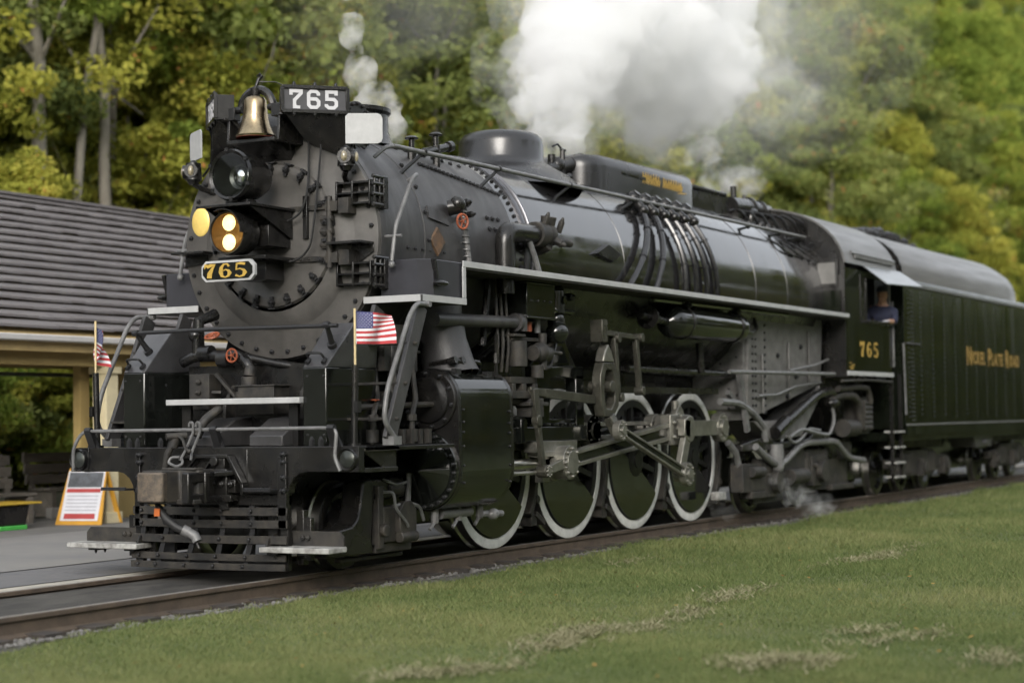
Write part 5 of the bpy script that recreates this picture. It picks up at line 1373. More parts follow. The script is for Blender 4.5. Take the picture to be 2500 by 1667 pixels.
# rounded coal bunker top
b = MB()
def bunk(x, s, dz=0.0):
    pts = []
    for k in range(19):
        a = PI * k / 18
        pts.append((x, -1.50 * s * math.cos(a), 3.70 + (1.0 * s + dz) * math.sin(a) ** .75))
    return pts
S = [bunk(13.55, .98), bunk(13.7, 1.0), bunk(18.0, 1.0, .0), bunk(21.2, 1.0, .02), bunk(22.0, .96), bunk(22.5, .82), bunk(22.7, .55), bunk(22.72, .2)]
n = len(S[0]); vs = [q for s_ in S for q in s_]
fs = [(i * n + k, i * n + k + 1, (i + 1) * n + k + 1, (i + 1) * n + k) for i in range(len(S) - 1) for k in range(n - 1)]
b.add(vs, fs); part('bunker_side', b, M['cabroof'], TEN, loc=(-13.1, 0, 0))
b = MB(); b.prism([(y, z) for _, y, z in bunk(13.55, .97)], 'x', 13.50, 13.55); part('bunker_front', b, M['black'], TEN, loc=(-13.1, 0, 0))
b = MB(); rr = random.Random(3)
for k in range(300):
    x = rr.uniform(13.6, 17.6); y = rr.uniform(-.6, .6); z = 4.53 + .16 * math.cos(y * 1.6) + .10 * math.sin(x * 1.3) + rr.uniform(-.05, .06); r = rr.uniform(.06, .14)
    b.sph((x, y, z), r, 5, 3, (rr.uniform(.7, 1.3), rr.uniform(.7, 1.3), rr.uniform(.6, 1)))
co = part('coal', b, mat('coal', (.015, .015, .016), .45, var=.4, scale=20), None, smooth=0, kind='stuff')
co['label'] = 'heap of black coal on top of the tender'; co['category'] = 'coal'
b = MB()
for i in range(18):
    x = 13.35 + i * .76
    for k in range(27):
        z = 1.36 + k * .085 + (.0425 if i % 2 else 0)
        if z < 3.58: b.add([(x + .02 * math.cos(q), -1.60, z + .02 * math.sin(q)) for q in (0, PI / 2, PI, 3 * PI / 2)] + [(x, -1.616, z)], [(0, 1, 4), (1, 2, 4), (2, 3, 4), (3, 0, 4)])
for k in range(32):
    z = 1.3 + k * .072
    for x in (13.5, 13.62): b.add([(x + .02 * math.cos(q), -1.60, z + .02 * math.sin(q)) for q in (0, PI / 2, PI, 3 * PI / 2)] + [(x, -1.616, z)], [(0, 1, 4), (1, 2, 4), (2, 3, 4), (3, 0, 4)])
part('tank_rivets', b, mat('rivet_grey', (.035, .037, .030), .4, var=.2), TEN, loc=(-13.1, 0, 0), kind='stuff')
def gold_text(words, x0, z0, y, parent, offset):
    x = x0
    ms = []
    for w_ in words:
        for i, ch in enumerate(w_):
            size = .50 if i == 0 else .33
            cu = bpy.data.curves.new('lettering', 'FONT'); cu.body = ch; cu.size = size; cu.extrude = .002; cu.offset = .012; cu.resolution_u = 2
            to = bpy.data.objects.new('tmp_letter', cu); col.objects.link(to)
            dg = bpy.context.evaluated_depsgraph_get()
            me = bpy.data.meshes.new_from_object(to.evaluated_get(dg))
            wd = max(v.co.x for v in me.vertices) - min(v.co.x for v in me.vertices)
            mn = min(v.co.x for v in me.vertices)
            bpy.data.objects.remove(to); bpy.data.curves.remove(cu)
            me.name = 'letter'
            me.materials.clear(); me.materials.append(M['dullgold'])
            sx = .93
            for v in me.vertices: v.co.x = (v.co.x - mn) * sx
            o = link('letter', me, parent, (x - offset, y, z0 - (.03 if i == 0 else 0)), (math.radians(90), 0, 0))
            x += wd * sx + .055
        x += .20
    return x
gold_text(['NICKEL', 'PLATE', 'ROAD'], 17.2, 2.36, -1.606, TEN, 13.1)
# tender trucks
for xs_ in ((13.9, 15.4, 16.9), (20.9, 22.4, 23.9)):
    for x in xs_: 
        for sy in (-1, 1):
            o = link('wheel', wc_cache[.42][0], TEN, (x - 13.1, sy * .80, .42), (0, 0, 0 if sy < 0 else PI)); link('tyre', wc_cache[.42][1], o)
    for sy in (-1, 1):
        b = MB(); x0, x1 = xs_[0], xs_[-1]
        b.prism([(x0 - .35, .62), (x0 + .3, .64), (x0 + .6, .76), (x1 - .6, .76), (x1 - .3, .64), (x1 + .35, .62), (x1 + .35, .46), (x1 - .3, .44), (x1 - .6, .30), (x0 + .6, .30), (x0 + .3, .44), (x0 - .35, .46)], 'y', sy * 1.02, sy * 1.16)
        for x in xs_: b.box(x - .16, x + .16, sy * 1.10, sy * 1.26, .28, .60); b.cyl((x, sy * 1.26, .44), (x, sy * 1.30, .44), .12, n=12)
        for x in (x0 + .75, x1 - .75):
            for q in (-.15, 0, .15): b.cyl((x + q, sy * 1.12, .34), (x + q, sy * 1.12, .7), .07, n=10)
        b.box(x0 - .2, x1 + .2, sy * .9, sy * 1.1, .80, .95)
        part('truck_frame', b, M['dirty'], TEN, loc=(-13.1, 0, 0), bevel=.015)
b = MB(); b.prism([(18.3, 1.0), (19.9, 1.0), (19.7, .74), (18.5, .74)], 'y', -1.4, -.9); b.sph((19.2, -1.3, .82), .16, 14, 8, (1.8, 1, .8)); part('tender_tank_gear', b, M['graphite'], TEN, loc=(-13.1, 0, 0))
b = MB(); b.cyl((13.5, -1.4, .95), (13.5, -1.4, 1.1), .08, n=10); b.box(12.7, 13.2, -.6, .6, .7, 1.1); b.tube([(13.12, -1.62, 2.62), (13.9, -1.64, 2.62)], .018, 6); part('drawbar_gear', b, M['dirty'], TEN, loc=(-13.1, 0, 0))
# ================================================================ GROUND AND TRACK
def grid(name, xs, ys, zf, m, kind='structure', label=None, uvs=False):
    X, Y = np.meshgrid(xs, ys, indexing='ij')
    Z = zf(X, Y)
    v = np.stack([X, Y, Z], -1).reshape(-1, 3)
    nx, ny = len(xs), len(ys)
    i, j = np.meshgrid(np.arange(nx - 1), np.arange(ny - 1), indexing='ij')
    a = (i * ny + j).ravel()
    f = np.stack([a, a + ny, a + ny + 1, a + 1], -1)
    me = bpy.data.meshes.new(name)
    me.from_pydata(v.tolist(), [], f.tolist())
    me.materials.append(m)
    me.polygons.foreach_set('use_smooth', [True] * len(me.polygons))
    o = link(name, me)
    o['kind'] = kind
    if label: o['label'] = label
    return o
M['soil'] = mat('forest_soil', (.055, .05, .03), .95, color2=(.03, .035, .015), scale=.6, bump=.3, bscale=6)
M['lawn'] = mat('lawn_turf', (.085, .12, .035), .95, color2=(.12, .125, .05), scale=.5, bump=.4, bscale=60)
M['ballast'] = mat('ballast', (.15, .145, .135), .9, color2=(.07, .065, .06), scale=9, bump=.7, bscale=45)
M['trackfill'] = mat('track_fill', (.032, .03, .028), .85, color2=(.075, .07, .062), scale=5, bump=.4, bscale=40, stretch=(.4, 1, 1))
M['concrete'] = mat('concrete_platform', (.22, .212, .198), .85, color2=(.175, .17, .17), scale=.7, bump=.15, bscale=30)
M['asphalt'] = mat('asphalt_strip', (.125, .125, .13), .85, color2=(.155, .15, .15), scale=3, bump=.2, bscale=90)
M['asphalt2'] = mat('grey_path', (.17, .165, .155), .9, color2=(.12, .12, .115), scale=1.2, bump=.2, bscale=60)
M['kerb'] = mat('platform_edge', (.44, .41, .35), .8, color2=(.34, .32, .28), scale=3, bump=.15, bscale=40)
lin = np.linspace
def lawn_z(X, Y):
    return -.205 + .02 * np.sin(X * .7 + Y * .9) + .015 * np.sin(X * 1.9 - Y * 1.3) - .02 * np.clip(-Y - 4, 0, 10) * .2
def ground_z(X, Y): return np.full_like(X, -.32)
grid('ground', lin(-400, 600, 11), lin(-500, 400, 10), ground_z, M['soil'])
grid('lawn', lin(-60, 120, 181), np.concatenate([lin(-60, -14, 12), lin(-13, -.95, 50)]), lawn_z, M['lawn'])
grid('gravel_strip', lin(-60, 140, 240), lin(-1.12, -.70, 5), lambda X, Y: -.185 + .012 * np.sin(X * 7) * np.sin(Y * 31 + X * 3) - .06 * (Y < -1.05), M['ballast'])
grid('track_bed', lin(-60, 140, 60), lin(-.74, .72, 4), lambda X, Y: -.105 + .05 * (Y > 0), M['trackfill'])
grid('platform_edge', lin(-60, 140, 8), lin(.80, 1.05, 3), lambda X, Y: np.full_like(X, -.008), M['kerb'])
grid('asphalt_path', lin(-60, 140, 8), lin(1.05, 2.3, 3), lambda X, Y: np.full_like(X, -.002), M['asphalt'])
def wav(X, Y): return np.full_like(X, .006)
grid('platform', lin(-60, 140, 40), lin(2.25, 6.2, 6), wav, M['concrete'])
grid('pavement', lin(-60, 140, 8), lin(6.2, 9.2, 4), lambda X, Y: np.full_like(X, .001), M['asphalt2'])
def hill_z(X, Y):
    t = np.clip(Y - 10.5, 0, None)
    return np.where(t > 0, .02 + .05 * t + .014 * t ** 2 * (t < 30) + (t >= 30) * (12.6 + (t - 30) * .6), -.1) + .3 * np.sin(X * .21) * np.sin(Y * .3) * np.clip(t / 8, 0, 1)
grid('hillside', lin(-60, 460, 130), np.concatenate([lin(9.2, 40, 30), lin(42, 160, 22)]), hill_z, M['soil'])
# loose stones along the rail
b = MB(); rr = random.Random(12)
for k in range(2200):
    x = -8 + 40 * rr.random() ** 1.5; y = -.80 - rr.random() ** .7 * .26; r = rr.uniform(.009, .024)
    b.sph((x, y, -.18 + r * .3), r, 5, 3, (rr.uniform(.7, 1.5), rr.uniform(.7, 1.3), rr.uniform(.5, .9)))
st = part('gravel', b, mat('pale_gravel', (.22, .215, .205), .9, color2=(.11, .105, .10), scale=8), None, smooth=0, kind='stuff')
# rails
TR = thing('railway_track', 'rusty steel railway track with dark fill under the train', 'track', (0, 0, -.14))
TR['kind'] = 'structure'
for sy in (-1, 1):
    b = MB()
    prof = [(-.075, -.14), (.075, -.14), (.075, -.125), (.012, -.105), (.010, -.045), (.036, -.038), (.037, -.008), (.030, -.001), (-.030, -.001), (-.037, -.008), (-.036, -.038), (-.010, -.045), (-.012, -.105), (-.075, -.125)]
    b.prism([(sy * .755 + y, z - .03 * (z < -.1)) for y, z in prof], 'x', -60, 140)
    for i in range(len(b.f)): b.mi[i] = 1 if i in (7,) else 0
    o = part('rail', b, [M['rail'], M['railtop']], TR, loc=(0, 0, .14), smooth=25)
    o['label'] = 'near rusty rail' if sy < 0 else 'far rail'
b = MB(); 
for k in range(120): b.box(-14 + k * .56, -13.77 + k * .56, -1.0, 1.25, -.30, -.142)
sl = part('sleepers', b, mat('tarred_sleeper', (.06, .05, .042), .9, color2=(.035, .03, .027), scale=4), TR, loc=(0, 0, .14), kind='stuff')

# ================================================================ GRASS
def np_mesh(name, V, F, mats, mi=None, attr=None):
    """V (n,3), F (m,4) quads or (m,3)"""
    me = bpy.data.meshes.new(name)
    k = F.shape[1]
    me.vertices.add(len(V)); me.vertices.foreach_set('co', V.astype(np.float32).ravel())
    me.loops.add(F.size); me.loops.foreach_set('vertex_index', F.astype(np.int32).ravel())
    me.polygons.add(len(F)); me.polygons.foreach_set('loop_start', np.arange(0, F.size, k, dtype=np.int32))
    for m_ in mats: me.materials.append(m_)
    if mi is not None: me.polygons.foreach_set('material_index', mi.astype(np.int32))
    if attr is not None:
        a = me.attributes.new('tint', 'FLOAT', 'POINT'); a.data.foreach_set('value', attr.astype(np.float32))
    me.update(calc_edges=True)
    return me
def leafy(name, stops, trans=.35, rnd=.0, rough=.6):
    m = bpy.data.materials.new(name); m.use_nodes = True
    nt = m.node_tree; nt.nodes.clear()
    out = nt.nodes.new('ShaderNodeOutputMaterial'); at = nt.nodes.new('ShaderNodeAttribute'); at.attribute_name = 'tint'
    rp = nt.nodes.new('ShaderNodeValToRGB')
    el = rp.color_ramp.elements
    while len(el) < len(stops): el.new(.5)
    for e, (p_, c_) in zip(el, stops): e.position = p_; e.color = (*c_, 1)
    fac = at.outputs['Fac']
    if rnd:
        oi = nt.nodes.new('ShaderNodeObjectInfo'); ma = nt.nodes.new('ShaderNodeMath'); ma.operation = 'MULTIPLY_ADD'
        nt.links.new(oi.outputs['Random'], ma.inputs[0]); ma.inputs[1].default_value = rnd; 
        m2 = nt.nodes.new('ShaderNodeMath'); m2.operation = 'SUBTRACT'; nt.links.new(fac, m2.inputs[0]); m2.inputs[1].default_value = rnd * .5
        nt.links.new(m2.outputs[0], ma.inputs[2]); fac = ma.outputs[0]
    nt.links.new(fac, rp.inputs['Fac'])
    d = nt.nodes.new('ShaderNodeBsdfDiffuse'); t = nt.nodes.new('ShaderNodeBsdfTranslucent'); mx = nt.nodes.new('ShaderNodeMixShader')
    mx.inputs[0].default_value = trans
    nt.links.new(rp.outputs[0], d.inputs['Color']); nt.links.new(rp.outputs[0], t.inputs['Color'])
    nt.links.new(d.outputs[0], mx.inputs[1]); nt.links.new(t.outputs[0], mx.inputs[2]); nt.links.new(mx.outputs[0], out.inputs['Surface'])
    return m
M['grass'] = leafy('grass_blades', [(0, (.085, .125, .042)), (.45, (.18, .215, .085)), (.75, (.27, .275, .12)), (1, (.36, .335, .19))], .3)
M['straw'] = leafy('dry_clippings', [(0, (.15, .155, .08)), (.5, (.26, .245, .145)), (1, (.37, .345, .235))], .15)
def blades(px, py, pz, h, w, lean, tint):
    n = len(px); a = rng.uniform(0, 2 * PI, n); l = rng.uniform(0, 2 * PI, n)
    base = np.stack([px, py, pz], -1); side = np.stack([np.cos(a), np.sin(a), np.zeros(n)], -1) * (w / 2)[:, None]
    tip = base + np.stack([np.cos(l) * lean * h, np.sin(l) * lean * h, h], -1)
    V = np.stack([base - side, base + side, tip], 1).reshape(-1, 3)
    F = np.arange(3 * n).reshape(n, 3)
    return V, F, np.repeat(tint, 3)
def vnoise(X, Y, s):
    return (np.sin(X * s + 1.3 * np.sin(Y * s * .7 + 2)) * np.sin(Y * s * 1.1 + 1.7 * np.sin(X * s * .5)) + .5 * np.sin(X * s * 2.3 + Y * s * 1.9) * np.sin(Y * s * 2.7 - X * s)) / 1.5
camp = np.array([-17.81, -10.71])
N = 1150000
dd = 9.5 + 45 * rng.random(N) ** 1.9
an = np.arctan2(.4756, .8786) + np.radians(rng.uniform(-24, 20, N))
gx = camp[0] + dd * np.cos(an); gy = camp[1] + dd * np.sin(an)
ok = (gy < -.89 + .12 * vnoise(gx, gy * 0, 3.1)) & (gy > -14)
gx, gy, dd = gx[ok], gy[ok], dd[ok]
n = len(gx)
patch = vnoise(gx, gy, .9) * .5 + .5; fine = vnoise(gx, gy, 4.0) * .5 + .5
big = vnoise(gx, gy, .33) * .5 + .5
tint = np.clip(.02 + .34 * patch + .26 * big + .24 * fine + rng.normal(0, .14, n), 0, 1)
h = (.018 + .036 * rng.random(n) ** 1.4) * (1 + .9 * np.clip(fine - .62, 0, 1) * 2) * (.75 + .5 * patch) * np.clip(dd / 14, .9, 1.6)
w = (.004 + .004 * rng.random(n)) * np.clip(dd / 11, 1, 3.0)
V, F, A = blades(gx, gy, lawn_z(gx, gy) - .004, h, w, rng.uniform(.3, 1.5, n), tint)
go = link('grass', np_mesh('grass', V, F, [M['grass']], attr=A)); go['kind'] = 'stuff'; go['label'] = 'short mown green grass in front of the rail'; go['category'] = 'grass'
# pale dry clippings lying on the lawn
px, py = [], []
for (x, y, rx, ry, k) in ((2.6, -4.32, 1.2, .12, 1500), (-2.7, -4.62, .8, .14, 1200), (-6.0, -4.60, .32, .17, 1500), (-5.3, -4.56, .4, .14, 1300), (-7.15, -4.73, .28, .16, 1200), (-4.5, -4.8, .45, .10, 800), (-4.75, -6.5, .42, .16, 1700),
                          (-7.5, -4.62, .25, .14, 700), (-6.55, -6.45, .36, .17, 1500), (-4.6, -6.95, .3, .1, 300), (-5.7, -7.7, .35, .15, 700), (-7.85, -4.55, .3, .13, 700), (.9, -1.95, .4, .06, 250), (-6.4, -6.75, .3, .1, 500), (-3.6, -4.7, .6, .08, 500)):
    q = rng.normal(0, .55, (k, 2)); px.append(x + q[:, 0] * rx * 1.3 + q[:, 1] * .1); py.append(y + q[:, 1] * ry * 1.7 + .10 * np.sin(q[:, 0] * 5) * ry)
px = np.concatenate(px); py = np.concatenate(py); n = len(px)
keep = (rng.random(len(px)) < .7) & (vnoise(px, py, 9) > -.2) & (vnoise(px, py, 3.1) > -.45)
px, py = px[keep], py[keep]; n = len(px)
V, F, A = blades(px, py, lawn_z(px, py) + .025 + .03 * rng.random(n), .02 + .02 * rng.random(n), .008 + .008 * rng.random(n), rng.uniform(1.0, 2.6, n), np.clip(rng.normal(.5, .22, n), 0, 1))
so = link('dry_grass', np_mesh('dry_grass', V, F, [M['straw']], attr=A)); so['kind'] = 'stuff'; so['label'] = 'pale dry mown clippings lying in rows on the lawn'; so['category'] = 'dry grass'

# fallen leaves and clover flecks on the lawn
N2 = 420
lx = rng.uniform(-8.5, 14, N2); ly = -1.2 - 6.5 * rng.random(N2)
la = rng.uniform(0, 2 * PI, N2); ls = rng.uniform(.012, .028, N2); lz = lawn_z(lx, ly) + rng.uniform(.02, .045, N2)
u_ = np.stack([np.cos(la), np.sin(la), rng.uniform(-.4, .4, N2)], -1) * ls[:, None]; v_ = np.stack([-np.sin(la), np.cos(la), rng.uniform(-.4, .4, N2)], -1) * (ls * .6)[:, None]
c_ = np.stack([lx, ly, lz], -1)
V = np.stack([c_ - u_, c_ - v_, c_ + u_, c_ + v_], 1).reshape(-1, 3)
fl = link('fallen_leaves', np_mesh('fallen_leaves', V, np.arange(4 * N2).reshape(N2, 4), [leafy('fallen_leaf', [(0, (.12, .07, .03)), (.5, (.26, .17, .06)), (1, (.34, .26, .09))], .1)], attr=np.repeat(rng.random(N2), 4)))
fl['kind'] = 'stuff'; fl['label'] = 'small dry leaves scattered over the lawn'; fl['category'] = 'leaves'

# ================================================================ TREES
M['bark'] = mat('pale_bark', (.26, .24, .20), .9, color2=(.15, .135, .11), scale=3, bump=.5, bscale=20, stretch=(1, 1, .3))
M['barkd'] = mat('brown_bark', (.11, .09, .07), .9, color2=(.06, .05, .04), scale=4, bump=.5, bscale=20, stretch=(1, 1, .3))
GREEN = [(0, (0.102, 0.149, 0.029)), (.4, (0.243, 0.309, 0.060)), (.7, (0.397, 0.428, 0.085)), (.93, (0.538, 0.451, 0.108)), (1, (0.538, 0.250, 0.093))]
OLIVE = [(0, (0.116, 0.154, 0.053)), (.45, (0.243, 0.285, 0.085)), (.75, (0.345, 0.356, 0.116)), (.95, (0.448, 0.392, 0.131)), (1, (0.486, 0.238, 0.093))]
YELL = [(0, (0.154, 0.178, 0.033)), (.4, (0.359, 0.369, 0.069)), (.7, (0.513, 0.475, 0.100)), (.94, (0.600, 0.499, 0.124)), (1, (0.563, 0.262, 0.093))]
M['leaf0'] = leafy('green_leaves', GREEN, .5, .22); M['leaf1'] = leafy('olive_leaves', OLIVE, .5, .22); M['leaf2'] = leafy('yellowing_leaves', YELL, .5, .22)
def crown_mesh(name, seed, H, z0, R, nclump, nleaf, leafsz, m, droop=0.0):
    r = np.random.default_rng(seed)
    C = []; S = []
    while len(C) < nclump:
        t = r.random() ** .8
        z = z0 + (H - z0) * t
        prof = math.sin(PI * min(1, .18 + .80 * t)) ** .6
        a = r.uniform(0, 2 * PI); q = R * prof * math.sqrt(r.random()) * (1 + .35 * math.sin(3 * a + seed) * math.sin(z * .9 + seed))
        C.append((q * math.cos(a), q * math.sin(a), z)); S.append(r.uniform(.35, 1.0))
    C = np.array(C); S = np.array(S) * R * .30
    idx = r.integers(0, nclump, nclump * nleaf); n = len(idx)
    d = r.normal(0, 1, (n, 3)); d /= np.linalg.norm(d, axis=1)[:, None]
    rad = r.random(n) ** .45
    P = C[idx] + d * (S[idx] * rad)[:, None] * np.array([1.15, 1.15, .62])
    nm = d * .7 + r.normal(0, .7, (n, 3)) + np.array([0, 0, .5]); nm /= np.linalg.norm(nm, axis=1)[:, None]
    up = r.normal(0, 1, (n, 3)); u = np.cross(nm, up); u /= np.linalg.norm(u, axis=1)[:, None]; v = np.cross(nm, u)
    s = leafsz * r.uniform(.6, 1.35, n)
    V = np.stack([P - u * s[:, None], P - v * (s * .55)[:, None] + nm * (s * .15)[:, None], P + u * s[:, None], P + v * (s * .55)[:, None] + nm * (s * .15)[:, None]], 1).reshape(-1, 3)
    F = np.arange(4 * n).reshape(n, 4)
    ct = r.normal(.40, .16, nclump)
    tint = np.clip(ct[idx] + r.normal(0, .09, n) , 0, 1)
    spot = r.random(n) < .012; tint[spot] = 1.0
    return np_mesh(name, V, F, [m], attr=np.repeat(tint, 4))
def trunk_mesh(name, seed, H, r0, m, fork=True, z0=3.0):
    rr = random.Random(seed); b = MB()
    pts = []; x = y = 0.0
    K = 9
    for k in range(K + 1):
        pts.append((x, y, H * .93 * k / K - .4)); x += rr.uniform(-.16, .16); y += rr.uniform(-.14, .14)
    b.tube(pts, [r0 * (1.25 if k == 0 else 1 - .85 * k / K) for k in range(K + 1)], 9)
    for i in range(9 if fork else 6):
        k = rr.randint(3, K - 1); p = Vector(pts[k]); a = rr.uniform(0, 2 * PI); L = rr.uniform(1.2, 3.0)
        q = p + Vector((math.cos(a) * L * .5, math.sin(a) * L * .5, L * .45)); s = q + Vector((math.cos(a) * L * .4, math.sin(a) * L * .4, L * .5))
        rk = r0 * (1 - .85 * k / K) * .6
        b.tube([p, q, s], [rk, rk * .6, rk * .2], 6)
    if fork:
        p = Vector(pts[3]); b.tube([p, p + Vector((.5, .3, 1.6)), p + Vector((.8, .5, 4.0)), p + Vector((1.3, .6, 6.5))], [r0 * .6, r0 * .5, r0 * .35, r0 * .1], 7)
    return b.mesh(name, m, 60)
KINDS = []
for i, (H, z0, R, lm, nc, nl) in enumerate(((14, 2.5, 3.3, 'leaf0', 150, 190), (16, 4.0, 3.6, 'leaf1', 150, 190), (12, 1.0, 3.1, 'leaf2', 140, 180), (17, 3.0, 3.8, 'leaf0', 170, 190), (13, 1.2, 3.6, 'leaf1', 150, 190))):
    KINDS.append((crown_mesh('crown', 20 + i, H, z0, R, nc, nl, .105, M[lm]), trunk_mesh('trunk', 40 + i, H, .16 + .01 * H * .6, M['barkd'] if i % 2 else M['bark']), H))
SHRUB = []
for i, (H, R, lm) in enumerate(((3.2, 1.9, 'leaf0'), (2.4, 1.7, 'leaf1'), (4.0, 2.0, 'leaf2'))):
    SHRUB.append((crown_mesh('crown', 60 + i, H, .15, R, 70, 130, .075, M[lm]), trunk_mesh('stem', 80 + i, H, .05, M['barkd'], False), H))
TL = {'leaf0': 'green', 'leaf1': 'olive green', 'leaf2': 'yellowing'}
def hz(x, y): return float(hill_z(np.array([float(x)]), np.array([float(y)]))[0])
def place(x, y):
    a = math.degrees(math.atan2(y + 10.7, x + 17.8)); u = .5 + math.tan(math.radians(28.43 - a)) / .555
    z = 'above the station roof' if u < .19 else 'behind the number boards' if u < .42 else 'behind the steam cloud' if u < .78 else 'above the tender'
    return z
def tree(kind, x, y, s, label, group, cat='tree', name='broadleaf_tree', crown_dz=0.0):
    cm, tm, H = kind
    t = thing(name, label, cat, (x, y, hz(x, y) - .1), group, (0, 0, random.uniform(0, 6.28)))
    t.scale = (s, s, s * random.uniform(.92, 1.1))
    c = link('crown', cm, t); link('trunk', tm, t) if name != 'leafy_shrub' else link('stem', tm, t)
    return t
# pale bare trunks with high crowns, left of the engine
tall = crown_mesh('crown', 99, 19, 7.0, 3.4, 62, 190, .10, M['leaf2'])
tallb = crown_mesh('crown', 98, 18, 6.5, 3.2, 62, 190, .10, M['leaf0'])
def pale_tree(x, y, lean, r0, label, cm, H, fork):
    t = thing('pale_trunked_tree', label, 'tree', (x, y, hz(x, y) - .2), 'tall pale-trunked trees behind the station')
    b = MB(); K = 10; pts = [(lean * (k / K) ** 1.2 * 1.4 + .05 * math.sin(k * 1.7), .06 * math.sin(k * 2.1), H * .9 * k / K) for k in range(K + 1)]
    b.tube(pts, [r0 * (1.15 - .8 * k / K) for k in range(K + 1)], 10)
    if fork:
        p = Vector(pts[fork]); b.tube([p, p + Vector((-.5, 0, -1.8)), p + Vector((-.75, 0, -4.2)), p + Vector((-.85, 0, -6.5))], [r0 * .6, r0 * .62, r0 * .66, r0 * .75], 8)
        b.tube([p - Vector((0, 0, 1.2)), p + Vector((.7, 0, -1.6)), p + Vector((1.6, 0, -1.9))], [.05, .04, .015], 6)
    rr = random.Random(int(x * 10))
    for k in range(8):
        i = rr.randint(5, 9); p = Vector(pts[i]); a = rr.uniform(0, 6.28); b.tube([p, p + Vector((math.cos(a) * .8, math.sin(a) * .8, .9)), p + Vector((math.cos(a) * 1.6, math.sin(a) * 1.6, 1.9))], [.07, .05, .02], 6)
    part('trunk', b, M['bark'], t, smooth=60); link('crown', cm, t)
pale_tree(13.6, 18.0, -.8, .19, 'thick pale tree trunk rising straight above the left end of the roof', tall, 19, 0)
pale_tree(15.9, 18.2, -.6, .16, 'pale forked tree trunk with a second stem above the station roof', tallb, 18, 6)
pale_tree(17.6, 19.5, -.4, .11, 'slim pale trunk just right of the forked one above the roof', tallb, 18, 0)
pale_tree(11.2, 21.0, .3, .13, 'thin pale trunk half hidden by leaves left of the thick one', tall, 19, 0)
# the wooded slope
rs = random.Random(77); placed = []
rows = [(21.2, 9.0, 34.0, 3.2), (17.5, 22.0, 118.0, 4.6), (23.0, 10.0, 150.0, 5.2), (30.0, 14.0, 180.0, 6.2), (39.0, 20.0, 240.0, 8.0), (52.0, 26.0, 300.0, 9.5), (72.0, 60.0, 400.0, 12.0)]
desc = {0: 'leafy green tree with a bushy crown on the wooded slope', 1: 'olive green broadleaf tree standing on the wooded slope', 2: 'yellowing autumn tree on the wooded slope', 3: 'tall full green tree on the wooded slope', 4: 'wide olive tree branching low on the wooded slope'}
RN = ('nearest the shelter', 'at the foot of the slope', 'low on the slope', 'halfway up the slope', 'high on the slope', 'near the top of the slope', 'on the skyline')
def lab(k, x, y, ri):
    n_ = ('bushy green tree', 'olive green tree', 'yellowing autumn tree', 'tall full green tree', 'wide low-branching olive tree')[k]
    t_ = n_ + ' ' + RN[ri] + ' ' + place(x, y)
    return t_, t_.replace(' tree ', ' trees ')
for ri, (y, xa, xb, stp) in enumerate(rows):
    x = xa
    while x < xb:
        k = rs.choice((0, 2, 2, 4)) if ri == 0 else rs.choice((0, 0, 1, 2, 2, 3, 4))
        s = rs.uniform(.7, .95) if ri == 0 else rs.uniform(.95, 1.3) * (1.0, 1.0, 1.3, 1.5, 1.8, 2.1, 2.8)[ri]
        tree(KINDS[k], x + rs.uniform(-1, 1), y + rs.uniform(-1.6, 1.6), s, *lab(k, x, y, ri))
        x += stp * rs.uniform(.75, 1.25)
sd_ = {0: 'green leafy shrub at the foot of the wooded slope', 1: 'low olive shrub at the foot of the wooded slope', 2: 'tall yellowish shrub at the foot of the wooded slope'}
for (y, xa, xb, stp) in ((15.2, 5.0, 110.0, 2.3), (17.0, 8.0, 110.0, 3.0)):
    x = xa
    while x < xb:
        k = rs.choice((0, 1, 2))
        tree(SHRUB[k], x + rs.uniform(-.5, .5), y + rs.uniform(-.5, .5), rs.uniform(.8, 1.25) if y > 12 else rs.uniform(.75, .95), ('low ' if y > 16 else 'front ') + ('green', 'olive', 'yellowish')[k] + ' shrub on the slope foot ' + place(x, y), ('green', 'olive', 'yellowish')[k] + ' shrubs ' + place(x, y) + (' behind' if y > 16 else ' in front'), 'shrub', 'leafy_shrub')
        x += stp * rs.uniform(.8, 1.2)
for x_, y_, s_, k_, l_ in ((18.6, 17.0, .82, 2, 'yellow-green tree right of the pale trunks'), (20.6, 18.2, .9, 0, 'green tree behind the white flag plate on the far side'), (11.2, 16.6, .55, 2, 'small yellow-green tree left of the thick pale trunk'), (23.5, 17.4, .95, 2, 'yellow-green tree behind the bell'), (16.6, 16.2, .42, 2, 'small low yellow-green tree just over the roof ridge')):
    tree(KINDS[k_], x_, y_, s_, l_, 'small trees behind the shelter')
for x_, y_, s_, l_ in ((13.0, 20.0, .78, 'yellow-green tree filling the gap right of the thick pale trunk'), (15.1, 20.6, .8, 'yellow-green tree behind the forked pale trunk'), (11.9, 19.4, .72, 'yellow-green tree behind the thick pale trunk'), (17.2, 21.0, .85, 'yellow-green tree behind the slim pale trunk')):
    tree(KINDS[2], x_, y_, s_, l_, 'small trees behind the shelter')
for k in range(9):
    tree(SHRUB[(2, 0, 2)[k % 3]], 6.6 + k * .95, 14.1 + rs.uniform(-.3, .3), rs.uniform(.6, .72), 'bright leafy shrub seen under the shelter roof', 'shrubs seen under the shelter roof', 'shrub', 'leafy_shrub')
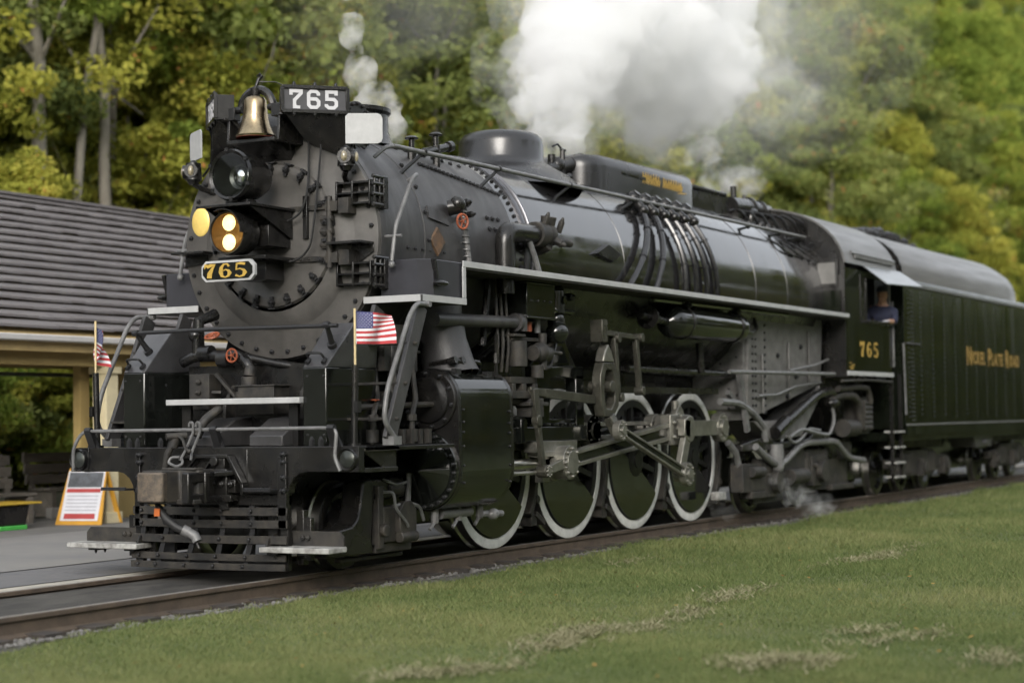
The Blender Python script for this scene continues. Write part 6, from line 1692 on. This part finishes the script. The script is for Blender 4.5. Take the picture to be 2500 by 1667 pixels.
# trees on the photographer's side of the line, mirrored in the boiler
for k in range(46):
    x_ = -60 + k * 7.0
    t = tree(KINDS[(0, 3, 1, 4)[k % 4]], x_ + rs.uniform(-2, 2), (-30 if x_ < 25 else -27) + rs.uniform(-2, 2) - 4 * (k % 2), 1.15 if x_ < 25 else 1.0 if x_ < 60 else 1.55, 'tree bordering the lawn on the side away from the station', 'trees beyond the lawn')
    t.location.z = -.3
for k in range(84):  # unseen shrubs added to close the bright gap mirrored under the crowns
    t = tree(SHRUB[k % 3], -60 + k * 4.2 + rs.uniform(-1, 1), -27 + rs.uniform(-1.5, 1.5), 1.7, 'unseen shrub added under the lawn trees to darken reflections', 'unseen shrubs added for dark reflections', 'shrub', 'leafy_shrub')
    t.location.z = -.4
for k in range(16):  # unseen trees added to darken the reflections on the engine front
    t = tree(KINDS[(1, 0, 3, 4)[k % 4]], -78 + rs.uniform(-4, 4) - 4 * (k % 2), -34 + k * 6.5 + rs.uniform(-2, 2), 1.1, 'unseen tree added ahead of the engine to darken its reflections', 'unseen trees added for dark reflections')
    t.location.z = -.3
# ================================================================ STATION SHELTER
ST = thing('station_shelter', 'open-sided station shelter with a grey shingled roof and cream posts beside the track', 'building', (4, 8.5, 0))
OFF = (-4, -8.5, 0)
M['shingle'] = mat('weathered_shingle', (.15, .138, .138), .85, color2=(.11, .10, .101), scale=2.2, bump=.25, bscale=30, stretch=(.35, 1, 1))
M['cream'] = mat('cream_paint', (.58, .51, .33), .6, var=.08)
M['ochre'] = mat('ochre_paint', (.32, .235, .09), .65, var=.12, scale=2)
M['ochre2'] = mat('ochre_soffit', (.42, .31, .14), .7, var=.15, scale=2)
M['gutter'] = mat('white_gutter', (.62, .61, .60), .4, var=.05)
RX0, RX1 = -6.0, 19.0
Ye, Ze, Yr, Zr = 6.95, 2.70, 10.45, 5.12
NC = 17; rr = random.Random(9)
for side in (0, 1):
    for c in range(NC if side == 0 else 1):
        b = MB()
        t0, t1 = c / NC, (c + 1.25) / NC
        if side == 1: t0, t1 = 0, 1
        ya, za = Ye + (Yr - Ye) * t0, Ze + (Zr - Ze) * t0
        yb, zb = Ye + (Yr - Ye) * min(t1, 1), Ze + (Zr - Ze) * min(t1, 1)
        if side == 1: ya, yb = 2 * Yr - ya - 2.4 * (ya < Yr - .5), 2 * Yr - yb
        x = RX0
        while x < RX1:
            w = rr.uniform(.22, .42) if side == 0 else 3.0
            lift = .095 + rr.uniform(-.006, .006)
            dz = rr.uniform(-.006, .006)
            vs = [(x + .003, ya, za + dz + lift - .035), (x + w - .003, ya, za + dz + lift - .035), (x + w - .003, yb, zb), (x + .003, yb, zb),
                  (x + .003, ya, za + lift + dz), (x + w - .003, ya, za + lift + dz), (x + w - .003, yb, zb + .006), (x + .003, yb, zb + .006)]
            b.add(vs, [(4, 5, 6, 7), (0, 1, 5, 4), (1, 2, 6, 5), (3, 0, 4, 7), (0, 3, 2, 1)])
            x += w
        part('shingle_course' if side == 0 else 'rear_roof', b, M['shingle'], ST, smooth=0, loc=OFF)
b = MB(); b.box(RX0, RX1, Yr - .12, Yr + .12, Zr, Zr + .05); part('ridge_cap', b, M['shingle'], ST, loc=OFF, bevel=.01)
b = MB(); b.add([(RX0, Ye + .03, Ze - .03), (RX1, Ye + .03, Ze - .03), (RX1, Yr, Zr - .04), (RX0, Yr, Zr - .04)], [(0, 1, 2, 3)]); b.add([(RX0, 2 * Yr - Ye - 2.4, Ze - .03), (RX1, 2 * Yr - Ye - 2.4, Ze - .03), (RX1, Yr, Zr - .04), (RX0, Yr, Zr - .04)], [(0, 1, 2, 3)])
part('roof_deck', b, M['ochre2'], ST, loc=OFF, smooth=0)
b = MB(); b.prism([(Ye - .10, 2.58), (Ye - .12, 2.66), (Ye + .02, 2.66), (Ye + .02, 2.57)], 'x', RX0, RX1); part('gutter', b, M['gutter'], ST, loc=OFF, bevel=.01)
b = MB(); b.box(RX0, RX1, Ye + .04, Ye + .10, 2.44, 2.68); b.box(RX0, RX1, Ye + .10, 8.9, 2.46, 2.50); part('soffit', b, M['ochre2'], ST, loc=OFF)
b = MB(); b.box(RX0, RX1, 7.2, 7.4, 2.26, 2.46); b.box(RX0, RX1, 8.85, 9.0, 2.30, 2.46); b.box(RX0, RX1, 11.4, 11.55, 2.4, 2.6); part('beam', b, M['ochre'], ST, loc=OFF, bevel=.008)
b = MB(); b.cyl((RX0, 9.3, 2.21), (RX1, 9.3, 2.21), .03, n=8); part('conduit', b, M['pipe'], ST, loc=OFF)
for x in (-5.0, -1.0, 3.0, 7.0, 11.0, 15.0):
    b = MB(); b.box(x - .13, x + .13, 7.17, 7.43, .03, 2.26); b.box(x - .17, x + .17, 7.13, 7.47, 0.0, .16); b.box(x - .17, x + .17, 7.13, 7.47, 2.16, 2.262)
    part('post', b, M['cream'], ST, loc=OFF, bevel=.01)
    b = MB(); b.box(x - .25, x - .06, 7.55, 7.69, .0, 2.3); part('brace_post', b, M['ochre'], ST, loc=OFF)
b = MB(); b.box(3.95, RX1 - .5, 8.0, 8.12, 0, 2.46); b.box(RX1 - .6, RX1 - .5, 8.1, 11.4, 0, 2.46); part('end_wall', b, M['ochre'], ST, loc=OFF)
b = MB(); b.box(3.99, 5.3, 7.97, 8.0, .95, 1.74); b.box(6.0, 7.0, 7.97, 8.0, .05, 2.1); wn_ = part('window', b, M['black'], ST, loc=OFF)
b = MB(); 
for k in range(9): b.box(4.03, 5.26, 7.962, 7.968, 1.0 + .08 * k, 1.06 + .08 * k)
part('louvre', b, M['winglass'], wn_)
# ---- benches, bin, sign under and beside the shelter
M['plank'] = mat('grey_plank', (.17, .15, .125), .85, color2=(.10, .09, .075), scale=3, bump=.3, bscale=30, stretch=(.4, 2, 2))
def bench(x0, x1, y, label):
    t = thing('plank_bench', label, 'bench', ((x0 + x1) / 2, y, 0), 'plank benches beyond the platform')
    L = (x1 - x0) / 2
    for k in range(3):
        b = MB(); b.box(-L, L, .26 + .03 * k, .31 + .03 * k, .50 + .17 * k, .65 + .17 * k); part('back_plank', b, M['plank'], t, bevel=.008)
    for k in range(3):
        b = MB(); b.box(-L, L, -.22 + .16 * k, -.08 + .16 * k, .40, .445); part('seat_plank', b, M['plank'], t, bevel=.008)
    for s in (-1, 1):
        b = MB(); b.box(s * (L - .12) - .05, s * (L - .12) + .05, -.2, .26, 0, .40); b.bar((s * (L - .12), .24, .4), (s * (L - .12), .42, 1.0), .08, .06); part('leg', b, M['plank'], t)
bench(.9, 2.75, 8.6, 'weathered grey plank bench behind the black bin at the left edge')
bench(4.1, 5.9, 9.6, 'darker plank bench seen left of the yellow sign board')
t = thing('storage_bin', 'black bin with a yellow lid and a green base at the left edge', 'bin', (1.0, 7.6, 0))
b = MB(); b.prism([(-.48, .06), (.42, .06), (.50, .34), (-.55, .34)], 'y', -.25, .25); part('bin_body', b, M['black'], t, bevel=.02)
b = MB(); b.box(-.60, .68, -.3, .3, .342, .375); part('lid', b, mat('yellow_lid', (.45, .30, .03), .5, var=.1), t, bevel=.01)
b = MB(); b.box(-.10, .42, -.27, .27, .0, .062); part('bin_base', b, mat('green_base', (.06, .36, .06), .5, var=.1), t, bevel=.01)
b = MB(); b.box(3.1, 3.35, 8.98, 9.1, 0, .15); b.box(3.7, 4.3, 8.98, 9.1, 0, .16); o = part('low_kerb_block', b, M['concrete'], None, bevel=.01); tag(o, 'low pale concrete kerb blocks between bench and sign', 'kerb')
SG = thing('sandwich_board', 'yellow folding sandwich board with a printed poster beside the shelter post', 'sign', (2.75, 7.4, 0.0), None, (0, 0, math.radians(-78)))
M['signy'] = mat('sign_yellow', (.52, .27, .03), .5, var=.08, scale=3)
for s, nm in ((-1, 'front_panel'), (1, 'rear_panel')):
    b = MB()
    def P(u, z, off=0.0): return (u, s * (.30 * (1 - z / .80) + .02) + s * off, z)
    for off in (0,):
        vs = [P(-.37, .0), P(.37, .0), P(.30, .80), P(-.30, .80), P(-.37, .0, -.03), P(.37, .0, -.03), P(.30, .80, -.03), P(-.30, .80, -.03)]
        b.add(vs, [(0, 1, 2, 3), (4, 7, 6, 5), (0, 4, 5, 1), (1, 5, 6, 2), (2, 6, 7, 3), (3, 7, 4, 0)])
    if s == 1:
        for k in range(7): b.add([P(-.30, .08 + .09 * k, .012), P(.30, .08 + .09 * k, .012), P(.29, .14 + .09 * k, .012), P(-.29, .14 + .09 * k, .012)], [(0, 1, 2, 3)])
    o = part(nm, b, M['signy'], SG, bevel=.006)
    if s == -1:
        def strip(name, u, z0, z1, off, m):
            b = MB(); b.add([P(-u, z0, off), P(u, z0, off), P(u * .98, z1, off), P(-u * .98, z1, off)], [(0, 1, 2, 3)]); return part(name, b, m, o, smooth=0)
        strip('poster', .30, .06, .76, .004, mat('poster_white', (.58, .59, .64), .5, var=.05))
        strip('poster_picture', .275, .53, .74, .007, mat('poster_photo', (.10, .11, .13), .5, color2=(.05, .055, .06), scale=8))
        strip('red_band', .275, .455, .51, .007, mat('poster_red', (.36, .05, .05), .5, var=.1))
        strip('red_band', .25, .085, .16, .007, bpy.data.materials['poster_red'])
        for k in range(5): strip('text_line', .25, .20 + .05 * k, .213 + .05 * k, .007, mat('poster_grey', (.30, .31, .36), .5, var=.05) if k == 0 else bpy.data.materials['poster_grey'])

# ================================================================ FLAGS
def flag(sy, label):
    base = Vector((-3.82, sy * 1.52, 1.90))
    t = thing('small_flag', label, 'flag', base, 'small flags on the pilot beam')
    b = MB(); b.cyl((0, 0, 0), (0, -sy * 0 + .0, .54), .011, n=8); part('staff', b, M['wood'], t)
    d = Vector((.90, -.42 if sy < 0 else .40, 0)).normalized(); nn = Vector((-d.y, d.x, 0))
    L, Hh, ztop = .44, .30, .52
    def S(u, v, off=0.0):
        # u along the fly 0..1, v down the hoist 0..1
        amp = (.010 + .05 * u) * (1.0 if sy < 0 else 1.3)
        wv = amp * math.sin(7.5 * u + 2.2 * v + 1.0) + .02 * u * math.sin(14 * u - 3 * v)
        lz = ztop - v * Hh * (1 - .10 * u) - .03 * u + (.05 * u * u * math.sin(3.0 * v)) - (0 if sy < 0 else .14 * u)
        p = d * (u * L * (1 - .10 * v * u)) * (1.0 if sy < 0 else .55) + nn * wv
        tz = nn * off
        return Vector((p.x, p.y, lz)) + tz
    b = MB(); NU, NV = 30, 26
    vs = [S(i / NU, j / NV) for i in range(NU + 1) for j in range(NV + 1)]
    fs = []; mi = []
    for i in range(NU):
        for j in range(NV):
            a = i * (NV + 1) + j
            b.f.append((a, a + 1, a + NV + 2, a + NV + 1))
            stripe = j // 2
            b.mi.append(2 if (i < 12 and stripe < 7) else (0 if stripe % 2 == 0 else 1))
    b.v = [tuple(q) for q in vs]
    c = part('flag_cloth', b, [M['flagred'], M['flagwhite'], M['flagblue']], t, smooth=80)
    b = MB()
    for r in range(9):
        for q in range(6 if r % 2 == 0 else 5):
            u = .4 * (.09 + (q + (0 if r % 2 == 0 else .5)) * .163); v = (7 / 13) * (.10 + r * .10)
            for off in (.0025, -.0025):
                ring = [S(u + .0135 * (1 if k % 2 == 0 else .45) * math.sin(k * PI / 5), v - .020 * (1 if k % 2 == 0 else .45) * math.cos(k * PI / 5), off) for k in range(10)]
                b.add(ring, [tuple(range(10))])
    part('stars', b, M['flagwhite'], c, smooth=0)
    b = MB(); b.add([S(0, 0, .004), S(.03, 0, .004), S(.03, 1, .004), S(0, 1, .004), S(0, 0, -.004), S(.03, 0, -.004), S(.03, 1, -.004), S(0, 1, -.004)], [(0, 1, 2, 3), (4, 7, 6, 5), (0, 4, 5, 1), (3, 2, 6, 7)])
    part('hem', b, M['flagwhite'], c, smooth=0)
flag(-1, 'small American flag flying open beside the ladder on the near end of the beam')
flag(1, 'small American flag seen edge-on in front of the station roof')
# ================================================================ ENGINEER AT THE CAB WINDOW
M['skin'] = mat('skin', (.36, .20, .13), .55, var=.12, scale=20)
M['navy'] = mat('navy_shirt', (.018, .022, .05), .8, var=.25, scale=10)
M['cap'] = mat('dark_cap', (.05, .055, .075), .8, var=.2, scale=20)
M['denim'] = mat('denim', (.03, .04, .07), .85, var=.25, scale=15)
M['glove'] = mat('pale_glove', (.42, .41, .44), .8, var=.1, scale=20)
def skin_mesh(name, verts, edges, radii, m, root=0, sub=2):
    me = bpy.data.meshes.new(name); me.from_pydata(verts, edges, [])
    o = bpy.data.objects.new('tmp_skin', me); col.objects.link(o)
    md = o.modifiers.new('skin', 'SKIN'); md.use_smooth_shade = True
    for i, r in enumerate(radii):
        rr_ = r if isinstance(r, tuple) else (r, r)
        me.skin_vertices[0].data[i].radius = rr_
    me.skin_vertices[0].data[root].use_root = True
    o.modifiers.new('sub', 'SUBSURF').levels = sub
    dg = bpy.context.evaluated_depsgraph_get()
    out = bpy.data.meshes.new_from_object(o.evaluated_get(dg))
    bpy.data.objects.remove(o); bpy.data.meshes.remove(me)
    out.name = name; out.materials.clear(); out.materials.append(m)
    out.polygons.foreach_set('use_smooth', [True] * len(out.polygons))
    return out
# local frame: facing -X (ahead), origin on the seat under the hips
PE = thing('person', 'person in a dark cap and navy shirt leaning out of the cab window', 'person', (12.42, -1.36, 2.55))
V_ = [(0, 0, .05), (-.02, -.02, .25), (-.05, -.05, .45), (-.08, -.09, .62), (-.10, -.11, .70), (-.12, -.12, .80), (-.13, -.12, .92),
      (-.06, -.28, .56), (-.10, -.33, .36), (-.14, -.30, .24) , (-.36, -.30, .40), (-.45, -.30, .40),
      (-.06, .12, .57), (-.16, .22, .34), (-.34, .16, .30), (-.42, .14, .31),
      (-.02, .10, .02), (-.44, .11, .03), (-.46, .11, -.40), (-.56, .11, -.46), (-.02, -.10, .02), (-.44, -.11, .03), (-.46, -.11, -.40), (-.56, -.11, -.46)]
V_[8] = (-.08, -.30, .42); V_[9] = (-.16, -.28, .40)
E_ = [(0, 1), (1, 2), (2, 3), (3, 4), (4, 5), (5, 6), (3, 7), (7, 8), (8, 9), (9, 10), (10, 11), (3, 12), (12, 13), (13, 14), (14, 15), (0, 16), (16, 17), (17, 18), (18, 19), (0, 20), (20, 21), (21, 22), (22, 23)]
R_ = [(.15, .17), (.13, .16), (.14, .18), (.12, .15), (.058, .06), (.075, .085), (.085, .09), .07, .055, .05, .038, .032, .07, .05, .04, .032, .09, .065, .05, .04, .09, .065, .05, .04]
body = link('body', skin_mesh('body', V_, E_, R_, M['skin']), PE)
idx = {3: 0}
b = MB()
hd = Vector((-.12, -.12, .865))
b.sph(hd, .105, 20, 14, (.95, .80, 1.18)); b.sph(hd + Vector((-.105, 0, -.01)), .022, 8, 6, (1.1, .8, 1.5)); b.sph(hd + Vector((-.075, 0, -.085)), .05, 10, 8, (.8, .9, .7))
for s in (-1, 1): b.sph(hd + Vector((.0, s * .083, -.01)), .026, 8, 6, (.7, .4, 1.3)); b.sph(hd + Vector((-.092, s * .034, .018)), .012, 8, 6)
part('head', b, M['skin'], body, smooth=80)
b = MB(); b.lathe([(.02, .102), (.06, .104), (.10, .085), (.125, .05), (.13, 0)], hd + Vector((0, 0, 0.02)), (0, 0, 1), 24); b.sph(hd + Vector((-.12, 0, .045)), .075, 14, 6, (1.0, .9, .12)); part('cap', b, M['cap'], PE, smooth=60)
torso_i = [0, 1, 2, 3, 4, 7, 8, 9, 12, 13]
mp_ = {j: i for i, j in enumerate(torso_i)}
sh = skin_mesh('shirt', [V_[j] for j in torso_i], [(mp_[a], mp_[b_]) for a, b_ in E_ if a in mp_ and b_ in mp_], [tuple(q + (.03 if j != 4 else .015) for q in (R_[j] if isinstance(R_[j], tuple) else (R_[j],) * 2)) for j in torso_i], M['navy'])
link('shirt', sh, PE)
leg_i = [0, 16, 17, 18, 20, 21, 22]; mp_ = {j: i for i, j in enumerate(leg_i)}
tr_ = skin_mesh('trousers', [V_[j] for j in leg_i], [(mp_[a], mp_[b_]) for a, b_ in E_ if a in mp_ and b_ in mp_], [tuple(q + .014 for q in (R_[j] if isinstance(R_[j], tuple) else (R_[j],) * 2)) for j in leg_i], M['denim'])
link('trousers', tr_, PE)
def hand(c, m, name):
    c = Vector(c); vs = [c + Vector((.03, 0, 0)), c + Vector((-.05, 0, 0))]; es = [(0, 1)]; rs_ = [(.03, .02), (.036, .018)]
    for k, L in enumerate((.062, .072, .068, .055)):
        y = -.030 + .020 * k; i = len(vs)
        vs += [c + Vector((-.055, y, 0)), c + Vector((-.055 - L * .6, y * 1.1, -.006)), c + Vector((-.055 - L, y * 1.15, -.026))]; es += [(1, i), (i, i + 1), (i + 1, i + 2)]; rs_ += [.0095, .009, .008]
    i = len(vs); vs += [c + Vector((-.01, -.036, -.004)), c + Vector((-.05, -.058, -.012))]; es += [(0, i), (i, i + 1)]; rs_ += [.011, .009]
    link(name, skin_mesh(name, [tuple(q) for q in vs], es, rs_, m, 0, 1), PE)
hand((-.50, -.30, .40), M['glove'], 'glove'); hand((-.46, .14, .31), M['skin'], 'hand')

# ================================================================ SMOKE AND STEAM
def vol_mat(name, color, dens, nscale=.0, lo=.35, hi=.75, aniso=0.0, detail=3.0):
    m = bpy.data.materials.new(name); m.use_nodes = True
    nt = m.node_tree; nt.nodes.clear()
    out = nt.nodes.new('ShaderNodeOutputMaterial'); pv = nt.nodes.new('ShaderNodeVolumePrincipled')
    pv.inputs['Color'].default_value = (*color, 1); pv.inputs['Density'].default_value = dens; pv.inputs['Anisotropy'].default_value = aniso
    nt.links.new(pv.outputs[0], out.inputs['Volume'])
    if nscale:
        tc = nt.nodes.new('ShaderNodeTexCoord'); nz = nt.nodes.new('ShaderNodeTexNoise'); nz.inputs['Scale'].default_value = nscale; nz.inputs['Detail'].default_value = detail; nz.inputs['Roughness'].default_value = .6
        nz.inputs['Distortion'].default_value = .4
        mr = nt.nodes.new('ShaderNodeMapRange'); mr.inputs['From Min'].default_value = lo; mr.inputs['From Max'].default_value = hi; mr.inputs['To Min'].default_value = 0; mr.inputs['To Max'].default_value = dens
        nt.links.new(tc.outputs['Object'], nz.inputs['Vector']); nt.links.new(nz.outputs['Fac'], mr.inputs['Value']); nt.links.new(mr.outputs[0], pv.inputs['Density'])
    return m
def puff(name, blobs, m, voxel, amp, scale, seed, parent=None, grow=1.0):
    """billowing closed surface round a list of blobs (x, y, z, r)"""
    b = MB()
    for x, y, z, r in blobs: b.sph((x, y, z), r * grow, 14, 9)
    me = b.mesh(name, m, 0, recalc=False)
    o = bpy.data.objects.new('tmp_puff', me); col.objects.link(o)
    md = o.modifiers.new('remesh', 'REMESH'); md.mode = 'VOXEL'; md.voxel_size = voxel
    dg = bpy.context.evaluated_depsgraph_get()
    me2 = bpy.data.meshes.new_from_object(o.evaluated_get(dg)); bpy.data.objects.remove(o); bpy.data.meshes.remove(me)
    n = len(me2.vertices); co = np.empty(n * 3); me2.vertices.foreach_get('co', co); co = co.reshape(-1, 3)
    no = np.empty(n * 3); me2.vertices.foreach_get('normal', no); no = no.reshape(-1, 3)
    off = Vector((seed * 3.1, seed * 1.7, seed * .9))
    dsp = np.array([(.6 - abs(mnoise.noise(Vector(p) * scale + off))) * 1.1 + .5 * mnoise.noise(Vector(p) * scale * 2.3 - off) - .25 for p in co])
    co = co + no * (dsp * amp)[:, None]
    me2.vertices.foreach_set('co', co.ravel()); me2.update()
    me2.name = name; me2.materials.clear(); me2.materials.append(m)
    me2.polygons.foreach_set('use_smooth', [True] * len(me2.polygons))
    o = link(name, me2, parent)
    return o
sr = random.Random(31)
def cloud(spine, n, jit):
    """blobs scattered round a spine of (x, y, z, r)"""
    out = list(spine)
    for k in range(n):
        i = sr.randrange(len(spine) - 1); t = sr.random()
        a, c = spine[i], spine[i + 1]
        p = [a[q] + (c[q] - a[q]) * t for q in range(4)]
        d = Vector((sr.gauss(0, 1), sr.gauss(0, 1), sr.gauss(0, 1))).normalized() * p[3] * sr.uniform(.6, 1.0)
        out.append((p[0] + d.x, p[1] + d.y, p[2] + d.z, p[3] * sr.uniform(.28, .55) * jit))
    return out
W_ = (.995, .995, .995)
SP = thing('steam_plume', 'huge white cloud of steam billowing up behind the round dome', 'steam', (3.0, 0, 4.7), 'steam escaping from the engine')
SP['kind'] = 'stuff'
main = [(3.3, .1, 4.75, .22), (3.4, .15, 5.1, .36), (3.6, .2, 5.55, .52), (4.2, .4, 6.15, .74), (5.3, .6, 6.85, .98), (6.8, .8, 7.2, 1.05), (8.4, 1.0, 7.15, 1.15), (9.9, 1.1, 7.1, 1.2), (10.9, 1.2, 7.5, 1.25)]
topc = [(5.0, .6, 7.6, .95), (6.9, .9, 8.2, 1.15), (8.9, 1.1, 8.4, 1.3), (10.9, 1.3, 8.7, 1.35), (8.0, 1.0, 9.1, 1.3)]
BL_ = cloud(main, 60, .9) + cloud(topc, 26, 1.0)
def rel(bl, o): return [(x - o[0], y - o[1], z - o[2], r) for x, y, z, r in bl]
o_ = (3.0, 0, 4.7)
puff('steam_core', rel(BL_, o_), vol_mat('steam_dense', W_, 2.9, 1.8, .35, .60, detail=7.0), .10, .34, 2.0, 1, SP, .86)
veil = cloud([(3.4, .1, 4.8, .32), (3.6, .25, 5.6, .66), (4.2, .4, 6.3, .95), (5.8, .8, 7.1, 1.25), (8.2, 1.0, 7.2, 1.35), (10.3, 1.2, 7.1, 1.45), (11.2, 1.3, 8.0, 1.6)], 40, 1.1) + topc
puff('steam_veil', rel(veil, o_), vol_mat('steam_thin', W_, .7, 1.5, .46, .72, detail=7.0), .15, .5, 1.2, 2, SP, 1.0)
def wisp(name, label, org, spine, n, dens, color, nscale, lo, hi, voxel, amp, scale, seed, group='steam escaping from the engine'):
    t = thing(name, label, 'steam' if 'steam' in name else 'smoke', org, group); t['kind'] = 'stuff'
    puff(name + '_cloud', rel(cloud(spine, n, 1.0), org), vol_mat(name + '_volume', color, dens, nscale, lo, hi), voxel, amp, scale, seed, t)
wisp('stack_smoke', 'thin creamy wisps of smoke curling up behind the number boards', (-1.1, 0, 4.6), [(-.85, 0, 4.62, .20), (-.95, .05, 4.85, .22), (-1.25, .08, 5.15, .17), (-1.35, .1, 5.6, .15), (-1.3, .15, 6.2, .22), (-1.2, .2, 6.9, .4)], 24, 6.5, (.98, .97, .94), 3.6, .43, .68, .05, .13, 3.0, 3)
wisp('stack_haze', 'faint grey smoke haze hanging above the smokestack', (-1.0, .4, 5.6), [(-.9, .3, 5.2, .5), (-.7, .4, 6.0, .9), (.2, .6, 6.7, 1.1), (1.6, .9, 7.2, 1.3)], 10, .06, (.80, .80, .78), .9, .30, .75, .16, .3, 1.2, 4)
wisp('turret_steam', 'small white wisp of steam above the safety valve ahead of the cab', (8.8, 0, 4.9), [(8.6, .0, 4.85, .16), (8.8, .05, 5.15, .24), (9.4, .15, 5.2, .30), (10.4, .3, 5.25, .28), (11.2, .4, 5.3, .28), (8.3, .1, 5.5, .32)], 14, 2.6, W_, 3.2, .47, .74, .07, .16, 2.4, 5)
wisp('cylinder_steam', 'low white jet of steam drifting to the rail under the firebox', (7.6, -1.25, .5), [(7.5, -1.24, .50, .09), (7.8, -1.28, .36, .13), (8.2, -1.34, .22, .16), (8.7, -1.4, .12, .17), (9.2, -1.45, .06, .15)], 22, 2.2, (.95, .96, .98), 5.0, .42, .72, .04, .14, 4.5, 6)
wisp('drain_steam', 'faint puff of steam at the rail under the last driving wheel', (6.1, -.95, .15), [(5.9, -.95, .28, .09), (6.1, -.98, .15, .12), (6.5, -1.0, .05, .12)], 8, 1.0, W_, 5.0, .40, .72, .04, .10, 5.0, 7)
wisp('drift_smoke', 'thin drifting smoke greying the trees right of the white cloud', (20, 6, 9), [(13, 2.5, 8.0, 2.0), (18, 4.5, 9.5, 3.0), (26, 7, 11.5, 4.0), (36, 9, 14, 5.0)], 8, .032, (.9, .9, .9), .35, .30, .72, .5, .7, .5, 8)
